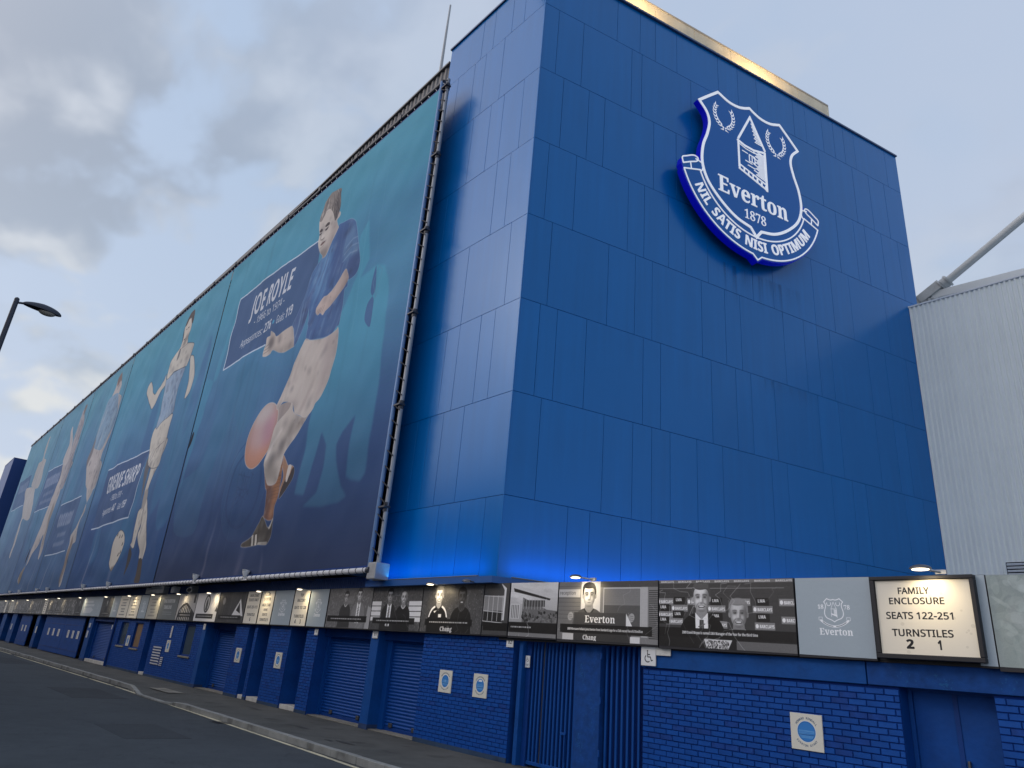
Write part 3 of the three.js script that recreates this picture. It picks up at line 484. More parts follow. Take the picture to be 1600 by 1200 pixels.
const art = [
  (k) => {
    const { x, poly, mottle, inside, line, text, ray } = k;
    poly([3.1, 8.93, 2.65, 7.53, 2.64, 5.77, 2.2, 4.7, 0.1, 4.17, 0.9, 2.07, 3.52, 1.75, 3.84, 3.14, 4.07, 4.71, 4.89, 6.2, 5.34, 7.78, 6.2, 9.0], tealLow, { alpha: 0.6, blur: 0.03 });
    poly([0, 9, 1.6, 9, 2.2, 12.4, 1.2, 9.6, 0.6, 6.5, 0.3, 4], teal, { alpha: 0.4, blur: 0.05 });
    poly([4.6, 8.6, 5.2, 6.6, 6.5, 5.4, 7.3, 6.6, 6.6, 8.4], tealLow, { alpha: 0.35, blur: 0.05 });
    for (const [rx, al] of [[1.95, 0.42], [1.45, 0.5], [1.38, 0.35]]) { x.save(); x.globalAlpha = al; x.beginPath(); x.ellipse(8.0, 3.1, rx, rx, 0, 0, 7); x.strokeStyle = ink(40, 66, 112); x.lineWidth = 0.07; if (rx > 1.9) { x.fillStyle = ink(66, 118, 158, 0.55); x.fill(); } x.stroke(); x.restore(); }
    for (let i = 0; i < 22; i++) line([8.0 + rr(-0.8, 0.8), 3.1 + rr(-0.7, 0.7), 8.0 + rr(-0.8, 0.8), 3.1 + rr(-0.7, 0.7)], ink(40, 66, 112, 0.3), 0.06);
    // pale cup shape with long handles and ribbons
    poly([14.26, 11.65, 14.58, 10.0, 14.2, 9.42, 15.16, 9.55, 15.71, 9.31, 16.05, 8.72, 16.31, 7.63, 16.43, 6.02, 16.56, 4.31, 16.51, 2.47, 16.32, 2.28, 15.76, 2.39, 15.49, 2.52, 15.5, 3.46, 15.5, 4.33, 14.87, 3.96, 14.61, 3.61, 14.79, 3.09, 15.26, 2.27, 15.64, 1.95, 15.23, 1.82, 14.3, 1.77, 13.24, 1.88, 13.92, 2.24, 14.04, 3.01, 13.87, 3.73, 13.37, 4.23, 13.16, 3.13, 13.1, 2.24, 12.39, 2.37, 12.37, 3.45, 12.29, 4.76, 12.3, 6.01, 12.6, 7.2, 13.3, 8.49, 14.0, 9.6, 13.75, 11.23], teal, { alpha: 0.6, smooth: false, blur: 0.04 });
    poly([15.11, 9.52, 14.97, 8.66, 15.26, 8.21, 15.34, 7.29, 14.88, 7.66, 14.86, 8.23, 15.24, 8.62], ink(66, 96, 142), { alpha: 0.85 });
    line([15.3, 9.45, 15.05, 8.9, 15.35, 8.3, 15.6, 9.2, 15.3, 9.45], ink(88, 130, 160, 0.5), 0.04);
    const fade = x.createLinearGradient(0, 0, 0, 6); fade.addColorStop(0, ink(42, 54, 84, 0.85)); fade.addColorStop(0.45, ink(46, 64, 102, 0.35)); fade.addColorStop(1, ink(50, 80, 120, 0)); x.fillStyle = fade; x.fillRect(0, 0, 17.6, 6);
    ray(5.9, 2.6, 5.6, 0, 0.14, 0.35); ray(9.0, 1.2, 8.9, 0, 0.3, 0.28); ray(10.6, 0.9, 10.9, 0, 0.12, 0.2);
    caption(k, [2.23, 12.8, 10.2, 12.72, 10.3, 9.19, 2.23, 9.19], [[6.66, 9.17, 2.23, 9.19, 2.23, 12.8, 9.9, 12.72]]);
    const T = ink(188, 194, 206);
    text('JOE ROYLE', 4.32, 8.3, 11.16, 1.02, 'bold sans', T, 0.02); text('- 1966 to 1974 -', 4.85, 7.95, 10.6, 0.36, 'sans', T);
    text('Appearances:', 3.8, 6.05, 9.83, 0.36, 'sans', T); text('276', 6.2, 6.95, 9.83, 0.42, 'bold sans', T); text('Goals:', 7.5, 8.2, 9.83, 0.36, 'sans', T); text('119', 8.28, 8.95, 9.83, 0.42, 'bold sans', T);
    poly([7.2, 9.92, 7.3, 10.02, 7.2, 10.12, 7.1, 10.02], ink(74, 152, 190));
    // the player
    poly(F1.thigh, ink(150, 142, 140)); 
    { const g = x.createRadialGradient(8.75, 5.3, 0.1, 8.5, 5.0, 1.35); g.addColorStop(0, ink(186, 164, 166)); g.addColorStop(0.55, ink(178, 150, 150)); g.addColorStop(1, ink(160, 128, 120)); x.beginPath(); x.ellipse(8.53, 4.98, 1.25, 1.25, 0, 0, 7); x.fillStyle = g; x.fill(); x.strokeStyle = OUT; x.lineWidth = 0.05; x.stroke(); inside([7.2, 6.3, 9.9, 6.3, 9.9, 3.6, 7.2, 3.6], () => { x.beginPath(); x.ellipse(8.53, 4.98, 1.24, 1.24, 0, 0, 7); x.clip(); poly([7.2, 4.7, 8.4, 4.4, 9.4, 4.6, 9.5, 3.6, 7.2, 3.6], ink(186, 128, 104), { alpha: 0.6, blur: 0.2 }); poly([8.6, 5.4, 9.4, 5.6, 9.6, 4.6, 8.9, 4.5], ink(160, 116, 138), { alpha: 0.5, blur: 0.2 }); poly([7.6, 6.2, 9.2, 6.3, 8.9, 5.6, 7.7, 5.5], ink(178, 176, 176), { alpha: 0.7, blur: 0.2 }); }, false); }
    poly(F1.foot, ink(150, 118, 100), { edge: OUT }); poly(F1.footDark, ink(62, 58, 60)); poly([11.45, 3.42, 11.7, 3.36, 11.55, 2.9, 11.42, 2.95], ink(196, 190, 186));
    poly(F1.sock, ink(116, 82, 72), { edge: OUT }); inside(F1.sock, () => { poly([10.4, 3.2, 11.1, 3.6, 11.1, 2.2, 10.75, 1.7], ink(170, 120, 84), { alpha: 0.75, blur: 0.12 }); poly([10.0, 2.6, 10.5, 2.8, 10.4, 1.6, 10.0, 1.6], ink(84, 62, 62), { alpha: 0.8, blur: 0.15 }); for (let v = 2.4; v < 3.6; v += 0.12) line([9.6, v, 11.2, v + 0.05], ink(80, 60, 60, 0.25), 0.03); });
    poly(F1.boot, ink(70, 66, 62), { edge: OUT }); inside(F1.boot, () => { poly([8.7, 1.1, 9.5, 1.3, 9.9, 1.5, 9.8, 1.7, 9.2, 1.2], ink(110, 106, 98), { alpha: 0.7, blur: 0.06 }); for (const u of [9.55, 9.85]) poly([u, 0.95, u + 0.16, 0.95, u + 0.02, 1.32, u - 0.12, 1.3], ink(190, 186, 178), { smooth: false }); poly([10.1, 0.95, 10.9, 0.9, 10.9, 1.0, 10.1, 1.03], ink(190, 186, 178), { smooth: false, alpha: 0.7 }); poly([10.9, 1.4, 11.1, 1.7, 11.0, 1.8, 10.8, 1.5], ink(190, 186, 178)); });
    poly(F1.leg, ink(184, 176, 171), { edge: OUT }); inside(F1.leg, () => { poly(F1.shade, ink(108, 104, 104), { alpha: 0.75, blur: 0.14 }); poly([9.6, 3.2, 10.6, 3.0, 10.6, 3.5, 9.7, 3.6], ink(120, 114, 112), { alpha: 0.6, blur: 0.14 }); poly([11.2, 4.5, 11.9, 5.0, 11.6, 5.1, 11.0, 4.6], ink(130, 120, 116), { alpha: 0.7, blur: 0.1 }); line([10.3, 4.9, 9.75, 4.4, 9.6, 3.9], ink(210, 204, 200, 0.7), 0.12, 0.05); });
    poly(F1.shirt, ink(62, 98, 148), { edge: ink(150, 170, 200, 0.5) });
    inside(F1.shirt, () => {
      poly([10.3, 11.5, 11.2, 12.0, 11.6, 11.0, 11.3, 9.8, 10.6, 10.0, 10.2, 10.9], ink(92, 138, 178), { alpha: 0.75, blur: 0.22 }); poly([11.6, 12.4, 12.7, 12.3, 12.9, 10.6, 12.4, 10.0, 11.7, 9.9, 11.7, 11.4], ink(58, 84, 132), { alpha: 0.75, blur: 0.22 });
      poly([12.64, 11.94, 12.49, 11.69, 12.52, 11.14, 12.9, 10.47, 13.31, 10.56, 13.83, 10.52, 13.53, 11.24, 12.98, 12.06], ink(92, 128, 166), { alpha: 0.7, blur: 0.1 }); poly([13.0, 10.4, 13.9, 10.5, 13.9, 9.7, 13.4, 9.6], ink(62, 84, 130), { alpha: 0.7, blur: 0.12 });
      poly([10.9, 9.4, 13.3, 9.4, 13.3, 7.7, 10.8, 8.1], ink(70, 96, 142), { alpha: 0.6, blur: 0.2 }); poly([9.3, 9.2, 9.9, 8.2, 10.5, 9.4, 10.4, 10.4, 9.8, 10.0], ink(70, 94, 138), { alpha: 0.7, blur: 0.15 });
      for (let i = 0; i < 46; i++) { const u = rr(10.2, 13.6), v = rr(7.9, 12.2), l = rr(0.5, 1.6), b = rnd() > 0.5; line([u, v, u - 0.12 * l, v - l * 0.5, u - 0.32 * l + rr(-0.1, 0.1), v - l], b ? ink(128, 158, 192, 0.35) : ink(46, 58, 108, 0.35), rr(0.03, 0.1), 0.04); }
      for (let i = 0; i < 14; i++) { const u = rr(9.5, 10.3), v = rr(8.6, 11.3); line([u, v, u - 0.05, v - 0.9], rnd() > 0.5 ? ink(134, 164, 196, 0.4) : ink(46, 60, 106, 0.4), 0.05, 0.03); }
      for (const v of [10.7, 11.0, 11.3]) line([12.7, v - 0.1, 13.2, v + 0.05, 13.7, v - 0.05], ink(140, 166, 196, 0.5), 0.06, 0.02);
    });
    poly(F1.shorts, SHORT, { edge: OUT }); inside(F1.shorts, () => { for (let i = 0; i < 26; i++) { const u = rr(9.8, 13.2), v = rr(5.4, 7.9); line([u, v, u - rr(0.2, 0.9), v - rr(0.5, 1.3)], rnd() > 0.45 ? ink(150, 140, 140, 0.28) : ink(204, 192, 186, 0.3), rr(0.06, 0.22), 0.07); } poly([12.4, 7.7, 13.4, 7.8, 13.3, 6.4, 12.2, 5.4, 12.6, 6.6], ink(160, 150, 150), { alpha: 0.5, blur: 0.2 }); poly([9.3, 6.1, 10.9, 5.8, 11.0, 5.5, 9.4, 5.7], ink(150, 142, 142), { alpha: 0.5, blur: 0.1 }); line([10.9, 8.14, 12.0, 7.84, 13.2, 7.86], ink(150, 140, 146, 0.8), 0.07, 0.02); });
    poly(F1.fistArm, SKIN(), { edge: OUT }); inside(F1.fistArm, () => { poly([7.5, 8.7, 9.8, 8.3, 9.8, 8.1, 7.5, 8.4], ink(132, 124, 122), { alpha: 0.6, blur: 0.12 }); poly([7.0, 9.2, 7.5, 9.3, 7.55, 8.9, 7.2, 8.8], ink(90, 86, 90), { alpha: 0.75, blur: 0.1 }); for (const v of [8.75, 8.9, 9.05]) line([6.7, v, 7.15, v + 0.04], ink(110, 104, 104, 0.6), 0.04); });
    poly(F1.foreArm, ink(182, 166, 160), { edge: ink(200, 190, 184, 0.6) }); inside(F1.foreArm, () => { poly([12.0, 9.0, 13.4, 9.7, 13.4, 9.3, 12.0, 8.8], ink(146, 130, 128), { alpha: 0.6, blur: 0.12 }); for (const u of [11.35, 11.5, 11.65, 11.8]) line([u - 0.12, 8.92, u, 9.2], ink(128, 112, 112, 0.7), 0.04); });
    poly(F1.face, ink(186, 178, 173), { edge: OUT }); inside(F1.face, () => { poly([10.7, 13.2, 11.6, 13.0, 11.6, 12.4, 10.8, 11.6, 10.6, 12.2, 10.9, 12.6], ink(150, 140, 138), { alpha: 0.6, blur: 0.15 }); poly([10.2, 12.15, 10.9, 12.0, 10.8, 11.6, 10.4, 11.7], ink(104, 98, 98), { alpha: 0.7, blur: 0.1 }); poly([9.95, 13.0, 10.2, 13.0, 10.3, 12.75, 10.05, 12.68], ink(196, 190, 186), { alpha: 0.6, blur: 0.06 }); });
    for (const e of [[10.26, 13.25, 10.45, 13.31, 10.64, 13.24, 10.62, 13.14, 10.34, 13.17], [9.81, 13.2, 9.95, 13.25, 10.05, 13.2, 10.06, 13.1, 9.87, 13.11]]) poly(e, ink(72, 68, 72));
    for (const e of [[10.3, 13.08, 10.6, 13.08, 10.5, 12.99, 10.34, 13.0], [9.86, 13.04, 10.04, 13.05, 10.0, 12.97, 9.88, 12.97]]) poly(e, ink(60, 58, 64), { blur: 0.015 });
    poly([10.14, 12.44, 10.28, 12.5, 10.55, 12.46, 10.45, 12.38, 10.22, 12.37], ink(104, 84, 86), { blur: 0.01 }); line([10.1, 12.68, 10.2, 12.65, 10.34, 12.68], ink(104, 96, 96, 0.9), 0.05, 0.01); line([10.0, 13.0, 10.03, 12.75, 10.08, 12.68], ink(120, 112, 112, 0.7), 0.05, 0.02); line([10.15, 12.25, 10.5, 12.28], ink(130, 120, 118, 0.7), 0.06, 0.03);
    poly(F1.hair, ink(126, 121, 118)); inside(F1.hair, () => { for (let i = 0; i < 90; i++) { const u = rr(9.7, 11.4), v = rr(13.3, 14.7), d = (u - 10.4) * 0.4; line([u, v, u + d * 0.5 + rr(-0.1, 0.1), v - 0.3, u + d + rr(-0.1, 0.1), v - rr(0.4, 0.7)], rnd() > 0.5 ? ink(74, 70, 72, 0.6) : ink(176, 169, 162, 0.6), 0.04); } poly([10.9, 14.3, 11.45, 14.2, 11.3, 13.1, 11.05, 13.15], ink(74, 70, 74), { alpha: 0.5, blur: 0.1 }); });
    mottle(F1.shirt, 120, 0.24); mottle(F1.shorts, 90, 0.15); mottle(F1.leg, 60, 0.2); mottle(F1.face, 40, 0.16); mottle(F1.foreArm, 24, 0.16); mottle(F1.fistArm, 30, 0.2); mottle(F1.sock, 40, 0.26); mottle(F1.boot, 24, 0.3); mottle(F1.hair, 40, 0.25);
    poly([0.02, 5.9, 0.2, 6.1, 0.3, 6.5, 0.16, 6.65, 0.05, 6.4], ink(14, 20, 36), { blur: 0.01 });
  },
  (k) => {
    const { poly, inside, line, text, ray, x } = k;
    for (let i = 0; i < 9; i++) { const u = rr(1, 16), v = rr(2, 9); poly([u, v, u + rr(0.4, 1.4), v + rr(2, 4), u + rr(1, 2.5), v + rr(-1, 1), u + 0.6, v - 1.4], rnd() > 0.5 ? tealLow : ink(58, 90, 140), { alpha: 0.4, blur: 0.1 }); }
    poly([14.8, 9.5, 16.6, 7.5, 17.1, 3.0, 15.6, 2.4, 14.6, 5.0], tealLow, { alpha: 0.45, blur: 0.05 });
    ray(4.0, 3.4, 3.6, 0, 0.16, 0.55); ray(9.6, 2.0, 9.4, 0, 0.3, 0.35);
    caption(k, [2.08, 7.0, 10.3, 7.0, 10.3, 3.37, 2.1, 3.37], [[10.3, 6.99, 2.08, 7.0], [2.1, 3.37, 10.2, 3.37, 10.3, 6.0]]);
    const T = ink(190, 196, 208); text('GRAEME SHARP', 3.0, 9.45, 5.4, 0.98, 'bold sans', T); text('- 1980 to 1991 -', 4.83, 7.54, 4.76, 0.36, 'sans', T); text('Appearances:', 3.7, 6.0, 4.04, 0.36, 'sans', T); text('447', 6.1, 6.85, 4.04, 0.42, 'bold sans', T); text('Goals:', 7.3, 8.05, 4.04, 0.36, 'sans', T); text('159', 8.12, 8.85, 4.04, 0.42, 'bold sans', T);
    const S2 = ink(184, 180, 174), D2 = ink(70, 74, 84);
    poly([10.74, 7.29, 13.21, 7.13, 13.43, 6.63, 12.65, 5.36, 12.49, 4.46, 11.95, 4.46, 11.88, 5.26, 11.48, 6.19], S2, { edge: D2 }); poly([11.53, 6.39, 11.4, 5.8, 11.61, 4.83, 11.57, 4.05, 11.4, 4.5, 10.69, 5.97, 10.57, 6.47], ink(96, 98, 106), { blur: 0.05 });
    poly([12.55, 3.69, 11.92, 3.56, 11.83, 3.18, 11.99, 2.1, 11.9, 1.86, 12.61, 1.69, 12.78, 2.42, 12.95, 3.15], S2, { edge: D2 }); poly([12.76, 4.05, 12.69, 3.42, 12.99, 2.65, 12.9, 2.28, 13.74, 1.51, 13.87, 1.15, 14.52, 1.0, 14.8, 1.57, 14.4, 2.18], S2, { edge: D2 });
    poly([12.0, 4.5, 12.6, 4.5, 12.7, 3.7, 12.2, 3.6], ink(150, 146, 144), { blur: 0.05 }); poly([11.91, 1.73, 12.07, 0.69, 12.24, 0.41, 12.57, 0.85, 12.58, 1.39], ink(58, 58, 62)); poly([13.93, 1.09, 14.14, 0.33, 14.27, 0.05, 15.1, 0.05, 14.62, 1.0], ink(70, 64, 62));
    poly([11.03, 8.25, 12.97, 8.47, 13.24, 7.89, 13.25, 6.91, 13.22, 6.59, 12.9, 5.69, 11.25, 5.93, 10.21, 7.09, 10.23, 8.05], ink(190, 186, 178), { edge: D2 }); line([12.9, 7.0, 11.6, 6.8, 11.0, 6.0], ink(110, 108, 110, 0.7), 0.06);
    poly([13.41, 11.56, 14.13, 11.32, 14.98, 10.02, 15.02, 9.21, 14.5, 8.94, 14.36, 9.37, 14.27, 9.99, 13.95, 10.68], S2, { edge: D2 }); poly([9.59, 11.51, 9.57, 11.14, 8.73, 10.82, 8.38, 10.56, 7.6, 10.93, 6.65, 11.74, 6.19, 11.57, 6.27, 11.08, 7.47, 10.28, 8.5, 9.65, 8.92, 9.81, 9.44, 10.51, 10.07, 10.8], S2, { edge: D2 });
    const sh = [10.03, 11.1, 11.06, 11.14, 12.89, 11.1, 13.04, 10.64, 12.86, 9.85, 12.93, 9.02, 12.94, 8.51, 11.15, 8.22, 10.6, 8.12, 10.41, 9.35, 10.12, 10.35];
    poly(sh, ink(136, 158, 182), { edge: D2 }); inside(sh, () => { for (let i = 0; i < 30; i++) { const u = rr(10.2, 12.9), v = rr(8.3, 11); line([u, v, u + rr(-0.3, 0.5), v - rr(0.3, 0.9)], rnd() > 0.5 ? ink(84, 110, 146, 0.5) : ink(180, 194, 208, 0.45), 0.07, 0.03); } });
    poly([13.41, 12.34, 12.34, 12.63, 11.22, 12.79, 10.1, 12.35, 9.82, 11.9, 10.03, 11.1, 11.06, 11.2, 12.89, 11.1, 13.23, 11.15, 13.52, 12.06], ink(188, 184, 176), { edge: D2 }); poly([11.1, 12.6, 11.5, 12.5, 11.6, 12.0, 11.2, 11.9], ink(80, 84, 94), { alpha: 0.8, blur: 0.04 });
    poly([11.09, 14.39, 10.88, 14.07, 11.03, 13.45, 11.15, 12.89, 11.18, 12.58, 11.84, 12.5, 12.35, 12.61, 12.19, 13.1, 12.35, 13.42, 12.31, 13.81, 11.94, 14.27, 11.51, 14.37], ink(188, 180, 172), { edge: D2 }); poly([11.7, 13.2, 12.3, 13.2, 12.0, 12.6, 11.5, 12.7], ink(96, 92, 94), { alpha: 0.6, blur: 0.1 });
    for (const e of [[11.3, 13.75, 11.55, 13.77, 11.5, 13.68], [11.75, 13.7, 12.0, 13.72, 11.95, 13.64], [11.3, 13.12, 11.7, 13.12, 11.5, 13.04]]) poly(e, ink(60, 58, 62));
    poly([11.96, 14.8, 11.39, 14.75, 11.06, 14.44, 10.88, 14.07, 11.26, 14.1, 11.51, 14.37, 11.94, 14.27, 12.31, 13.81, 12.42, 13.92, 12.26, 14.54], ink(76, 72, 74)); poly([10.7, 14.1, 11.0, 13.5, 11.1, 12.8, 10.9, 13.3], ink(70, 70, 76), { alpha: 0.8 });
    k.mottle(sh, 70, 0.25); k.mottle([11.03, 8.25, 12.97, 8.47, 13.24, 7.89, 13.25, 6.91, 13.22, 6.59, 12.9, 5.69, 11.25, 5.93, 10.21, 7.09, 10.23, 8.05], 50, 0.22); k.mottle([13.41, 12.34, 12.34, 12.63, 11.22, 12.79, 10.1, 12.35, 9.82, 11.9, 10.03, 11.1, 13.23, 11.15, 13.52, 12.06], 50, 0.22); k.mottle([10.74, 7.29, 13.21, 7.13, 13.43, 6.63, 12.65, 5.36, 12.49, 4.46, 11.95, 4.46], 40, 0.25); k.mottle([12.55, 3.69, 11.83, 3.18, 11.9, 1.86, 12.61, 1.69, 12.95, 3.15], 30, 0.25); k.mottle([12.76, 4.05, 12.69, 3.42, 13.74, 1.51, 14.52, 1.0, 14.4, 2.18], 30, 0.25);
    const b = [9.47, 2.76, 10.3, 2.53, 10.74, 1.99, 10.44, 1.37, 9.92, 0.95, 9.57, 0.71, 8.84, 1.1, 8.7, 1.85, 8.82, 2.44]; poly(b, ink(188, 184, 176), { edge: D2 }); for (let i = 0; i < 7; i++) { const u = rr(8.9, 10.4), v = rr(1.0, 2.5); poly([u, v, u + 0.2, v + 0.05, u + 0.14, v + 0.2], ink(84, 84, 88)); }
    poly([8.9, 1.4, 9.3, 0.9, 9.9, 0.95, 9.5, 0.7], ink(100, 92, 86), { alpha: 0.8, blur: 0.05 });
  },
  (k) => {
    const { poly, ray, line, inside } = k; for (let i = 0; i < 5; i++) { const u = rr(1, 9), v = rr(3, 9); poly([u, v, u + 1, v + 3, u + 2, v, u + 0.6, v - 1.4], tealLow, { alpha: 0.35, blur: 0.1 }); }
    ray(3.0, 2.4, 2.4, 0, 0.16, 0.6); ray(6, 2, 5.8, 0, 0.2, 0.3);
    caption(k, [0.6, 6.06, 7.0, 6.06, 7.5, 2.43, 0.5, 2.43], [[0.7, 6.06, 7.0, 6.08], [0.5, 2.43, 7.4, 2.43]]); blocks(k, 1.8, 6.0, 4.35, 0.95, 8, 0.55); blocks(k, 2.6, 5.2, 3.6, 0.3, 10, 0.4); blocks(k, 2.2, 6.0, 2.95, 0.3, 12, 0.4);
    const bd = [8.02, 14.77, 9.07, 13.62, 9.23, 12.95, 10.25, 12.49, 10.6, 11.23, 10.6, 10.12, 10.5, 9.58, 10.09, 9.29, 9.66, 8.71, 9.88, 7.81, 10.4, 6.26, 7.48, 6.68, 5.9, 9.15, 6.22, 9.65, 6.06, 10.53, 6.41, 11.26, 6.58, 12.66, 7.17, 13.18, 7.37, 13.78, 7.32, 14.37];
    poly([6.06, 8.67, 10.4, 7.91, 10.02, 6.51, 9.09, 5.23, 8.53, 3.91, 7.56, 3.38, 7.93, 2.75, 8.31, 1.4, 8.74, 0.17, 9.13, 0.37, 8.85, 1.38, 8.86, 2.69, 9.5, 2.95, 8.96, 4.33, 9.5, 5.04, 6.69, 7.5], ink(172, 166, 164)); poly([8.2, 3.2, 8.8, 2.8, 8.8, 0.5, 8.3, 0.6], ink(112, 96, 90), { alpha: 0.8, blur: 0.1 });
    poly(bd, ink(178, 170, 168)); const sh = [9.05, 12.99, 10.5, 11.23, 10.5, 10.37, 9.78, 9.57, 8.75, 9.0, 6.22, 9.65, 6.06, 10.53, 6.41, 11.26, 6.58, 12.66, 7.17, 13.18]; poly(sh, ink(120, 150, 176)); inside(sh, () => { for (let i = 0; i < 14; i++) { const u = rr(6.3, 10), v = rr(9.4, 12.6); line([u, v, u - 0.2, v - 0.9], rnd() > 0.5 ? ink(170, 180, 190, 0.6) : ink(90, 112, 142, 0.5), 0.14, 0.06); } });
    k.mottle(bd, 160, 0.3); k.mottle([6.06, 8.67, 10.4, 7.91, 9.09, 5.23, 8.53, 3.91, 8.74, 0.17, 9.13, 0.37, 9.5, 5.04], 120, 0.3);
    poly([6.1, 10.4, 6.6, 9.6, 6.1, 8.2, 5.5, 9.0], ink(112, 108, 112), { blur: 0.08 }); poly([7.3, 14.5, 8.1, 14.8, 8.8, 14.0, 8.3, 14.1, 7.6, 13.9], ink(120, 100, 96), { blur: 0.05 });
  },
  (k) => {
    const { poly, ray, line, inside } = k; for (let i = 0; i < 5; i++) { const u = rr(1, 9), v = rr(3, 9); poly([u, v, u + 1, v + 3, u + 2, v, u + 0.6, v - 1.4], tealLow, { alpha: 0.3, blur: 0.1 }); }
    ray(9.5, 2.2, 9.1, 0, 0.18, 0.4); ray(6, 1.5, 5.8, 0, 0.2, 0.3);
    caption(k, [0.8, 10.2, 8.1, 9.95, 7.8, 6.61, 0.8, 6.61], [[0.8, 6.61, 7.7, 6.61], [0.8, 10.2, 8.08, 9.98]]); blocks(k, 1.4, 7.0, 8.5, 0.95, 9, 0.5); blocks(k, 2.4, 6.0, 7.75, 0.3, 10, 0.35); blocks(k, 2.0, 6.4, 7.1, 0.3, 12, 0.35);
    poly([7.26, 10.2, 11.2, 9.49, 9.68, 8.25, 9.76, 7.04, 9.45, 5.27, 10.1, 2.7, 9.23, 2.4, 8.3, 4.2, 7.4, 3.6, 5.0, 2.2, 4.32, 1.81, 3.22, 1.11, 4.27, 0.72, 4.73, 2.43, 5.6, 4.49, 6.09, 6.5, 7.3, 7.79, 7.39, 9.21], ink(176, 168, 164)); poly([8.6, 6.6, 9.4, 6.0, 9.6, 3.2, 8.8, 4.2], ink(120, 110, 102), { alpha: 0.7, blur: 0.15 }); poly([3.3, 1.3, 4.4, 2.0, 4.6, 1.2, 4.2, 0.6], ink(116, 104, 90), { blur: 0.05 });
    poly([9.76, 14.52, 9.95, 13.67, 10.7, 12.57, 10.9, 11.15, 10.8, 10.37, 10.9, 9.16, 10.6, 7.6, 8.87, 7.9, 7.67, 9.79, 8.06, 10.61, 8.45, 11.44, 8.17, 12.2, 8.38, 12.89, 8.45, 13.97, 9.5, 14.31], ink(158, 152, 156)); for (let i = 0; i < 16; i++) { const u = rr(8.2, 10.6), v = rr(9, 13); line([u, v, u - 0.2, v - 0.9], rnd() > 0.5 ? ink(190, 182, 180, 0.6) : ink(104, 108, 124, 0.5), 0.12, 0.05); }
    k.mottle([9.76, 14.52, 10.7, 12.57, 10.9, 9.16, 10.6, 7.6, 8.87, 7.9, 7.67, 9.79, 8.45, 13.97], 140, 0.35); k.mottle([7.26, 10.2, 11.2, 9.49, 9.76, 7.04, 10.1, 2.7, 7.4, 3.6, 3.22, 1.11, 5.6, 4.49], 120, 0.3);
    poly([5.76, 13.39, 5.73, 12.83, 6.92, 11.7, 6.52, 10.86, 6.4, 10.24, 8.17, 9.72, 8.56, 10.53, 7.8, 11.91], ink(178, 172, 170)); poly([9.2, 14.5, 9.9, 14.4, 9.9, 13.6, 9.3, 13.8], ink(110, 98, 96), { blur: 0.05 });
    poly([3.8, 2.2, 4.1, 2.5, 4.3, 3.2, 4.0, 3.4, 3.75, 2.8], ink(16, 20, 30));
  },
  (k) => {
    const { poly, ray, line } = k; ray(4, 2, 3.4, 0, 0.2, 0.4); ray(9, 2, 8.4, 0, 0.2, 0.3);
    caption(k, [1.24, 11.3, 7.5, 11.25, 8.1, 8.2, 1.6, 8.2], [[1.6, 8.2, 8.0, 8.2]]); blocks(k, 2.2, 7.0, 9.9, 0.9, 8, 0.35);
    poly([6.94, 9.81, 11.96, 9.43, 13.44, 8.93, 15.4, 6.62, 14.5, 6.19, 11.24, 6.56, 11.75, 5.03, 11.4, 3.18, 10.16, 3.45, 10.25, 5.14, 9.97, 6.89], ink(178, 172, 168)); poly([11.23, 14.55, 10.64, 14.12, 10.53, 13.07, 11.0, 12.19, 9.59, 12.05, 9.37, 10.92, 9.63, 9.85, 14.6, 9.11, 14.2, 11.04, 13.87, 11.82, 12.3, 12.17, 11.48, 13.13, 11.82, 14.02], ink(172, 164, 162));
    for (let i = 0; i < 10; i++) { const u = rr(9.8, 13.6), v = rr(9.4, 12); line([u, v, u - 0.2, v - 0.9], ink(120, 130, 150, 0.5), 0.14, 0.06); }
  },
];
const seams = [-15.72, -33.3, -50.6, -61.6, -73.0, -89.7];
const bannerLabels = ['nearest stadium banner, player in a blue jersey and white shorts kicking a ball', 'second stadium banner, player standing above a ball, left of a dark seam', 'third stadium banner along, player in a pale blue shirt with a raised knee', 'fourth stadium banner along, running player with one arm lifted', 'last stadium banner at the far end, player figure paled by painted haze'];
for (let i = 0; i < 5; i++) {
  const x1 = seams[i] - (i ? 0.06 : 0), x0 = seams[i + 1] + 0.06, w = x1 - x0;
  const t = thing('printed_banner', bannerLabels[i], 'banner', [x0, BY, BZ], 'printed player banners hung along the stand');
  const g = new THREE.PlaneGeometry(w, BH, Math.round(w * 5), 70), p = g.attributes.position; g.translate(w / 2, BH / 2, 0);
  for (let q = 0; q < p.count; q++) {
    const u = p.getX(q), v = p.getY(q), e = Math.min(1, Math.min(u, w - u) / 0.6, Math.min(v, BH - v) / 0.5);
    const s = noise3.noise(u * 0.32 + i * 9 + v * 0.05, v * 0.22, 3.3) * 0.11 + noise3.noise(u * 0.5 + v * 0.9, v * 0.35 - u * 0.3, 9.1) * 0.05 + noise3.noise(u * 1.1 - v * 0.6, v * 0.5, 12.4) * 0.03 + noise3.noise(u * 2.6, v * 0.4, 5.1) * 0.016;
    p.setZ(q, s * Math.max(0, e));
  }
  g.computeVertexNormals();
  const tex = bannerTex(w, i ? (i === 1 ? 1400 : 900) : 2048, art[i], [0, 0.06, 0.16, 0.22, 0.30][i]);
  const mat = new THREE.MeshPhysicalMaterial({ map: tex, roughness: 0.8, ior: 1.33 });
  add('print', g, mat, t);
  add('hem', bx(0, w, BH, BH + 0.06, -0.06, -0.006), M.navy, t); add('hem', bx(0, w, -0.06, 0, -0.06, -0.006), M.navy, t);
}
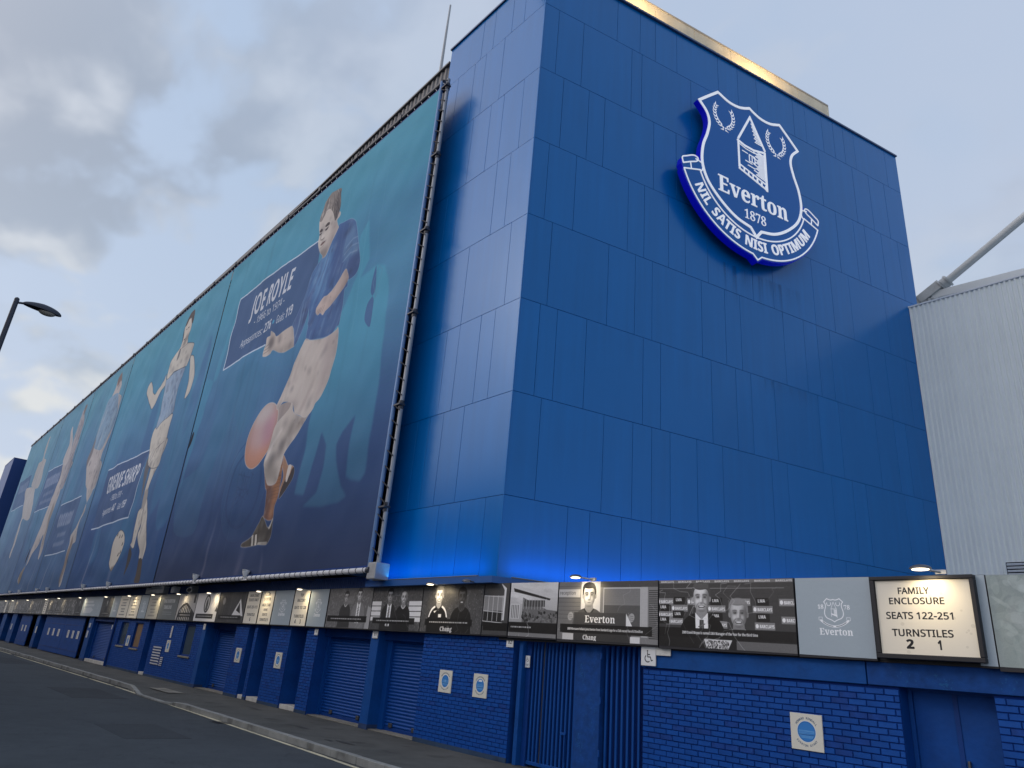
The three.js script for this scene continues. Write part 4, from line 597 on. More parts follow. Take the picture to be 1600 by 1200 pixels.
// tubular frame round the banners
{
  const t = thing('banner_frame', 'dark steel tube frame with lacing that stretches the row of banners', 'frame');
  const xr = -15.62, yt = 17.42 + EYE, yb = 1.86 + EYE, X0 = -89.9;
  add('head_tube', rod([X0, yt, BZ - 0.02], [xr, yt, BZ - 0.02], 0.075, 12), M.trim, t);
  add('rear_head_tube', rod([X0, yt + 0.1, BZ - 0.55], [-16.62, yt + 0.1, BZ - 0.55], 0.07, 10), M.trim, t);
  const lace = []; for (let x = X0 + 0.3; x < xr; x += 0.42) lace.push(rod([x, yt, BZ], [x + 0.14, BY + BH + 0.02, BZ + 0.01], 0.012, 4)); stuff(add('lacing', merge(lace), M.lag, t));
  const cl = []; for (let x = xr - 2.5; x > X0; x -= 3.0) cl.push(rod([x, yt + 0.03, BZ - 0.05], [x, yt + 0.1, BZ - 1.0], 0.05, 6), rbx(x - 0.09, x + 0.09, yt - 0.1, yt + 0.12, BZ - 0.12, BZ + 0.08, 0.02)); stuff(add('stand_off', merge(cl), M.trim, t));
  add('edge_tube', rod([xr - 0.06, yb, BZ + 0.02], [xr - 0.06, yt, BZ + 0.02], 0.058, 12), std(lin(0.10, 0.20, 0.40), 0.4, { metalness: 0.2 }), t);
  add('outer_tube', rod([xr + 0.2, yb, BZ - 0.06], [xr + 0.18, yt, BZ - 0.06], 0.06, 12), M.tubeGrey, t);
  const w = []; for (let y = yb + 0.3; y < yt; y += 0.42) w.push(rod([xr - 0.03, y + 0.2, BZ + 0.04], [xr + 0.26, y, BZ + 0.02], 0.016, 5)); stuff(add('lacing_wire', merge(w), M.black, t));
  for (let y = yb + 1.5; y < yt + 0.2; y += 2.75) add('tube_clamp', merge([rbx(xr - 0.13, xr + 0.28, y - 0.03, y + 0.03, BZ - 0.13, BZ + 0.06, 0.015), rod([xr + 0.18, y - 0.12, BZ - 0.06], [xr + 0.18, y + 0.12, BZ - 0.06], 0.078, 10)]), M.trim, t);
  add('corner_box', rbx(xr - 0.02, xr + 0.36, yb - 0.28, yb + 0.12, BZ - 0.3, BZ + 0.1, 0.02), M.galv, t);
  // lagged tube under the banners with its wrapping
  add('foot_tube', rod([X0, yb - 0.06, BZ + 0.06], [xr - 0.05, yb - 0.06, BZ + 0.06], 0.068, 14), M.lag, t);
  const r = []; for (let x = xr - 0.2; x > -76; x -= 0.34) { const q = new THREE.TorusGeometry(0.07, 0.012, 6, 12); q.rotateY(Math.PI / 2); q.rotateZ(0.25); q.translate(x, yb - 0.06, BZ + 0.06); r.push(q); } stuff(add('wrapping', merge(r), M.black, t));
  const el = new THREE.CylinderGeometry(0.085, 0.085, 0.12, 14); el.rotateZ(Math.PI / 2); el.translate(xr - 0.0, yb - 0.06, BZ + 0.06); add('end_cap', el, M.trim, t);
  const br = []; for (let x = xr - 1.2; x > X0; x -= 3.0) br.push(bx(x - 0.05, x + 0.05, yb - 0.12, yb - 0.0, BZ - 0.9, BZ)); stuff(add('foot_bracket', merge(br), M.trim, t));
}
// ---------------------------------------------------------------- the line of boards above the doors
const gry = (q, a = 1) => { const v = Math.round(Math.min(250, 255 * Math.pow(q / 255, 0.9) * 1.1)); return `rgba(${v},${v},${v},${a})`; };
const GREYB = '#a4b2bb', CREAMB = '#ebe6d7';
function fitText(x, s, cx, y, w, hgt, font, fill) { x.save(); x.font = font.replace('#', '100'); const m = x.measureText(s).width; x.translate(cx - w / 2, y); x.scale(w / m, hgt / 71); x.fillStyle = fill; x.fillText(s, 0, 0); x.restore(); }
function crestPrint(x, cx, cy, s, col, word = true) {                    // small printed version of the club crest
  x.save(); x.translate(cx, cy); x.scale(s, s); x.strokeStyle = x.fillStyle = col; x.lineJoin = x.lineCap = 'round'; x.lineWidth = 0.085;
  x.beginPath(); x.moveTo(0, -1.0); x.quadraticCurveTo(0.25, -0.86, 0.62, -1.08); x.lineTo(0.95, -0.76); x.quadraticCurveTo(0.72, -0.55, 0.82, -0.2); x.quadraticCurveTo(1.12, 0.55, 0.62, 0.82); x.quadraticCurveTo(0.2, 0.95, 0, 1.12);
  x.quadraticCurveTo(-0.2, 0.95, -0.62, 0.82); x.quadraticCurveTo(-1.12, 0.55, -0.82, -0.2); x.quadraticCurveTo(-0.72, -0.55, -0.95, -0.76); x.lineTo(-0.62, -1.08); x.quadraticCurveTo(-0.25, -0.86, 0, -1.0); x.stroke();
  for (const k of [-1, 1]) { x.beginPath(); x.lineWidth = 0.07; x.setLineDash([0.05, 0.035]); x.arc(k * 0.45, -0.6, 0.2, -0.5, Math.PI + 0.5); x.stroke(); x.setLineDash([]); }
  x.lineWidth = 0.05; x.beginPath(); x.moveTo(-0.27, -0.1); x.lineTo(0, -0.75); x.lineTo(0.27, -0.1); x.closePath(); x.stroke(); x.beginPath(); x.moveTo(-0.25, -0.1); x.lineTo(-0.25, 0.62); x.moveTo(0.27, -0.1); x.lineTo(0.3, 0.72); x.stroke();
  x.lineWidth = 0.045; for (let i = 0; i < 8; i++) { x.beginPath(); x.moveTo(0.02, -0.02 + i * 0.06); x.lineTo(0.26, 0.02 + i * 0.06); x.stroke(); } x.beginPath(); x.moveTo(-0.27, 0.3); x.lineTo(0.3, 0.5); x.lineTo(0.3, 0.66); x.lineTo(-0.27, 0.42); x.closePath(); x.fill();
  x.lineWidth = 0.2; x.beginPath(); x.moveTo(-1.35, 1.0); x.quadraticCurveTo(-0.75, 1.52, 0, 1.55); x.quadraticCurveTo(0.75, 1.52, 1.35, 1.0); x.stroke();
  x.lineWidth = 0.04; for (const k of [-1, 1]) { x.strokeRect(k > 0 ? 1.2 : -1.55, 0.7, 0.35, 0.28); }
  x.save(); x.globalCompositeOperation = 'destination-out'; x.restore();
  x.strokeStyle = 'rgba(90,104,114,0.9)'; x.lineWidth = 0.07; x.setLineDash([0.06, 0.05]); x.beginPath(); x.moveTo(-1.15, 1.14); x.quadraticCurveTo(-0.7, 1.5, -0.15, 1.54); x.moveTo(0.15, 1.54); x.quadraticCurveTo(0.7, 1.5, 1.15, 1.14); x.stroke(); x.setLineDash([]);
  x.restore();
  if (word) { fitText(x, '18', cx - s * 1.3, cy - s * 0.1, s * 0.62, s * 0.42, 'bold #px serif', col); fitText(x, '78', cx + s * 1.3, cy - s * 0.05, s * 0.62, s * 0.42, 'bold #px serif', col); fitText(x, 'Everton', cx + s * 0.05, cy + s * 2.35, s * 3.3, s * 0.62, 'bold #px serif', col); }
}
function grain(x, w, h, a = 18) { const im = x.getImageData(0, 0, w, h), d = im.data; for (let i = 0; i < d.length; i += 4) { const k = (rnd() - 0.5) * a; d[i] += k; d[i + 1] += k; d[i + 2] += k; } x.putImageData(im, 0, 0); }
function scratches(x, w, h, n, a) { for (let i = 0; i < n; i++) { let px = rr(0, w), py = rr(0, h); x.beginPath(); x.moveTo(px, py); for (let k = 0; k < 5; k++) { px += rr(-0.07, 0.07) * w; py += rr(-0.02, 0.2) * h; x.lineTo(px, py); } x.strokeStyle = gry(190, a); x.lineWidth = rr(0.8, 2.4); x.stroke(); } }
function captionBar(x, x0, y0, x1, y1, s) { x.fillStyle = gry(16, 0.92); x.fillRect(x0, y0, x1 - x0, y1 - y0); if (s) fitText(x, s, (x0 + x1) / 2, (y0 + y1) / 2 + (y1 - y0) * 0.16, (x1 - x0) * 0.82, (y1 - y0) * 0.26, 'bold #px sans-serif', gry(215)); else { x.fillStyle = gry(185, 0.85); let u = x0 + (x1 - x0) * 0.1; while (u < x1 - (x1 - x0) * 0.12) { const w = rr(4, 14); x.fillRect(u, (y0 + y1) / 2 - (y1 - y0) * 0.1, w, (y1 - y0) * 0.2); u += w + 3; } } }
// a grey head and shoulders print
function bust(x, cx, top, s, o) {
  x.save(); x.translate(cx, top); x.scale(s, s);
  const el = (a, b, rx, ry, f, bl = 0) => { x.save(); if (bl) x.filter = `blur(${bl * s}px)`; x.beginPath(); x.ellipse(a, b, rx, ry, 0, 0, 7); x.fillStyle = f; x.fill(); x.restore(); };
  const sk = o.skin ?? 170, d = (k) => gry(Math.round(sk * k));
  x.fillStyle = gry(o.shirt ?? 40); x.beginPath(); x.moveTo(-0.42, 1.25); x.quadraticCurveTo(-1.15, 1.42, -1.32, 2.1); x.lineTo(-1.5, 4); x.lineTo(1.5, 4); x.lineTo(1.32, 2.1); x.quadraticCurveTo(1.15, 1.42, 0.42, 1.25); x.closePath(); x.fill();
  if (o.yoke) { x.fillStyle = gry(225); for (const k of [-1, 1]) { x.beginPath(); x.moveTo(k * 0.45, 1.27); x.quadraticCurveTo(k * 1.1, 1.4, k * 1.3, 2.2); x.lineTo(k * 1.12, 2.15); x.quadraticCurveTo(k * 0.98, 1.62, k * 0.42, 1.42); x.fill(); } }
  x.fillStyle = d(0.72); x.beginPath(); x.moveTo(-0.3, 0.8); x.lineTo(-0.36, 1.36); x.lineTo(0, 1.66); x.lineTo(0.36, 1.36); x.lineTo(0.3, 0.8); x.fill();
  if (o.tie) { x.fillStyle = gry(225); x.beginPath(); x.moveTo(-0.38, 1.2); x.lineTo(0, 1.55); x.lineTo(0.38, 1.2); x.lineTo(0.36, 3.4); x.lineTo(-0.34, 3.4); x.fill(); x.fillStyle = gry(o.tie); x.beginPath(); x.moveTo(-0.12, 1.55); x.lineTo(0.12, 1.55); x.lineTo(0.2, 3.4); x.lineTo(-0.2, 3.4); x.fill(); x.strokeStyle = gry(90); x.lineWidth = 0.05; for (let i = 0; i < 6; i++) { x.beginPath(); x.moveTo(-0.2, 1.9 + i * 0.28); x.lineTo(0.2, 1.75 + i * 0.28); x.stroke(); } }
  else { x.strokeStyle = gry(o.collar ?? 70); x.lineWidth = 0.1; x.beginPath(); x.moveTo(-0.4, 1.26); x.quadraticCurveTo(0, 1.85, 0.4, 1.26); x.stroke(); }
  el(-0.51, 0.52, 0.08, 0.16, d(0.85)); el(0.51, 0.52, 0.08, 0.16, d(0.7));
  const face = () => { x.beginPath(); x.moveTo(-0.5, 0.3); x.bezierCurveTo(-0.54, -0.25, 0.54, -0.25, 0.5, 0.3); x.bezierCurveTo(0.5, 0.7, 0.4, 0.95, 0.22, 1.12); x.quadraticCurveTo(0, 1.24, -0.22, 1.12); x.bezierCurveTo(-0.4, 0.95, -0.5, 0.7, -0.5, 0.3); x.closePath(); };
  x.save(); face(); const fg = x.createRadialGradient(-0.12, 0.35, 0.1, 0.02, 0.5, 0.85); fg.addColorStop(0, d(1.15)); fg.addColorStop(0.55, d(0.98)); fg.addColorStop(1, d(0.6)); x.fillStyle = fg; x.fill(); x.clip();
  el(0.46, 0.62, 0.2, 0.7, d(0.52), 0.12); el(-0.5, 0.8, 0.14, 0.5, d(0.66), 0.1); el(0, 1.16, 0.3, 0.12, d(0.6), 0.07); el(-0.24, 0.66, 0.13, 0.11, d(1.2), 0.06); el(0.2, 0.66, 0.11, 0.1, d(1.08), 0.06); el(-0.05, 0.12, 0.3, 0.13, d(1.2), 0.08);
  for (const k of [-1, 1]) { el(k * 0.2, 0.42, 0.14, 0.085, d(0.56), 0.045); el(k * 0.2, 0.44, 0.075, 0.028, gry(24), 0.018); el(k * 0.2 - 0.03, 0.43, 0.014, 0.012, gry(200), 0.006); x.save(); x.filter = `blur(${0.016 * s}px)`; x.strokeStyle = gry(Math.min(o.hair ?? 40, 80), 0.85); x.lineWidth = 0.06; x.beginPath(); x.moveTo(k * 0.08, 0.335); x.quadraticCurveTo(k * 0.2, 0.27, k * 0.35, 0.345); x.stroke(); x.restore(); }
  el(0.09, 0.6, 0.05, 0.15, d(0.66), 0.035); el(-0.02, 0.56, 0.035, 0.14, d(1.24), 0.03); el(0.0, 0.735, 0.11, 0.035, d(0.5), 0.025);
  if (o.smile) { for (const k of [-1, 1]) { x.save(); x.filter = `blur(${0.02 * s}px)`; x.strokeStyle = d(0.58); x.lineWidth = 0.045; x.beginPath(); x.moveTo(k * 0.12, 0.72); x.quadraticCurveTo(k * 0.3, 0.8, k * 0.28, 0.96); x.stroke(); x.restore(); } el(0, 0.9, 0.2, 0.075, gry(40), 0.015); el(0, 0.885, 0.165, 0.04, gry(226), 0.01); el(0, 1.0, 0.13, 0.03, d(1.08), 0.02); } else { el(0, 0.905, 0.15, 0.025, d(0.42), 0.015); el(0, 0.96, 0.12, 0.035, d(0.86), 0.02); }
  if (o.stubble) el(0, 0.96, 0.36, 0.24, d(0.66), 0.08);
  x.restore();
  x.fillStyle = gry(o.hair ?? 40); x.beginPath();
  if (o.bald) { x.moveTo(-0.53, 0.5); x.quadraticCurveTo(-0.6, 0.1, -0.42, -0.08); x.lineTo(-0.44, 0.3); x.fill(); x.beginPath(); x.moveTo(0.53, 0.5); x.quadraticCurveTo(0.6, 0.1, 0.42, -0.08); x.lineTo(0.44, 0.3); x.fill(); }
  else { x.moveTo(-0.54, 0.48); x.quadraticCurveTo(-0.7, -0.26, -0.1, -0.32); x.quadraticCurveTo(0.66, -0.36, 0.55, 0.46); x.lineTo(0.46, 0.36); x.quadraticCurveTo(0.44, 0.08, 0.26, 0.04); x.quadraticCurveTo(-0.1, 0.12, -0.36, 0.02); x.quadraticCurveTo(-0.46, 0.14, -0.47, 0.4); x.fill(); x.strokeStyle = gry(Math.min(255, (o.hair ?? 40) + 45), 0.6); x.lineWidth = 0.025; for (let i = 0; i < 14; i++) { const a = -0.45 + i * 0.065; x.beginPath(); x.moveTo(a, 0.0); x.lineTo(a + 0.04, -0.26); x.stroke(); } }
  x.restore();
}
function hedge(x, w, h, base) { x.fillStyle = gry(base); x.fillRect(0, 0, w, h); for (let i = 0; i < 900; i++) { const v = base + rr(-26, 44); x.fillStyle = gry(Math.max(4, Math.round(v)), 0.6); x.beginPath(); x.ellipse(rr(0, w), rr(0, h), rr(2, 7), rr(1, 3), rr(0, 3), 0, 7); x.fill(); } }
const P = {
  grey: (x, w, h) => { x.fillStyle = GREYB; x.fillRect(0, 0, w, h); grain(x, w, h, 8); },
  crest: (x, w, h) => { x.fillStyle = GREYB; x.fillRect(0, 0, w, h); crestPrint(x, w * 0.51, h * 0.42, Math.min(w * 0.142, h * 0.135), '#f8fbff'); grain(x, w, h, 8); },
  lines: (rows) => (x, w, h) => { x.fillStyle = CREAMB; x.fillRect(0, 0, w, h); for (const [s, y, wd, hg, f] of rows) fitText(x, s, w / 2, h * y, w * wd, h * hg, (f ?? 'bold') + ' #px sans-serif', '#23252a'); grain(x, w, h, 8); },
  unread: (dim) => (x, w, h) => { x.fillStyle = dim ? '#b9b7ab' : CREAMB; x.fillRect(0, 0, w, h); x.fillStyle = dim ? 'rgba(60,62,62,0.55)' : 'rgba(40,42,46,0.75)'; for (const [y, a, b] of [[0.16, 0.25, 0.8], [0.3, 0.3, 0.7], [0.42, 0.22, 0.72], [0.58, 0.3, 0.7], [0.7, 0.34, 0.66], [0.84, 0.2, 0.74]]) { let u = a * w; while (u < b * w) { const q = rr(3, 9); x.fillRect(u, y * h, q, h * 0.055); u += q + 3; } } grain(x, w, h, 8); },
  timeline: (x, w, h) => { x.fillStyle = '#6f7576'; x.fillRect(0, 0, w, h); fitText(x, 'THE EVERTON', w * 0.5, h * 0.34, w * 0.62, h * 0.14, 'bold #px sans-serif', '#c9ced0'); fitText(x, 'TIMELINE', w * 0.47, h * 0.58, w * 0.44, h * 0.14, 'bold #px sans-serif', '#c9ced0'); x.fillStyle = 'rgba(190,196,198,0.6)'; for (const y of [0.7, 0.78]) x.fillRect(w * 0.25, h * y, w * 0.5, 2); grain(x, w, h, 10); },
  crowd: (x, w, h) => { x.fillStyle = gry(70); x.fillRect(0, 0, w, h); for (let i = 0; i < 500; i++) { x.fillStyle = gry(Math.round(rr(30, 170)), 0.8); x.beginPath(); x.arc(rr(0, w), rr(h * 0.12, h), rr(2, 6), 0, 7); x.fill(); } for (let i = 0; i < w / 70; i++) { const u = rr(0, w); x.fillStyle = gry(Math.round(rr(20, 60)), 0.8); x.fillRect(u, h * 0.2, rr(8, 26), h * 0.6); } for (let u = 20; u < w - 120; u += 190) captionBar(x, u, h * 0.76, u + 150, h * 0.9); grain(x, w, h, 24); },
  dark: (x, w, h) => { hedge(x, w, h, 44); bust(x, w * 0.5, h * 0.2, h * 0.19, { skin: 150, shirt: 24, smile: 1 }); captionBar(x, w * 0.1, h * 0.76, w * 0.85, h * 0.9); grain(x, w, h, 24); },
  arrow: (x, w, h) => { x.fillStyle = GREYB; x.fillRect(0, 0, w, h); x.fillStyle = '#c6ced4'; x.fillRect(w * 0.12, h * 0.2, w * 0.42, h * 0.12); x.fillRect(w * 0.12, h * 0.38, w * 0.5, h * 0.12); x.beginPath(); x.moveTo(w * 0.1, h * 0.58); x.lineTo(w * 0.5, h * 0.55); x.lineTo(w * 0.62, h * 0.68); x.lineTo(w * 0.5, h * 0.86); x.lineTo(w * 0.1, h * 0.84); x.fill(); crestPrint(x, w * 0.82, h * 0.5, h * 0.1, '#cfd8de', false); grain(x, w, h, 8); },
  stand: (x, w, h) => { x.fillStyle = gry(150); x.fillRect(0, 0, w, h); x.fillStyle = gry(38); x.beginPath(); x.moveTo(w * 0.05, h); x.lineTo(w * 0.12, h * 0.6); x.quadraticCurveTo(w * 0.4, h * 0.2, w * 0.62, h * 0.42); x.lineTo(w, h * 0.72); x.lineTo(w, h); x.fill(); x.strokeStyle = gry(205); x.lineWidth = 5; for (let i = 0; i < 7; i++) { x.beginPath(); x.moveTo(w * (0.16 + i * 0.1), h); x.lineTo(w * (0.2 + i * 0.09), h * (0.42 + Math.abs(i - 3) * 0.05)); x.stroke(); } x.fillStyle = gry(40); x.fillRect(w * 0.84, h * 0.05, w * 0.1, h * 0.3); captionBar(x, w * 0.1, h * 0.72, w * 0.9, h * 0.88); grain(x, w, h, 20); },
  oval: (x, w, h) => { x.fillStyle = gry(200); x.fillRect(0, 0, w, h); x.fillStyle = gry(26); x.beginPath(); x.ellipse(w * 0.5, h * 0.38, w * 0.13, h * 0.32, 0, 0, 7); x.fill(); x.fillStyle = gry(190); x.beginPath(); x.ellipse(w * 0.5, h * 0.38, w * 0.09, h * 0.26, 0, 0, 7); x.fill(); x.fillStyle = gry(60); x.beginPath(); x.moveTo(w * 0.46, h * 0.6); x.quadraticCurveTo(w * 0.44, h * 0.3, w * 0.5, h * 0.18); x.quadraticCurveTo(w * 0.58, h * 0.34, w * 0.54, h * 0.62); x.fill(); x.fillStyle = gry(60); x.beginPath(); x.moveTo(w * 0.98, h * 0.4); x.lineTo(w * 0.9, h * 0.64); x.lineTo(w, h * 0.66); x.fill(); captionBar(x, w * 0.08, h * 0.74, w * 0.86, h * 0.9); grain(x, w, h, 14); },
  coat: (x, w, h) => { x.fillStyle = gry(52); x.fillRect(0, 0, w, h); for (let i = 0; i < 160; i++) { x.strokeStyle = gry(Math.round(rr(34, 84)), 0.6); x.lineWidth = 3; const u = rr(0, w); x.beginPath(); x.moveTo(u, 0); x.lineTo(u + rr(-6, 6), h); x.stroke(); } x.fillStyle = gry(205); x.beginPath(); x.moveTo(w * 0.56, h * 0.8); x.lineTo(w * 0.8, h * 0.22); x.lineTo(w * 0.97, h * 0.78); x.fill(); x.fillStyle = gry(36); x.beginPath(); x.moveTo(w * 0.7, h * 0.6); x.lineTo(w * 0.79, h * 0.34); x.lineTo(w * 0.86, h * 0.7); x.fill(); x.fillStyle = gry(120); x.beginPath(); x.arc(w * 0.2, h * 0.3, h * 0.12, 0, 7); x.fill(); captionBar(x, w * 0.08, h * 0.76, w * 0.9, h * 0.9); grain(x, w, h, 24); },
  pairA: (x, w, h) => { hedge(x, w, h, 92); x.fillStyle = gry(120, 0.5); x.fillRect(w * 0.4, h * 0.2, w * 0.2, h * 0.2); bust(x, w * 0.42, h * 0.13, h * 0.215, { skin: 150, hair: 30, shirt: 48, collar: 190 }); bust(x, w * 0.72, h * 0.07, h * 0.235, { skin: 170, hair: 40, shirt: 112, tie: 150 }); x.fillStyle = gry(150); x.beginPath(); x.moveTo(w * 0.9, h); x.lineTo(w * 0.93, h * 0.45); x.lineTo(w, h * 0.5); x.lineTo(w, h); x.fill(); captionBar(x, w * 0.02, h * 0.70, w * 0.93, h * 0.85); scratches(x, w, h, 4, 0.35); grain(x, w, h, 20); },
  pairB: (x, w, h) => { hedge(x, w, h, 68); x.fillStyle = gry(210); for (const [a, b] of [[0, 0.2], [0.76, 1]]) for (let k = 0; k < 4; k++) { x.fillRect(w * a, h * (0.34 + k * 0.12), w * (b - a), h * 0.10); } bust(x, w * 0.37, h * 0.1, h * 0.24, { skin: 140, hair: 26, shirt: 34, tie: 120 }); bust(x, w * 0.65, h * 0.14, h * 0.235, { skin: 165, hair: 120, bald: 1, shirt: 26, smile: 1, collar: 200 }); captionBar(x, w * 0.05, h * 0.72, w * 0.9, h * 0.86); scratches(x, w, h, 5, 0.4); grain(x, w, h, 20); },
  pairC: (x, w, h) => { hedge(x, w, h, 68); bust(x, w * 0.29, h * 0.09, h * 0.275, { skin: 200, hair: 110, shirt: 22, yoke: 1, smile: 1, collar: 30 }); bust(x, w * 0.67, h * 0.13, h * 0.27, { skin: 66, hair: 14, shirt: 22, smile: 1, collar: 60 }); x.fillStyle = gry(215); x.beginPath(); x.moveTo(w * 0.21, h * 0.56); x.lineTo(w * 0.27, h * 0.54); x.lineTo(w * 0.23, h * 0.6); x.fill(); x.fillRect(w * 0.3, h * 0.62, w * 0.05, h * 0.07); captionBar(x, w * 0.08, h * 0.72, w * 0.86, h * 0.86); x.save(); x.translate(w * 0.45, h * 0.97); fitText(x, 'Chang', 0, 0, w * 0.2, h * 0.09, 'bold #px serif', gry(215)); x.restore(); scratches(x, w, h, 4, 0.3); grain(x, w, h, 20); },
  glassEnd: (x, w, h) => { x.fillStyle = gry(60); x.fillRect(0, 0, w, h); x.fillStyle = gry(122); x.fillRect(0, h * 0.24, w * 0.8, h * 0.3); x.fillStyle = gry(30); x.fillRect(0, h * 0.54, w * 0.8, h * 0.3); x.strokeStyle = gry(190); x.lineWidth = 3; for (let i = 0; i < 5; i++) { x.beginPath(); x.moveTo(w * i * 0.19, h * 0.24); x.lineTo(w * i * 0.19, h * 0.74); x.stroke(); } for (const y of [0.24, 0.54, 0.74]) { x.beginPath(); x.moveTo(0, h * y); x.lineTo(w * 0.8, h * (y + 0.03)); x.stroke(); } x.fillStyle = gry(200); x.beginPath(); x.moveTo(w * 0.66, 0); x.lineTo(w * 0.88, h * 0.1); x.lineTo(w * 0.85, h * 0.72); x.lineTo(w * 0.78, h * 0.72); x.lineTo(w * 0.8, h * 0.14); x.fill(); x.fillStyle = gry(16); x.fillRect(w * 0.04, h * 0.77, w, h * 0.15); grain(x, w, h, 22); },
  pavilion: (x, w, h) => { const g = x.createLinearGradient(0, 0, 0, h); g.addColorStop(0, gry(196)); g.addColorStop(0.7, gry(150)); x.fillStyle = g; x.fillRect(0, 0, w, h); for (let i = 0; i < 40; i++) { x.fillStyle = gry(Math.round(rr(160, 225)), 0.25); x.beginPath(); x.ellipse(rr(0, w), rr(0, h * 0.4), rr(20, 60), rr(4, 12), 0.1, 0, 7); x.fill(); }
    x.fillStyle = gry(92); x.beginPath(); x.moveTo(w * 0.28, h * 0.28); x.lineTo(w * 0.8, h * 0.5); x.lineTo(w, h * 0.52); x.lineTo(w, h * 0.75); x.lineTo(w * 0.28, h * 0.75); x.fill(); x.fillStyle = gry(28); x.beginPath(); x.moveTo(w * 0.06, h * 0.1); x.lineTo(w * 0.86, h * 0.3); x.lineTo(w * 0.84, h * 0.33); x.lineTo(w * 0.08, h * 0.17); x.fill(); x.fillStyle = gry(60); x.fillRect(w * 0.3, h * 0.33, w * 0.45, h * 0.12); x.strokeStyle = gry(170); x.lineWidth = 2; for (let i = 0; i < 9; i++) { x.beginPath(); x.moveTo(w * (0.3 + i * 0.06), h * 0.3); x.lineTo(w * (0.3 + i * 0.06), h * 0.5); x.stroke(); }
    for (let i = 0; i < 160; i++) { x.fillStyle = gry(Math.round(rr(14, 120)), 0.9); x.beginPath(); x.arc(rr(w * 0.28, w), rr(h * 0.55, h * 0.72), rr(2, 6), 0, 7); x.fill(); } x.fillStyle = gry(190); x.fillRect(w * 0.02, h * 0.4, w * 0.2, h * 0.28); x.fillStyle = gry(70); for (let i = 0; i < 5; i++) x.fillRect(w * (0.04 + i * 0.036), h * 0.42, w * 0.015, h * 0.25); x.fillStyle = gry(22); x.fillRect(0, h * 0.74, w, h * 0.2); captionBar(x, 0, h * 0.76, w * 0.52, h * 0.9); x.fillStyle = gry(110); x.fillRect(0, h * 0.93, w, h * 0.07); scratches(x, w, h, 7, 0.5); grain(x, w, h, 20); },
  signing: (x, w, h) => { x.fillStyle = gry(112); x.fillRect(0, 0, w, h); x.fillStyle = gry(98); x.fillRect(0, 0, w * 0.24, h); x.strokeStyle = gry(70); x.lineWidth = 2; for (let i = 0; i < 9; i++) { x.beginPath(); x.moveTo(0, h * (0.08 + i * 0.07)); x.lineTo(w * 0.24, h * (0.08 + i * 0.07)); x.stroke(); } x.fillStyle = gry(168); x.fillRect(0, h * 0.13, w * 0.24, h * 0.14); fitText(x, 'reception', w * 0.1, h * 0.225, w * 0.18, h * 0.065, '#px sans-serif', gry(20)); x.fillStyle = gry(196); x.fillRect(w * 0.25, 0, w * 0.2, h * 0.55); x.fillStyle = gry(60); x.fillRect(w * 0.45, 0, w * 0.55, h * 0.1); x.fillStyle = gry(126); x.fillRect(w * 0.49, h * 0.13, w * 0.35, h * 0.26); x.strokeStyle = gry(96); for (let i = 0; i < 16; i++) { x.beginPath(); x.moveTo(w * 0.49, h * (0.14 + i * 0.016)); x.lineTo(w * 0.84, h * (0.14 + i * 0.016)); x.stroke(); } x.strokeStyle = gry(180); x.lineWidth = 4; x.strokeRect(w * 0.485, h * 0.115, w * 0.36, h * 0.7); x.fillStyle = gry(74); x.fillRect(w * 0.49, h * 0.4, w * 0.35, h * 0.4); x.fillStyle = gry(164); x.fillRect(w * 0.85, h * 0.1, w * 0.06, h * 0.8); x.strokeStyle = gry(40); x.lineWidth = 3; for (let i = 0; i < 26; i++) { x.beginPath(); x.moveTo(w * 0.92, h * (0.16 + i * 0.03)); x.lineTo(w, h * (0.16 + i * 0.03)); x.stroke(); }
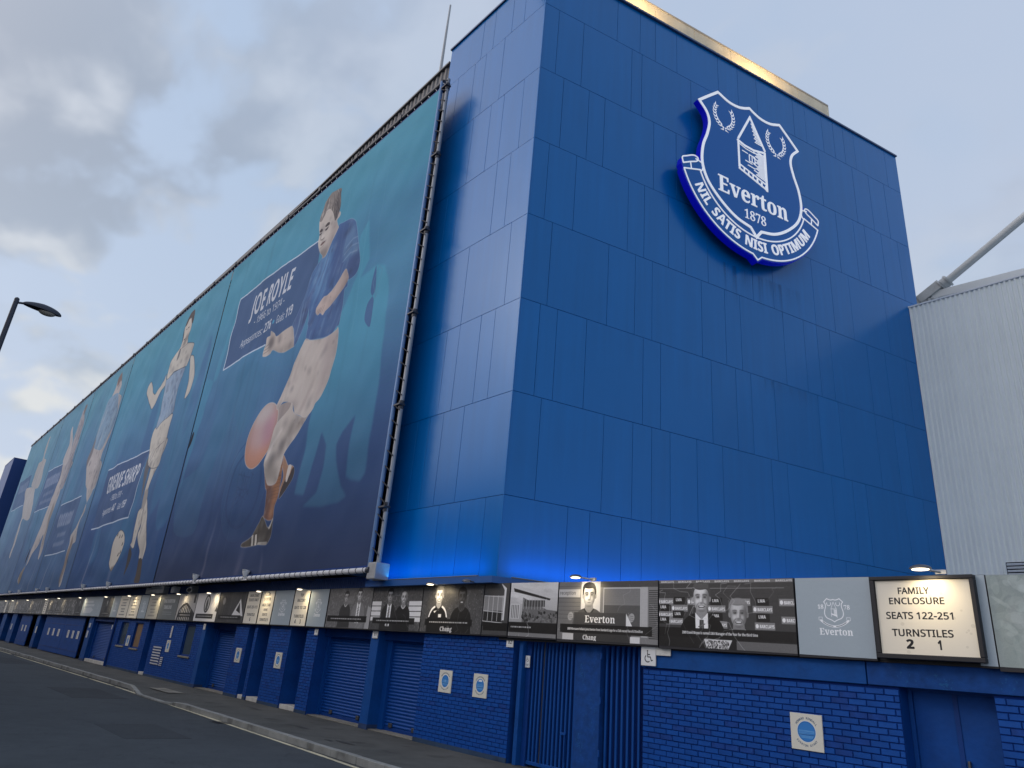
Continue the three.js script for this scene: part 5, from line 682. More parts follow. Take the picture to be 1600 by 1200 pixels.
    bust(x, w * 0.335, h * 0.1, h * 0.29, { skin: 176, hair: 20, shirt: 70, collar: 40 }); for (const [u, v] of [[0.14, 0.6], [0.76, 0.6]]) { x.fillStyle = gry(150); x.beginPath(); x.ellipse(w * u, h * v, w * 0.028, h * 0.075, 0.5, 0, 7); x.fill(); x.strokeStyle = gry(96); x.lineWidth = 2; for (let i = 0; i < 3; i++) { x.beginPath(); x.moveTo(w * (u - 0.02), h * (v - 0.03 + i * 0.03)); x.lineTo(w * (u + 0.02), h * (v - 0.02 + i * 0.03)); x.stroke(); } } x.fillStyle = gry(58); x.fillRect(w * 0.18, h * 0.53, w * 0.53, h * 0.22); x.fillStyle = gry(215); x.beginPath(); x.moveTo(w * 0.71, h * 0.53); x.lineTo(w * 0.77, h * 0.74); x.lineTo(w * 0.71, h * 0.74); x.fill(); fitText(x, 'Everton', w * 0.45, h * 0.7, w * 0.31, h * 0.12, 'bold #px serif', gry(232)); captionBar(x, w * 0.03, h * 0.735, w * 0.95, h * 0.88, '2008 Marouane Fellaini joins Everton from Standard Liege for a Club record fee of £15million'); x.fillStyle = gry(46); x.fillRect(w * 0.06, h * 0.88, w * 0.7, h * 0.12); x.fillStyle = gry(180); x.fillRect(w * 0.06, h * 0.89, w * 0.12, h * 0.11); fitText(x, 'Chang', w * 0.35, h * 0.985, w * 0.14, h * 0.08, 'bold #px serif', gry(226)); x.fillStyle = gry(200); x.fillRect(w * 0.75, h * 0.9, w * 0.09, h * 0.1); scratches(x, w, h, 6, 0.4); grain(x, w, h, 18); },
  award: (x, w, h) => { x.fillStyle = gry(50); x.fillRect(0, 0, w, h); for (let i = 0; i < 300; i++) { x.fillStyle = gry(Math.round(rr(36, 66)), 0.4); x.fillRect(rr(0, w), rr(0, h * 0.4), rr(4, 40), 2); } x.fillStyle = gry(96); x.fillRect(0, 0, w, h * 0.05); for (let i = 0; i < 7; i++) fitText(x, 'BARCLAYS', w * (0.07 + i * 0.145), h * 0.04, w * 0.11, h * 0.03, 'bold #px sans-serif', gry(200)); x.strokeStyle = gry(120); x.lineWidth = 2; x.beginPath(); x.moveTo(0, h * 0.13); x.lineTo(w * 0.94, h * 0.13); x.stroke();
    const bank = (u, v) => { x.fillStyle = gry(118); x.fillRect(w * (u - 0.068), h * (v - 0.05), w * 0.136, h * 0.10); x.fillStyle = gry(226); x.beginPath(); x.ellipse(w * (u - 0.052), h * v, w * 0.011, h * 0.03, 0, 0, 7); x.fill(); fitText(x, 'BARCLAYS', w * (u + 0.014), h * (v + 0.024), w * 0.1, h * 0.046, 'bold #px sans-serif', gry(226)); }, lma = (u, v) => { x.fillStyle = gry(20); x.fillRect(w * (u - 0.045), h * (v - 0.06), w * 0.09, h * 0.11); fitText(x, 'LMA', w * (u - 0.006), h * (v + 0.005), w * 0.05, h * 0.045, 'bold #px sans-serif', gry(226)); x.fillRect(w * (u - 0.03), h * (v + 0.02), w * 0.06, 3); };
    for (const [u, v] of [[0.05, 0.33], [0.17, 0.43], [0.05, 0.53], [0.46, 0.43], [0.79, 0.43], [0.97, 0.33], [0.47, 0.66], [0.8, 0.66], [0.13, 0.63], [0.64, 0.33], [0.98, 0.57], [0.3, 0.33]]) bank(u, v); for (const [u, v] of [[0.17, 0.32], [0.04, 0.43], [0.46, 0.33], [0.79, 0.33], [0.04, 0.62], [0.46, 0.55], [0.79, 0.55], [0.16, 0.53]]) lma(u, v);
    bust(x, w * 0.345, h * 0.13, h * 0.30, { skin: 178, hair: 60, shirt: 12, tie: 60, smile: 1 }); bust(x, w * 0.62, h * 0.36, h * 0.285, { skin: 158, hair: 112, shirt: 30, smile: 1, collar: 200 }); x.fillStyle = gry(14, 0.93); x.fillRect(0, h * 0.72, w, h * 0.14); fitText(x, '2009 David Moyes is named LMA Manager of the Year for the third time', w * 0.47, h * 0.805, w * 0.56, h * 0.042, 'bold #px sans-serif', gry(220)); x.fillStyle = gry(24); x.fillRect(0, h * 0.86, w, h * 0.14); x.fillStyle = gry(88); x.fillRect(w * 0.6, h * 0.88, w * 0.4, h * 0.12); x.fillStyle = gry(196); x.beginPath(); x.moveTo(w * 0.36, h * 0.87); x.lineTo(w * 0.57, h * 0.87); x.lineTo(w * 0.54, h); x.lineTo(w * 0.38, h); x.fill(); for (let i = 0; i < 160; i++) { x.fillStyle = gry(Math.round(rr(20, 150))); x.fillRect(rr(w * 0.38, w * 0.54), rr(h * 0.88, h), 4, 4); } scratches(x, w, h, 20, 0.5); grain(x, w, h, 18); },
  pitted: (x, w, h) => { x.fillStyle = '#93a09f'; x.fillRect(0, 0, w, h); for (let i = 0; i < 420; i++) { const v = rr(0, h), a = rr(0.05, 0.3) * (1 - v / h * 0.6); x.fillStyle = rnd() > 0.4 ? `rgba(200,212,212,${a})` : `rgba(110,124,124,${a})`; x.beginPath(); x.ellipse(rr(0, w), v, rr(4, 20), rr(3, 12), rr(0, 3), 0, 7); x.fill(); } x.fillStyle = 'rgba(150,165,164,0.9)'; x.fillRect(w * 0.15, h * 0.7, w * 0.5, h * 0.24); grain(x, w, h, 8); },
};
const TX = {
  turn: P.lines([['FAMILY', 0.22, 0.36, 0.085, ''], ['ENCLOSURE', 0.36, 0.62, 0.085, ''], ['SEATS 122-251', 0.56, 0.74, 0.085, ''], ['TURNSTILES', 0.79, 0.64, 0.085, ''], ['2', 0.94, 0.085, 0.11], ['1', 0.94, 0.05, 0.11]]),
};
P.family = (x, w, h) => { x.fillStyle = '#e6e0d0'; x.fillRect(0, 0, w, h); const f = '500 #px sans-serif', c = '#101116'; x.strokeStyle = c; x.lineJoin = 'round'; const ft = fitText; const fitT = (xx, s, cx, y, wd, hg, fo, fi) => { ft(xx, s, cx, y, wd, hg, fo, fi); xx.save(); xx.font = fo.replace('#', '100'); const m = xx.measureText(s).width; xx.translate(cx - wd / 2, y); xx.scale(wd / m, hg / 71); xx.lineWidth = 5; xx.strokeText(s, 0, 0); xx.restore(); }; fitT(x, 'FAMILY', w * 0.41, h * 0.185, w * 0.34, h * 0.085, f, c); fitT(x, 'ENCLOSURE', w * 0.43, h * 0.325, w * 0.6, h * 0.085, f, c); fitT(x, 'SEATS 122-251', w * 0.45, h * 0.525, w * 0.73, h * 0.088, f, c); fitT(x, 'TURNSTILES', w * 0.455, h * 0.755, w * 0.64, h * 0.09, f, c); fitT(x, '2', w * 0.315, h * 0.915, w * 0.085, h * 0.115, 'bold #px sans-serif', c); fitT(x, '1', w * 0.625, h * 0.915, w * 0.05, h * 0.115, 'bold #px sans-serif', c); x.lineWidth = 2; for (let i = 0; i < 14; i++) { x.fillStyle = 'rgba(120,112,96,0.12)'; x.beginPath(); x.arc(rr(0, w), rr(0, h), rr(3, 14), 0, 7); x.fill(); } grain(x, w, h, 6); };
P.main = P.lines([['MAIN STAND', 0.17, 0.66, 0.08], ['TICKETS ONLY', 0.31, 0.74, 0.08], ['SEATS 251-313', 0.53, 0.8, 0.08], ['TURNSTILE', 0.77, 0.6, 0.08], ['6', 0.93, 0.08, 0.12]]);
P.clubB = P.lines([['CLUB', 0.15, 0.36, 0.09], ['EVERTON', 0.29, 0.56, 0.09], ['MAIN STAND', 0.47, 0.66, 0.08], ['ROWS', 0.61, 0.3, 0.075], ['SEATS', 0.75, 0.4, 0.075], ['TURNSTILE 5', 0.91, 0.66, 0.08]]);
P.balcony = P.lines([['TOP', 0.19, 0.22, 0.08], ['BALCONY', 0.34, 0.54, 0.085], ['SEATS 152-228', 0.54, 0.8, 0.08], ['TURNSTILES', 0.78, 0.66, 0.08], ['4', 0.94, 0.08, 0.12], ['3', 0.94, 0.08, 0.12]]);
P.balcony = ((f) => (x, w, h) => { f(x, w, h); x.fillStyle = CREAMB; x.fillRect(w * 0.3, h * 0.8, w * 0.4, h * 0.2); fitText(x, '4', w * 0.32, h * 0.94, w * 0.09, h * 0.11, 'bold #px sans-serif', '#15161a'); fitText(x, '3', w * 0.66, h * 0.94, w * 0.09, h * 0.11, 'bold #px sans-serif', '#15161a'); })(P.balcony);
// [x0, x1, print, name, label, category, pixels across]
const boards = [
  [-80, -74.92, 'crowd', 'photo_board', 'grey printed board at the far left end of the board row', 'board', 300], [-74.88, -74.1, 'unread0', 'text_board', 'lit cream board, leftmost cream one of the far pair', 'sign', 96], [-74.08, -72.45, 'dark', 'photo_board', 'dark brownish photo board between the two far cream boards', 'board', 160], [-72.42, -70.42, 'unread1', 'text_board', 'pale board right of the far brownish photo', 'sign', 128],
  [-70.38, -58.18, 'crowd', 'photo_board', 'long grey crowd photo board with a light cone near its middle', 'board', 700], [-58.14, -57.04, 'unread0', 'text_board', 'narrow cream board glowing yellow between two long photo boards', 'sign', 96], [-57.0, -48.6, 'crowd', 'photo_board', 'long dark crowd photo board right of the narrow glowing cream board', 'board', 600], [-48.56, -46.98, 'dark', 'photo_board', 'dark photo board with a brown light cone left of the arrow board', 'board', 160],
  [-46.94, -42.72, 'arrow', 'direction_board', 'grey board with white lettering and a white arrow shape', 'sign', 360], [-42.68, -40.7, 'dark', 'photo_board', 'black portrait photo board under a bright lamp, right of the arrow board', 'board', 192], [-40.66, -39.42, 'crest', 'crest_board', 'slim grey crest board between a black photo and a pair of cream boards', 'board', 128],
  [-39.38, -37.74, 'unread0', 'text_board', 'cream text board sharing a lamp with its twin, left one of that pair', 'sign', 160], [-37.68, -36.02, 'unread0', 'text_board', 'cream text board sharing a lamp with its twin, right one of that pair', 'sign', 160], [-35.94, -34.76, 'crest', 'crest_board', 'slim bluish crest board between the twin cream boards and a dim cream board', 'board', 128], [-34.7, -33.08, 'unread1', 'text_board', 'dim beige board with faint lines, left of the timeline title board', 'sign', 160],
  [-33.02, -30.76, 'timeline', 'title_board', 'grey title board with two white lines of heading text', 'sign', 256], [-30.72, -28.68, 'stand', 'photo_board', 'photo board of a curved crowd with pale bars under a lamp', 'board', 224], [-28.64, -26.42, 'oval', 'photo_board', 'white photo board with a dark oval emblem', 'board', 224], [-26.38, -23.98, 'coat', 'photo_board', 'dark photo board with a white triangular shape', 'board', 256],
  [-23.92, -22.88, 'main', 'text_board', 'cream turnstile board numbered 6', 'sign', 160], [-22.8, -21.86, 'clubB', 'text_board', 'cream board of small lettering right beside the board numbered 6', 'sign', 160], [-21.8, -20.5, 'crest', 'crest_board', 'grey crest board between the small lettering board and the board numbered 4 and 3', 'board', 192], [-20.44, -19.5, 'balcony', 'text_board', 'cream turnstile board numbered 4 and 3', 'sign', 160], [-19.42, -18.36, 'crest', 'crest_board', 'grey crest board right of the board numbered 4 and 3', 'board', 192],
  [-18.3, -16.06, 'pairA', 'photo_board', 'black and white photo board of a player and a man in a pale suit', 'board', 320], [-16.03, -13.89, 'pairB', 'photo_board', 'black and white photo of a man in a tie beside a grinning balding man', 'board', 320], [-13.86, -11.7, 'pairC', 'photo_board', 'black and white photo of two smiling players under a bright lamp', 'board', 384], [-11.67, -10.9, 'glassEnd', 'photo_board', 'narrow dark photo board of glazing under the tower corner', 'board', 160],
  [-10.86, -9.55, 'pavilion', 'photo_board', 'photo board of a low modern building under a cloudy sky', 'board', 256], [-9.52, -7.28, 'signing', 'photo_board', 'photo board of a dark haired player holding up a scarf', 'board', 512], [-7.25, -4.97, 'award', 'photo_board', 'photo board of two laughing men before a sponsor wall', 'board', 512], [-4.94, -3.94, 'crest', 'crest_board', 'large grey crest board beside the framed white turnstile sign', 'board', 320],
  [-2.81, -2.64, 'grey', 'filler_board', 'narrow plain grey strip right of the framed turnstile sign', 'board', 32], [-2.625, -0.3, 'pitted', 'blank_board', 'mottled grey green blank board at the right edge', 'board', 400],
];
P.unread0 = P.unread(0); P.unread1 = P.unread(1);
const boardY = (x) => { const k = x > -11 ? (x + 11) * -0.0106 : x < -60 ? (x + 60) * 0.003 : 0; return [0.462 + k + EYE, 1.452 + k + EYE]; };
const BZF = -9.62, printCache = {};
const backMat = std(lin(0.02, 0.02, 0.025), 0.7);
for (const [x0, x1, kind, name, label, cat, px] of boards) {
  const [a0, a1] = boardY(x0), [b0, b1] = boardY(x1), w = x1 - x0, key = kind + px;
  const map = (printCache[key] ??= canvas(px, Math.max(64, Math.min(512, Math.round(px / w * 0.99))), P[kind]));
  const t = thing(name, label, cat, [x0, 0, BZF], undefined);
  const P3 = [0, a0, 0, w, b0, 0, w, b1, 0, 0, a1, 0], g = new THREE.BufferGeometry();
  g.setAttribute('position', new THREE.Float32BufferAttribute(P3, 3)); g.setAttribute('uv', new THREE.Float32BufferAttribute([0, 0, 1, 0, 1, 1, 0, 1], 2)); g.setIndex([0, 1, 2, 0, 2, 3]); g.computeVertexNormals();
  add('print', g, new THREE.MeshPhysicalMaterial({ map, roughness: 0.42, ior: 1.45, bumpMap: fine, bumpScale: 0.001 }), t);
  add('tray', bx(-0.004, w + 0.004, Math.min(a0, b0) - 0.022, Math.min(a1, b1) + 0.004, -0.05, -0.004), backMat, t);
}
{ // framed turnstile sign, proud of the row
  const t = thing('turnstile_sign', 'white sign in a thick black frame listing family enclosure seats and turnstiles 2 and 1', 'sign', [-3.315, 0, BZF]);
  const y0 = 0.400 + EYE, y1 = 1.366 + EYE, w = 0.585;
  const g = new THREE.PlaneGeometry(1.06, y1 - y0 - 0.1); g.translate(0, (y0 + y1) / 2, 0.055);
  add('print', g, new THREE.MeshPhysicalMaterial({ map: canvas(640, 560, P.family), roughness: 0.4, ior: 1.45 }), t);
  add('frame', merge([rbx(-w, w, y0, y0 + 0.055, -0.02, 0.09, 0.008), rbx(-w, w, y1 - 0.045, y1, -0.02, 0.09, 0.008), rbx(-w, -w + 0.05, y0 + 0.056, y1 - 0.046, -0.02, 0.089, 0.008), rbx(w - 0.05, w, y0 + 0.056, y1 - 0.046, -0.02, 0.089, 0.008), bx(-w + 0.02, w - 0.02, y0 + 0.02, y1 - 0.02, -0.02, 0.05)]), M.black, t);
  const c = thing('board_rail', 'dark carrier rail along the foot of the board row', 'rail');
  add('rail', bx(-90, -11.2, 0.432 + EYE, 0.456 + EYE, -9.74, -9.64), M.black, c); add('carrier', bx(-90, -11.2, 0.46 + EYE, 1.45 + EYE, -9.76, -9.69), M.black, c); add('carrier', bx(-11.2, 2, 0.38 + EYE, 1.30 + EYE, -9.76, -9.69), M.black, c);
}
// swan-neck lamps over the boards
const lampXs = [[-72.99, 1.27, 1], [-69.5, 1.28, 1], [-62.9, 1.28, 1], [-56.1, 1.3, 1], [-52.2, 1.34, 1], [-46.56, 1.34, 1], [-40.93, 1.34, 1], [-36.79, 1.35, 1], [-33.22, 1.36, 1], [-29.95, 1.36, 1], [-26.68, 1.36, 1], [-22.36, 1.36, 1], [-19.54, 1.38, 1], [-13.19, 1.39, 1], [-11.9, 1.42, 0], [-8.82, 1.42, 1], [-3.2, 1.365, 1]];
const lampOver = ['far left pair of cream boards', 'long crowd photo board, its left end', 'long crowd photo board, its middle', 'narrow glowing cream board', 'second long crowd photo board', 'brown lit photo board', 'black portrait board', 'twin cream boards', 'dim beige board', 'curved crowd photo board', 'white board with the oval', 'board numbered 6', 'board numbered 4 and 3', 'photo board of two smiling players', 'glazing photo board, unlit', 'photo of the player with a scarf', 'framed turnstile sign'];
lampXs.forEach(([x, y, lit], i) => {
  const t = thing('sign_lamp', 'small oval black lamp over the ' + lampOver[i], 'lamp', [x, y + 0.045 + EYE, -9.30], 'lamps over the row of boards');
  const h = new THREE.SphereGeometry(1, 18, 12, 0, 6.3, 0, Math.PI / 2); h.scale(0.125, 0.05, 0.085); add('lamp_head', h, M.lampMetal, t);
  const l = new THREE.SphereGeometry(1, 16, 8); l.scale(0.10, 0.016, 0.066); l.translate(0, -0.008, 0); add('lens', l, lit ? M.glow : M.whitePlastic, t);
  add('arm', merge([rod([0.02, 0.01, -0.07], [0.10, 0.0, -0.33], 0.014, 8), bx(0.05, 0.17, -0.02, 0.03, -0.36, -0.325)]), lit ? M.galv : M.lampMetal, t);
  if (!lit) return;
  const L = new THREE.SpotLight(lin(1, 0.80, 0.50), 1.25, 3.5, 1.25, 0.75, 2); L.position.set(x, y + EYE, -9.30); L.target.position.set(x + 0.03, y + EYE - 0.45, -9.66); L.shadow.radius = 2.5; L.castShadow = true; scene.add(L, L.target);
});
// white floodlights standing on the foot tube, aimed up the banners
const fl = thing('floodlight', 'white cup floodlight on the foot tube under the nearest banner, nearest one', 'floodlight', [-23.15, 1.83 + EYE, -9.06], 'cup floodlights under the banners');
{
  const cup = new THREE.LatheGeometry([[0.02, 0], [0.055, 0.01], [0.065, 0.06], [0.10, 0.12], [0.125, 0.22], [0.118, 0.22], [0.09, 0.12]].map(([a, b]) => new THREE.Vector2(a, b)), 20); cup.rotateX(-0.1); add('cup', cup, M.whitePlastic, fl);
  const ln = new THREE.CylinderGeometry(0.112, 0.112, 0.01, 18); ln.translate(0, 0.205, 0); add('lens', ln, M.glass, fl);
  add('stirrup', merge([rod([0, -0.1, -0.02], [0, 0.02, 0], 0.02, 8), bx(-0.16, 0.16, -0.1, -0.075, -0.03, 0.0)]), M.lag, fl);
}
[[-27.8, 'white cup floodlight under the nearest banner, close to the first seam'], [-40.2, 'white cup floodlight under the second banner, nearer one'], [-45.5, 'white cup floodlight under the second banner, farther one'], [-55.5, 'white cup floodlight under the third banner, nearer one'], [-59.1, 'white cup floodlight under the third banner, farther one'], [-66.2, 'white cup floodlight under the fourth banner, nearer one'], [-70.7, 'white cup floodlight under the fourth banner, farther one']].forEach(([x, l]) => { const c = fl.clone(); c.name = numbered('floodlight'); c.position.x = x; c.userData.label = l; scene.add(c); });
// ---------------------------------------------------------------- brick and doors at street level (front plane z = -9.75)
const BT = 2.235, WZ = -9.75, BACK = -10.62;
const brickVariants = {};
function brickGeo(w) {                                                   // a brick face with chamfered edges
  const k = w.toFixed(3);
  return (brickVariants[k] ??= [0, 1, 2].map((v) => {
    const h = 0.0325, c = 0.004, d = 0.011 + v * 0.0012, a = w / 2, P = [[-a, -h, 0], [a, -h, 0], [a, h, 0], [-a, h, 0], [-a + c, -h + c, d], [a - c, -h + c, d], [a - c, h - c, d], [-a + c, h - c, d]], F = [[4, 5, 6, 7], [0, 1, 5, 4], [1, 2, 6, 5], [2, 3, 7, 6], [3, 0, 4, 7]], p = [];
    for (const f of F) for (const i of [f[0], f[1], f[2], f[0], f[2], f[3]]) p.push(...P[i]);
    const g = new THREE.BufferGeometry(); g.setAttribute('position', new THREE.Float32BufferAttribute(p, 3)); g.computeVertexNormals(); return metres(g, v * 3.7, v * 1.9);
  }));
}
const bm = [M.brickA, M.brickB, M.brickC, M.brickA, M.brickB, M.brickA, M.brickC, M.brickD];
// a painted brick wall; holes are [x0, x1, y0, y1]; the bricks best seen are parts, the rest one part
function brickWall(name, label, cat, x0, x1, y0, y1, { from = 99, holes = [], group, depth = 0.86 } = {}) {
  const t = thing(name, label, cat, [x0, 0, WZ], group), w = x1 - x0;
  const hs = holes.map(([a, b, c, d]) => [a - x0, b - x0, c, d]);
  const cuts = [0, w, ...hs.flatMap((h) => [h[0], h[1]])].sort((a, b) => a - b), solid = [];
  for (let i = 1; i < cuts.length; i++) { const a = cuts[i - 1], b = cuts[i]; if (b - a < 0.01) continue; const m = (a + b) / 2; let y = y0; for (const h of hs.filter((q) => q[0] < m && q[1] > m).sort((p, q) => p[2] - q[2])) { if (h[2] > y) solid.push([a, b, y, h[2]]); y = h[3]; } if (y < y1 - 0.01) solid.push([a, b, y, y1]); }
  add('masonry', merge(solid.map(([a, b, c, d]) => bx(a, b, c, d, -depth, -0.014))), M.paint, t);
  add('mortar', merge(solid.map(([a, b, c, d]) => bx(a + 0.002, b - 0.002, c + 0.001, d - 0.001, -0.0135, -0.0045))), M.joint, t);
  const rest = [[], [], []]; let made = 0;
  const rowsN = Math.floor((y1 - y0) / 0.075);
  for (let r = rowsN - 1; r >= 0; r--) {
    const cy = y0 + r * 0.075 + 0.0375, off = (r % 2) * 0.1125;
    const edges = []; let e = off > 0 ? 0 : 0; const list = [];
    if (off > 0) list.push([0, Math.min(off, w)]); for (let a = off; a < w - 0.03; a += 0.225) list.push([a, Math.min(a + 0.225, w)]);
    for (let [a, b] of list) {
      let segs = [[a, b]]; for (const h of hs) if (cy > h[2] - 0.03 && cy < h[3] + 0.03) segs = segs.flatMap(([p, q]) => (q <= h[0] || p >= h[1] ? [[p, q]] : [[p, Math.min(q, h[0])], [Math.max(p, h[1]), q]])).filter(([p, q]) => q - p > 0.03);
      for (const [p, q] of segs) {
        const L = Math.round((q - p - 0.01) * 200) / 200; if (L < 0.03) continue;
        const v = Math.floor(rnd() * 3), g = brickGeo(L)[v], cx = (p + q) / 2 + rr(-0.0015, 0.0015), jy = cy + rr(-0.0012, 0.0012);
        if (r >= from && made < 298) { const m = add('brick', g, bm[Math.floor(rnd() * 8)], t); m.position.set(cx, jy, -0.0045 + rr(-0.001, 0.0012)); m.rotation.z = rr(-0.004, 0.004); made++; } else { const c = g.clone(); c.translate(cx, jy, -0.0045 + rr(-0.001, 0.0012)); rest[v].push(c); }
      }
    }
  }
  rest.forEach((l, i) => { if (l.length) stuff(add('brickwork', merge(l), bm[i], t)); });
  add('plinth', merge(solid.filter((s) => s[2] < y0 + 0.01).map(([a, b]) => bx(a + 0.001, b - 0.001, 0.0, 0.085, -0.0035, 0.0105))), std(lin(0.03, 0.07, 0.15), 0.9, { map: paveMap }), t);
  return t;
}
function recessShutter(label, x0, x1, z, { jamb = 0.12, step } = {}) {
  const t = thing('roller_shutter', label, 'shutter', [x0, 0, z]), w = x1 - x0, y0 = step ? 0.16 : 0.03, P3 = [], s = new THREE.Shape(), pts = [[0, y0]];
  for (let y = y0; y < 2.02; y += 0.074) { pts.push([0.004, y + 0.004], [0.021, y + 0.02], [0.024, y + 0.04], [0.016, y + 0.058], [0.0, y + 0.066]); } pts.push([0, 2.1], [-0.02, 2.1], [-0.02, y0]);
  s.setFromPoints(pts.map(([a, b]) => new THREE.Vector2(a, b))); const g = new THREE.ExtrudeGeometry(s, { depth: w - jamb * 2, bevelEnabled: false }); g.rotateY(-Math.PI / 2); g.translate(w - jamb, 0, 0); add('curtain', metres(g), M.shutter, t);
  add('bottom_rail', rbx(jamb, w - jamb, y0 - 0.015, y0 + 0.07, 0.0, 0.03, 0.006), M.navy, t);
  for (const u of [0.25, 0.75]) add('lock_box', rbx(w * u - 0.07, w * u + 0.07, y0 + 0.07, y0 + 0.16, 0.026, 0.06, 0.01), M.lampMetal, t);
  for (const [a, b] of [[0.002, jamb], [w - jamb, w - 0.002]]) add('guide_rail', bx(a, b, 0, BT, -0.04, 0.09), M.gate, t);
  add('hood', rbx(0.004, w - 0.004, 1.98, BT - 0.01, 0.0, 0.2, 0.02), M.navy, t);
  add(step ? 'step' : 'threshold', step ? rbx(0.0, w, 0, 0.14, -0.1, -WZ + z + 0.0 < 0 ? WZ - z - 0.05 : 0.5, 0.01) : bx(0.0, w, 0.004, 0.024, -0.1, WZ - z - 0.03), step ? M.step : M.sill, t);
  return t;
}
function doorway(label, x0, x1, { steps = true, z = -10.25 } = {}) {
  const t = thing('doorway', label, 'door', [x0, 0, z]), w = x1 - x0;
  add('door_leaf', rbx(0.002, w - 0.002, 0.17, 2.0, -0.05, 0, 0.005), M.navy, t); add('transom', bx(0.002, w - 0.002, 2.0, BT, -0.05, 0.02), M.paint, t);
  add('frame', merge([bx(0.002, 0.06, 0.15, 2.0, 0, 0.04), bx(w - 0.06, w - 0.002, 0.15, 2.0, 0, 0.04)]), M.paint, t);
  if (steps) add('step', rbx(0.004, w - 0.004, 0, 0.115, -0.3, WZ - z - 0.03, 0.012), M.step, t);
  return t;
}
const plainPier = (label, x0, x1, zb = BACK) => { const t = thing('painted_pier', label, 'pier', [x0, 0, WZ]); add('shaft', rbx(0, x1 - x0, 0.002, BT, zb - WZ, 0.008, 0.012), M.beam, t); add('foot', bx(-0.006, x1 - x0 + 0.006, 0.001, 0.11, -0.3, 0.012), std(lin(0.03, 0.07, 0.2), 0.9, { map: paveMap }), t); return t; };
// near end first
brickWall('brick_pier', 'blue brick pier at the right edge, beyond the double steel doors', 'pier', -2.77, -0.4, 0, 1.826, { from: 10 });
{
  const t = thing('steel_doors', 'pair of plain blue steel doors set back under the concrete beam', 'door', [-3.77, 0, -10.02]);
  add('door_leaf', rbx(0.05, 0.505, 0.03, 1.80, -0.05, 0, 0.006), M.paint, t); add('door_leaf', rbx(0.53, 0.985, 0.03, 1.80, -0.05, 0.004, 0.006), M.paint, t); add('cover_strip', rbx(0.49, 0.545, 0.03, 1.80, 0.005, 0.016, 0.004), M.navy, t);
  add('frame', merge([bx(0.002, 0.049, 0, 1.826, -0.06, 0.03), bx(0.986, 0.998, 0, 1.826, -0.06, 0.03), bx(0.05, 0.985, 1.801, 1.826, -0.06, 0.03)]), M.gate, t); add('handle', rbx(0.57, 0.6, 0.95, 1.1, 0.01, 0.05, 0.008), M.lampMetal, t);
}
brickWall('brick_wall', 'blue painted brick wall between the barred gates and the double steel doors', 'wall', -7.66, -3.77, 0, 1.826, { from: 7 });
for (const [x0, x1, l] of [[-7.66, -4.135, 'smooth blue concrete beam over the brick wall with one plaque'], [-4.12, -0.2, 'scuffed blue concrete beam over the double steel doors']]) { const t = thing('concrete_beam', l, 'beam', [x0, 0, WZ]); add('beam', rbx(0, x1 - x0, 1.83, 2.10, -0.4, 0.035, 0.008), x0 > -5 ? M.worn : M.beam, t); add('capping', bx(0.002, x1 - x0 - 0.002, 2.101, 2.13, -0.4, 0.05), M.black, t); }
function barGate(label, x0, x1, n) {
  const t = thing('steel_gate', label, 'gate', [x0, 0, -9.92]), w = x1 - x0, g = rbx(-0.021, 0.021, 0.09, BT - 0.05, -0.02, 0.02, 0.005);
  for (let i = 0; i < n; i++) { const m = add('bar', g, M.gate, t); m.position.x = (i + 0.5) * w / n; m.rotation.z = rr(-0.002, 0.002); }
  add('bottom_rail', rbx(0, w, 0.04, 0.10, -0.03, 0.028, 0.008), M.gate, t); add('top_rail', rbx(0, w, BT - 0.06, BT - 0.005, -0.03, 0.028, 0.008), M.gate, t); add('dark_gap_sheet', bx(0.0, w, 0.1, BT - 0.06, -0.092, -0.08), M.joint, t);  // solid dark sheet behind the bars, put in to darken the gaps like shade
  return t;
}
barGate('blue barred gate right of the middle flat post, eight upright bars', -8.62, -7.69, 8);
const gl = barGate('blue barred gate left of the middle flat post, with a thin conduit down it', -10.42, -9.24, 12); add('conduit', rod([0.36, 0.1, 0.05], [0.36, BT, 0.05], 0.009, 8), M.trim, gl); add('latch', merge([rbx(0.86, 0.98, 0.62, 0.66, 0.02, 0.05, 0.006), rod([0.95, 0.2, 0.035], [0.95, 0.64, 0.035], 0.012, 8)]), M.gate, gl);
{ const t = thing('gate_post', 'broad flat blue steel post between the two barred gates', 'post', [-9.21, 0, -9.86]); add('face', rbx(0, 0.57, 0.01, BT, -0.2, 0.03, 0.01), M.worn, t); add('hinge', merge([0.4, 1.2, 1.9].map((y) => rod([0.585, y, 0.03], [0.585, y + 0.1, 0.03], 0.018, 8))), M.gate, t);
  const u = thing('gate_post', 'narrow weathered blue gate post beside the brick wall with two plaques', 'post', [-10.68, 0, -9.80]); add('face', rbx(0.02, 0.12, 0.0, BT, -0.2, 0.03, 0.01), M.beam, u); add('return', bx(0.13, 0.25, 0.0, BT, -0.2, -0.08), M.navy, u);
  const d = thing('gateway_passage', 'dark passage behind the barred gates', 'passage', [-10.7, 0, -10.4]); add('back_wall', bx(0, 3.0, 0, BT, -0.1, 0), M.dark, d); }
brickWall('brick_wall', 'blue painted brick wall with two round-centred plaques side by side', 'wall', -13.81, -10.79, 0, BT, { from: 7 });
recessShutter('blue roller shutter, first one left of the brick wall with two plaques', -15.71, -13.81, -10.12, { jamb: 0.2 });
plainPier('smooth blue pier between the two nearest roller shutters', -16.07, -15.71);
recessShutter('blue roller shutter between the smooth pier and the brick pier signed 9', -18.82, -16.07, -10.14, { jamb: 0.1 });
brickWall('brick_pier', 'blue brick pier carrying the small white sign 9', 'pier', -19.51, -18.82, 0, BT, { from: 1 });
doorway('narrow blue doorway with a white step beside the pier signed 9', -20.52, -19.51);
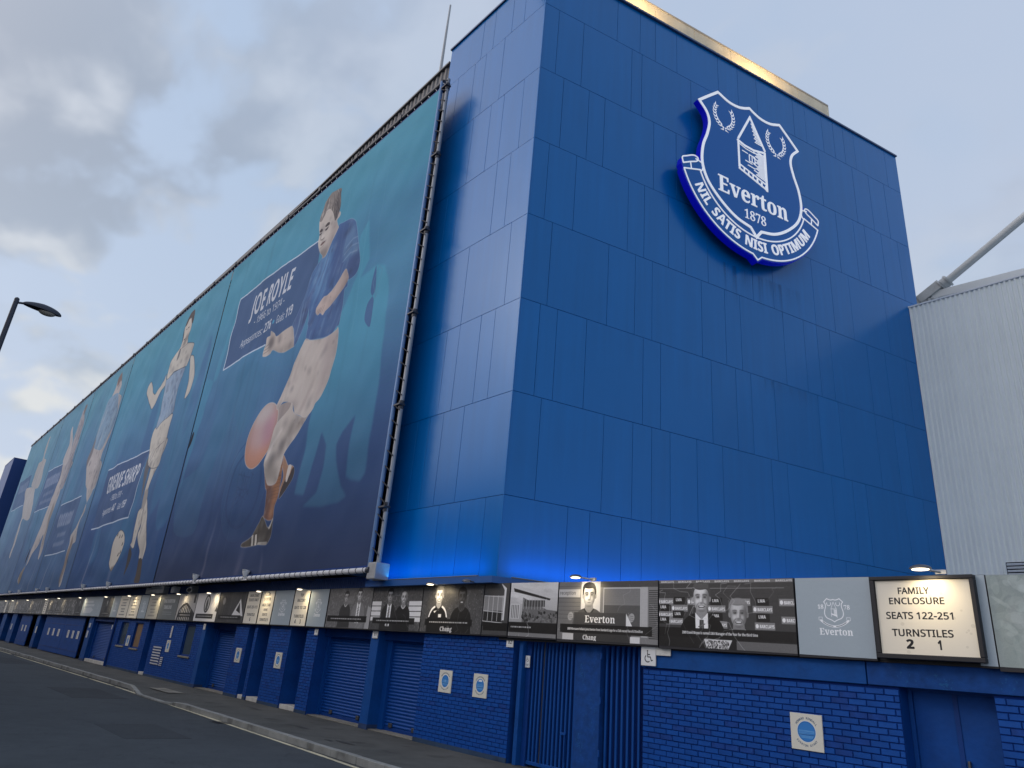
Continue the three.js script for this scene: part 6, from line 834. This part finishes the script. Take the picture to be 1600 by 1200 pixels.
brickWall('brick_pier', 'wide blue brick pier with one plaque between two narrow doorways', 'pier', -21.97, -20.52, 0, BT, { from: 1 });
doorway('narrow blue doorway with a white step left of the wide pier with a plaque', -22.88, -21.97);
brickWall('brick_pier', 'very thin blue brick pier between two narrow doorways', 'pier', -23.10, -22.88, 0, BT, {});
doorway('slimmest blue doorway with a low white step', -23.56, -23.10);
brickWall('brick_pier', 'blue brick pier with one plaque right of a recessed roller shutter', 'pier', -24.64, -23.56, 0, BT, { from: 1 });
recessShutter('deep set blue roller shutter right of the wall with the louvres', -27.4, -24.64, -10.2, { jamb: 0.15 });
plainPier('slim smooth blue pier beside the wall with the louvres', -27.81, -27.4);
const wl = brickWall('brick_wall', 'blue brick wall with white louvres, a plaque and one dark window', 'wall', -33.45, -27.81, 0, BT, { holes: [[-29.62, -28.52, 0.97, 2.07]] });
const ww = brickWall('brick_wall', 'blue brick wall with a dark window and a boarded brown window', 'wall', -39.34, -34.27, 0, BT, { holes: [[-38.55, -37.35, 1.0, 2.03], [-36.25, -35.1, 0.97, 2.03]] });
function windowIn(t, x0, x1, y0, y1, mat) {
  const ox = t.position.x, w = add('window', bx(x0 - ox, x1 - ox, y0, y1, -0.10, -0.08), mat, t);
  add('frame', merge([bx(x0 - ox, x1 - ox, y1 - 0.05, y1, -0.08, -0.05), bx(x0 - ox, x0 - ox + 0.05, y0, y1, -0.08, -0.051), bx(x1 - ox - 0.05, x1 - ox, y0, y1, -0.08, -0.051), bx(x0 - ox, x1 - ox, y0, y0 + 0.05, -0.08, -0.05)]), M.navy, w);
  add('sill', rbx(x0 - ox - 0.05, x1 - ox + 0.05, y0 - 0.07, y0 - 0.005, -0.079, 0.05, 0.008), M.sill, w);
}
windowIn(wl, -29.62, -28.52, 0.97, 2.07, M.glass); windowIn(ww, -38.55, -37.35, 1.0, 2.03, M.glass); windowIn(ww, -36.25, -35.1, 0.97, 2.03, M.board);
function louvre(x0, x1, y0, y1, n) { const L = add('louvre', bx(x0 + 33.45, x1 + 33.45, y0 - 0.02, y1 + 0.02, 0.007, 0.02), M.navy, wl), h = (y1 - y0) / n; for (let i = 0; i < n; i++) { const g = rbx(0, x1 - x0 - 0.06, 0, h * 0.5, -0.012, 0, 0.004); g.rotateX(0.35); const m = add('slat', g, M.whitePlastic, L); m.position.set(x0 + 33.48, y0 + i * h + h * 0.2, 0.036); } }
louvre(-32.83, -31.75, 0.47, 1.19, 7); louvre(-31.68, -31.3, 0.47, 0.82, 5);
doorway('narrow blue door with a letter plate between the two windowed brick walls', -34.27, -33.45, { z: -9.98 });
{ const t = thing('painted_pier', 'round-edged blue pier with a drainpipe beside the stepped roller shutter', 'pier', [-39.78, 0, WZ]); add('shaft', rbx(0, 0.43, 0, BT, -0.8, 0.0, 0.012), M.beam, t); add('drainpipe', rod([0.3, 0.02, 0.06], [0.3, BT, 0.06], 0.05, 12), M.navy, t); }
recessShutter('blue roller shutter above a long white step', -44.04, -39.78, -10.0, { jamb: 0.2, step: true });
plainPier('blue pier with small pale notices left of the stepped shutter', -45.0, -44.04);
doorway('dark slot door between the pier with notices and the wide gates', -46.28, -45.0, { steps: false });
const gateLeaf = (label, x0, x1) => { const t = thing('sheet_gate', label, 'gate', [x0, 0, -9.82]), w = x1 - x0; add('leaf', rbx(0.02, w - 0.02, 0.04, BT, -0.05, 0, 0.006), M.paint, t); add('ledge', merge([0.3, 1.65].map((y) => rbx(0.04, w - 0.04, y, y + 0.06, 0.001, 0.012, 0.004))), M.navy, t); return t; };
const g1 = gateLeaf('wide flat blue gate leaf with three white notices, right one of the pair', -51.06, -46.28), g2 = gateLeaf('wide flat blue gate leaf with three white notices, left one of the pair', -57.17, -51.06);
doorway('dark blue doorway left of the wide pair of gates', -58.76, -57.17, { steps: false });
plainPier('blue pier with one pale notice left of the wide pair of gates', -59.83, -58.76);
doorway('dark blue double doorway between a pier and the panel with two notices', -62.23, -59.83, { steps: false });
const g3 = gateLeaf('flat blue gate leaf with two white notices', -66.46, -62.23);
doorway('dark blue doorway left of the leaf with two notices', -68.19, -66.46, { steps: false });
plainPier('blue pier with a pale notice near the left edge', -70.3, -68.19);
doorway('dark blue doorway at the left edge of the row', -73.2, -70.3, { steps: false });
plainPier('farthest blue pier in the row at the left edge', -75, -73.2);
recessShutter('farthest blue roller shutter at the left edge', -79, -75, -10.3, {});
plainPier('last blue pier beyond the frame edge', -110, -79);

// plaques, number plates and notices fixed to the wall
function plate(name, label, cat, x, y, w, h, px, py, draw, z = WZ + 0.008, mat = {}, group) {
  const t = thing(name, label, cat, [x, y, z], group); add('plate', rbx(-w / 2, w / 2, -h / 2, h / 2, 0, 0.016, 0.004), std(lin(0.6, 0.6, 0.57), 0.6), t);
  const g = new THREE.PlaneGeometry(w - 0.004, h - 0.004); g.translate(0, 0, 0.018); add('print', g, std(0xffffff, 0.6, { map: canvas(px, py, draw), ...mat }), t); return t;
}
function ringText(x, s, cx, cy, r, a0, a1, size, fill, flip) { x.save(); x.font = `bold ${size}px sans-serif`; x.textAlign = 'center'; x.textBaseline = 'middle'; x.fillStyle = fill; [...s].forEach((c, i) => { const a = lerp(a0, a1, (i + 0.5) / s.length); x.save(); x.translate(cx + Math.sin(a) * r, cy - Math.cos(a) * r); x.rotate(flip ? a + Math.PI : a); x.fillText(c, 0, 0); x.restore(); }); x.restore(); }
const plaqueArt = (top, k) => (x, w, h) => {
  x.fillStyle = '#d9d6c9'; x.fillRect(0, 0, w, h); for (let i = 0; i < 500; i++) { x.fillStyle = `rgba(140,136,120,${rr(0.05, 0.35)})`; x.fillRect(rr(0, w), rr(0, h), rr(1, 4), rr(1, 4)); }
  x.fillStyle = '#2a7cc6'; x.beginPath(); x.ellipse(w / 2, h * 0.49, w * 0.29, h * 0.29, 0, 0, 7); x.fill(); x.strokeStyle = '#e9eef2'; x.lineWidth = k === 1 ? 6 : 3; x.stroke(); x.strokeStyle = '#1d5f9c'; x.lineWidth = 3; x.beginPath(); x.ellipse(w / 2, h * 0.49, w * 0.262, h * 0.262, 0, 0, 7); x.stroke();
  x.save(); x.beginPath(); x.ellipse(w / 2, h * 0.49, w * 0.25, h * 0.25, 0, 0, 7); x.clip(); x.strokeStyle = 'rgba(170,215,245,0.8)'; x.lineWidth = 2; for (let i = 0; i < 7; i++) { x.beginPath(); const v = h * (0.46 + i * 0.035); x.moveTo(w * 0.2, v + rr(-3, 3)); x.quadraticCurveTo(w * 0.5, v + rr(-8, 8), w * 0.8, v + rr(-3, 3)); x.stroke(); } x.fillStyle = 'rgba(20,80,140,0.6)'; x.fillRect(w * 0.2, h * 0.56, w * 0.6, h * 0.03); if (k === 2) { x.fillStyle = '#e8edf0'; x.fillRect(w * 0.38, h * 0.24, w * 0.24, h * 0.09); } if (k === 1) { x.fillStyle = 'rgba(150,195,235,0.5)'; x.fillRect(w * 0.46, h * 0.42, w * 0.1, h * 0.12); } x.restore();
  if (top) { ringText(x, top, w / 2, h * 0.49, w * 0.37, -1.05, 1.05, w * 0.085, '#1f3f63'); } else { x.fillStyle = 'rgba(40,64,96,0.75)'; for (let i = 0; i < 12; i++) { const a = -0.95 + i * 0.17; x.save(); x.translate(w / 2 + Math.sin(a) * w * 0.37, h * 0.49 - Math.cos(a) * w * 0.37); x.rotate(a); x.fillRect(-w * 0.018, -w * 0.03, w * 0.036, w * 0.06); x.restore(); } }
  ringText(x, 'EVERTON GIANT', w / 2, h * 0.49, w * 0.385, Math.PI + 0.95, Math.PI - 0.95, w * 0.08, '#1f3f63', true);
};
plate('plaque', 'square pale plaque with a blue disc on the brick wall beside the double steel doors', 'plaque', -4.97, 1.195, 0.435, 0.435, 320, 320, plaqueArt('HOWARD KENDALL', 0));
plate('plaque', 'square pale blue-disc plaque, right one of the pair on a brick wall', 'plaque', -11.69, 1.245, 0.435, 0.435, 256, 256, plaqueArt('', 2));
plate('plaque', 'square pale plaque with a white-ringed blue disc, left one of the pair', 'plaque', -12.845, 1.245, 0.435, 0.435, 256, 256, plaqueArt('', 1));
const sp = canvas(160, 160, plaqueArt('', 1));
for (const [x, y, l] of [[-21.01, 1.23, 'square blue disc plaque on the wide brick pier between two doorways'], [-24.02, 1.23, 'square blue disc plaque on the brick pier beside the deep set shutter'], [-31.1, 1.23, 'square blue disc plaque on the wall with the louvres'], [-36.8, 1.24, 'square blue disc plaque between the dark window and the boarded window']]) { const t = thing('plaque', l, 'plaque', [x, y, WZ + 0.008]); add('plate', rbx(-0.217, 0.217, -0.217, 0.217, 0, 0.016, 0.004), std(lin(0.6, 0.6, 0.57), 0.6), t); const g = new THREE.PlaneGeometry(0.43, 0.43); g.translate(0, 0, 0.018); add('print', g, std(0xffffff, 0.6, { map: sp }), t); }
const num = (s) => (x, w, h) => { x.fillStyle = '#e2e4e4'; x.fillRect(0, 0, w, h); fitText(x, s, w * 0.52, h * 0.66, w * (s.length > 1 ? 0.56 : 0.28), h * 0.4, 'bold #px sans-serif', '#33363c'); x.fillStyle = 'rgba(90,90,80,0.25)'; x.fillRect(0, h * 0.86, w, h * 0.05); };
plate('number_plate', 'small white number plate X2 beside the gate post', 'sign', -10.885, 2.085, 0.2, 0.175, 128, 112, num('X2'), WZ + 0.02);
plate('number_plate', 'small white number plate 11 at the top of the smooth pier', 'sign', -15.85, 2.085, 0.24, 0.165, 128, 96, num('11'), WZ + 0.02);
plate('number_plate', 'small white number plate 9 at the top of a brick pier', 'sign', -18.92, 2.07, 0.19, 0.165, 96, 96, num('9'), WZ + 0.02);
plate('number_plate', 'small white number plate on the slim smooth pier beside the louvre wall', 'sign', -27.55, 2.03, 0.2, 0.2, 96, 96, num('7'), WZ + 0.02);
const wheel = (x, w, h) => { x.fillStyle = '#dfe1e2'; x.fillRect(0, 0, w, h); x.strokeStyle = '#22252b'; x.fillStyle = '#22252b'; x.lineCap = x.lineJoin = 'round'; x.lineWidth = w * 0.055; x.beginPath(); x.arc(w * 0.44, h * 0.22, w * 0.045, 0, 7); x.fill(); x.beginPath(); x.moveTo(w * 0.44, h * 0.3); x.lineTo(w * 0.46, h * 0.54); x.lineTo(w * 0.64, h * 0.54); x.lineTo(w * 0.71, h * 0.74); x.lineTo(w * 0.79, h * 0.71); x.stroke(); x.beginPath(); x.moveTo(w * 0.45, h * 0.41); x.lineTo(w * 0.6, h * 0.41); x.stroke(); x.beginPath(); x.arc(w * 0.46, h * 0.62, w * 0.19, -2.4, 1.0, true); x.stroke(); };
plate('access_sign', 'white wheelchair access sign above the brick wall corner', 'sign', -7.51, 1.995, 0.29, 0.285, 192, 192, wheel, -9.70);
plate('blank_sign', 'small stained white plate beside the wheelchair sign', 'sign', -7.22, 2.075, 0.28, 0.12, 128, 56, (x, w, h) => { x.fillStyle = '#d6d6d2'; x.fillRect(0, 0, w, h); for (let i = 0; i < 60; i++) { x.fillStyle = `rgba(90,90,84,${rr(0.03, 0.16)})`; x.fillRect(rr(0, w), rr(0, h), rr(3, 20), rr(1, 4)); } }, -9.70);
plate('access_sign', 'small white wheelchair sign on the left barred gate', 'sign', -10.48, 1.765, 0.12, 0.21, 72, 128, (x, w, h) => { x.fillStyle = '#cfd4da'; x.fillRect(0, 0, w, h); x.save(); x.beginPath(); x.rect(0, 0, w, h * 0.62); x.clip(); wheel(x, w, h * 0.62); x.restore(); x.fillStyle = '#444a55'; x.fillRect(w * 0.2, h * 0.74, w * 0.6, 4); x.fillRect(w * 0.3, h * 0.84, w * 0.4, 4); }, -9.855);
const note = canvas(64, 64, (x, w, h) => { x.fillStyle = '#dcdcda'; x.fillRect(0, 0, w, h); x.fillStyle = 'rgba(60,70,90,0.6)'; for (let i = 0; i < 6; i++) x.fillRect(10, 8 + i * 9, rr(20, 44), 4); });
const notePlate = (l, x, y, w, h, z = WZ + 0.02, group) => { const t = thing('notice', l, 'notice', [x, y, z], group); add('plate', rbx(-w / 2, w / 2, -h / 2, h / 2, 0, 0.012, 0.003), M.whitePlastic, t); const g = new THREE.PlaneGeometry(w - 0.01, h - 0.01); g.translate(0, 0, 0.014); add('print', g, std(0xffffff, 0.6, { map: note }), t); };
notePlate('tall narrow white notice above the plaque on the louvre wall', -31.06, 1.76, 0.15, 0.44);
for (const [x, l] of [[-55.15, 'white notice on the left gate leaf of the pair, leftmost of three'], [-53.65, 'white notice on the left gate leaf of the pair, middle of three'], [-52.15, 'white notice on the left gate leaf of the pair, rightmost of three'], [-49.45, 'white notice on the right gate leaf of the pair, leftmost of three'], [-48.25, 'white notice on the right gate leaf of the pair, middle of three'], [-47.02, 'white notice on the right gate leaf of the pair, rightmost of three'], [-64.9, 'white notice on the far leaf with two, left one'], [-63.6, 'white notice on the far leaf with two, right one']]) notePlate(l, x, 1.185, 0.44, 0.41, -9.81);
notePlate('pale notice on the pier left of the wide gates', -58.95, 1.19, 0.4, 0.42); notePlate('pale notice on the pier near the left edge', -69.3, 1.17, 0.42, 0.42); notePlate('small pale notice high on the pier left of the stepped shutter', -44.5, 1.75, 0.3, 0.22); notePlate('small bluish notice low on the pier left of the stepped shutter', -44.6, 1.3, 0.3, 0.34);
notePlate('tiny white tag on the frame of the stepped shutter', -39.62, 1.75, 0.12, 0.2, WZ + 0.12);
// fittings on the fascia under the far part of the first banner
{
  const c = thing('fascia_cabinet', 'grey metal cabinet fixed under the foot tube near the first seam', 'cabinet', [-34.0, 1.50 + EYE, -9.72]); add('case', rbx(-1.5, 1.0, 0, 0.26, -0.1, 0.12, 0.01), M.steel, c); add('lid', rbx(-1.52, 1.02, 0.262, 0.29, -0.1, 0.14, 0.006), M.greyTrim, c);
  const d = thing('junction_box', 'small pale junction box beside the grey cabinet', 'box', [-31.7, 1.5 + EYE, -9.7]); add('case', rbx(-0.2, 0.2, 0, 0.26, -0.1, 0.14, 0.02), M.whitePlastic, d); add('gland', rod([0, 0.26, 0], [0, 0.34, 0], 0.03, 8), M.trim, d);
  const e = thing('camera_dome', 'pale bracketed surveillance camera under the foot tube', 'camera', [-29.2, 1.55 + EYE, -9.55]); add('body', rod([-0.25, 0.05, 0], [0.2, 0.0, 0.2], 0.09, 12), M.whitePlastic, e); add('lens', rod([0.2, 0.0, 0.2], [0.24, -0.005, 0.22], 0.075, 12), M.black, e); add('bracket', rbx(-0.35, -0.2, -0.1, 0.2, -0.3, 0.02, 0.02), M.galv, e);
}
// ---------------------------------------------------------------- ribbed grey stand to the right
{
  const GZ = -24.87, top = 12.90 + EYE, t = thing('grey_stand', 'pale grey ribbed metal wall of the next stand, right of the tower', 'stadium stand');
  let x = -7.87; const W = 1.015, pitch = 0.145; const yy = [0, 3.0 + EYE, 7.25 + EYE, top];
  for (let k = 0; k < 14; k++, x += W) for (let r = 0; r < 3; r++) { const g = corrugated(0, W + 0.004, 0, yy[r + 1] - yy[r] + (r < 2 ? 0.03 : -0.02), 0, pitch, 0.05); const m = add('cladding_sheet', g, M.grey, t); m.position.set(x, yy[r], GZ + (r === 2 ? 0.0 : -0.004) + (k % 2) * 0.0015); }
  add('core', bx(-7.86, 8, 0, top - 0.06, -40, GZ - 0.06), M.steel, t);
  add('verge_trim', rbx(-7.98, 6.5, top - 0.05, top + 0.02, GZ - 0.1, GZ + 0.065, 0.015), M.greyTrim, t);
  add('corner_trim', bx(-7.93, -7.85, 0, top, GZ - 0.1, GZ + 0.05), M.greyTrim, t);
  const fx = []; for (const y of [3.9, 5.6, 7.32, 9.0, 10.6, 12.2]) for (let u = -7.78; u < -2; u += pitch * 2) { const s = new THREE.SphereGeometry(0.02, 6, 4); s.translate(u + 0.02, y + EYE, GZ + 0.004 + 0.002); fx.push(s); } stuff(add('fixing', merge(fx), M.trim, t));
  const lv = add('louvre', bx(-6.2, -3.6, 2.7 + EYE, 3.86 + EYE, GZ + 0.03, GZ + 0.05), M.dark, t); for (let i = 0; i < 12; i++) { const g = rbx(-6.17, -3.63, -0.006, 0.045, -0.03, 0.03, 0.004); g.rotateX(0.4); const m = add('slat', g, M.greyTrim, lv); m.position.set(0, 2.74 + EYE + i * 0.094, GZ + 0.08); }
  // roof steelwork beyond the verge
  const s = thing('roof_steelwork', 'grey tubular roof mast and struts rising behind the ribbed wall', 'roof mast'), Z = -31;
  const Pt = (px, py, dz = 0) => [px, py + EYE, Z + dz];
  add('stay_tube', rod(Pt(-8.05, 16.83), Pt(-1.6, 20.72), 0.165, 16), M.steel, s);
  add('collar', merge([rod(Pt(-8.28, 16.69), Pt(-8.02, 16.85), 0.25, 16), rod(Pt(-8.36, 16.64), Pt(-8.30, 16.68), 0.3, 16), rod(Pt(-8.10, 16.80), Pt(-8.04, 16.84), 0.29, 16)]), M.steel, s);
  const bm2 = (a, b, h, dz) => { const A = new THREE.Vector3(...a), B = new THREE.Vector3(...b), L = A.distanceTo(B), g = new RoundedBoxGeometry(L, h, dz, 1, 0.02); g.rotateZ(Math.atan2(B.y - A.y, B.x - A.x)); g.translate((A.x + B.x) / 2, (A.y + B.y) / 2, (A.z + B.z) / 2); return metres(g); };
  add('socket', bm2(Pt(-9.25, 16.2), Pt(-8.32, 16.72), 0.42, 0.45), M.steel, s);
  add('chord', bm2(Pt(-12.5, 15.35), Pt(-8.9, 16.34), 0.36, 0.34), M.steel, s);
  add('rafter', bm2(Pt(-8.75, 16.28), Pt(-3.2, 16.05), 0.36, 0.3), M.greyTrim, s);
  for (const [a, b] of [[[-9.0, 16.15], [-9.7, 14.9]], [[-8.85, 16.15], [-8.75, 14.9]], [[-8.75, 16.15], [-7.2, 15.1]]]) add('strut', rod(Pt(...a, 0.1), Pt(...b, 0.1), 0.1, 10), M.steel, s);
}
// ---------------------------------------------------------------- street lamp on the near pavement
{
  const t = thing('street_lamp', 'dark street lamp with a single pointed lantern, at the left edge', 'street lamp', [-16.5, 0, -0.62]), y = 6.0 + EYE;
  add('column', merge([rod([0, 0, 0], [0, 1.5, 0], 0.075, 16), rod([0, 1.5, 0], [0, y + 0.03, 0], 0.055, 16, 0.045)]), M.post, t);
  const cap = new THREE.SphereGeometry(0.047, 14, 8); cap.translate(0, y + 0.03, 0); add('cap', cap, M.post, t);
  add('spigot', rod([0, y - 0.03, -0.03], [0, y - 0.005, -0.14], 0.024, 10), M.post, t);
  const hood = new THREE.SphereGeometry(1, 24, 14, 0, 6.2832, 0, Math.PI / 2 + 0.15), p = hood.attributes.position;
  for (let i = 0; i < p.count; i++) { const v = p.getZ(i), k = v < 0 ? 1 - 0.45 * v * v : 1; p.setXYZ(i, p.getX(i) * 0.115 * k, p.getY(i) * (p.getY(i) < 0 ? 0.10 : 0.125) * (1 - 0.25 * Math.max(0, v)), v * 0.36); }
  hood.computeVertexNormals(); hood.rotateX(-0.04); hood.translate(0, y - 0.02, -0.46); add('hood', hood, M.post, t);
  const bowl = new THREE.SphereGeometry(1, 18, 10, 0, 6.2832, Math.PI / 2, Math.PI / 2); bowl.scale(0.085, 0.075, 0.16); bowl.translate(0, y - 0.045, -0.56); add('bowl', bowl, std(lin(0.30, 0.28, 0.24), 0.25), t);
  add('bowl_rim', (() => { const g = new THREE.TorusGeometry(1, 0.06, 8, 24); g.rotateX(Math.PI / 2); g.scale(0.09, 0.1, 0.17); g.translate(0, y - 0.042, -0.56); return g; })(), M.post, t);
}
// ---------------------------------------------------------------- terraced houses across the road, behind the camera (they shade the street and show in the glossy cladding)
{
  const brick = std(lin(0.20, 0.09, 0.065), 0.9, { map: dirtMap }), slate = std(lin(0.07, 0.075, 0.085), 0.7, { map: streakMap }), stone = std(lin(0.42, 0.40, 0.35), 0.85);
  const h0 = thing('terraced_house', 'red brick terraced house across the road behind the camera', 'house', [-108, 0, 3.2], 'terraced houses across the road, out of view'); const W = 5.2;
  add('wall', bx(0, W - 0.005, 0, 7.9, 0, 8), brick, h0);
  const r = new THREE.Shape([[-0.3, 7.8], [4, 11.3], [8.3, 7.8], [8.3, 7.95], [4, 11.47], [-0.3, 7.95]].map(([a, b]) => new THREE.Vector2(-a, b))); const rg = new THREE.ExtrudeGeometry(r, { depth: W - 0.005, bevelEnabled: false }); rg.rotateY(Math.PI / 2); const roof = add('roof', metres(rg), slate, h0);
  add('chimney', bx(W - 0.5, W + 0.3, 10.1, 12.9, 3.6, 4.5), brick, roof);
  for (const [a, b, c, d] of [[0.6, 1.9, 3.9, 5.6], [3.2, 4.4, 3.9, 5.6], [2.7, 4.5, 0.9, 2.6]]) { const w = add('window', bx(a, b, c, d, -0.02, -0.005), M.glass, h0); add('sill', bx(a - 0.1, b + 0.1, c - 0.14, c, -0.1, 0.05), stone, w); }
  add('door', bx(0.7, 1.65, 0.1, 2.3, -0.02, -0.005), M.navy, h0);
  for (let i = 1; i < 18; i++) { const c = h0.clone(); c.name = numbered('terraced_house'); c.position.x = -108 + i * W; scene.add(c); }
}
renderer.render(scene, camera);
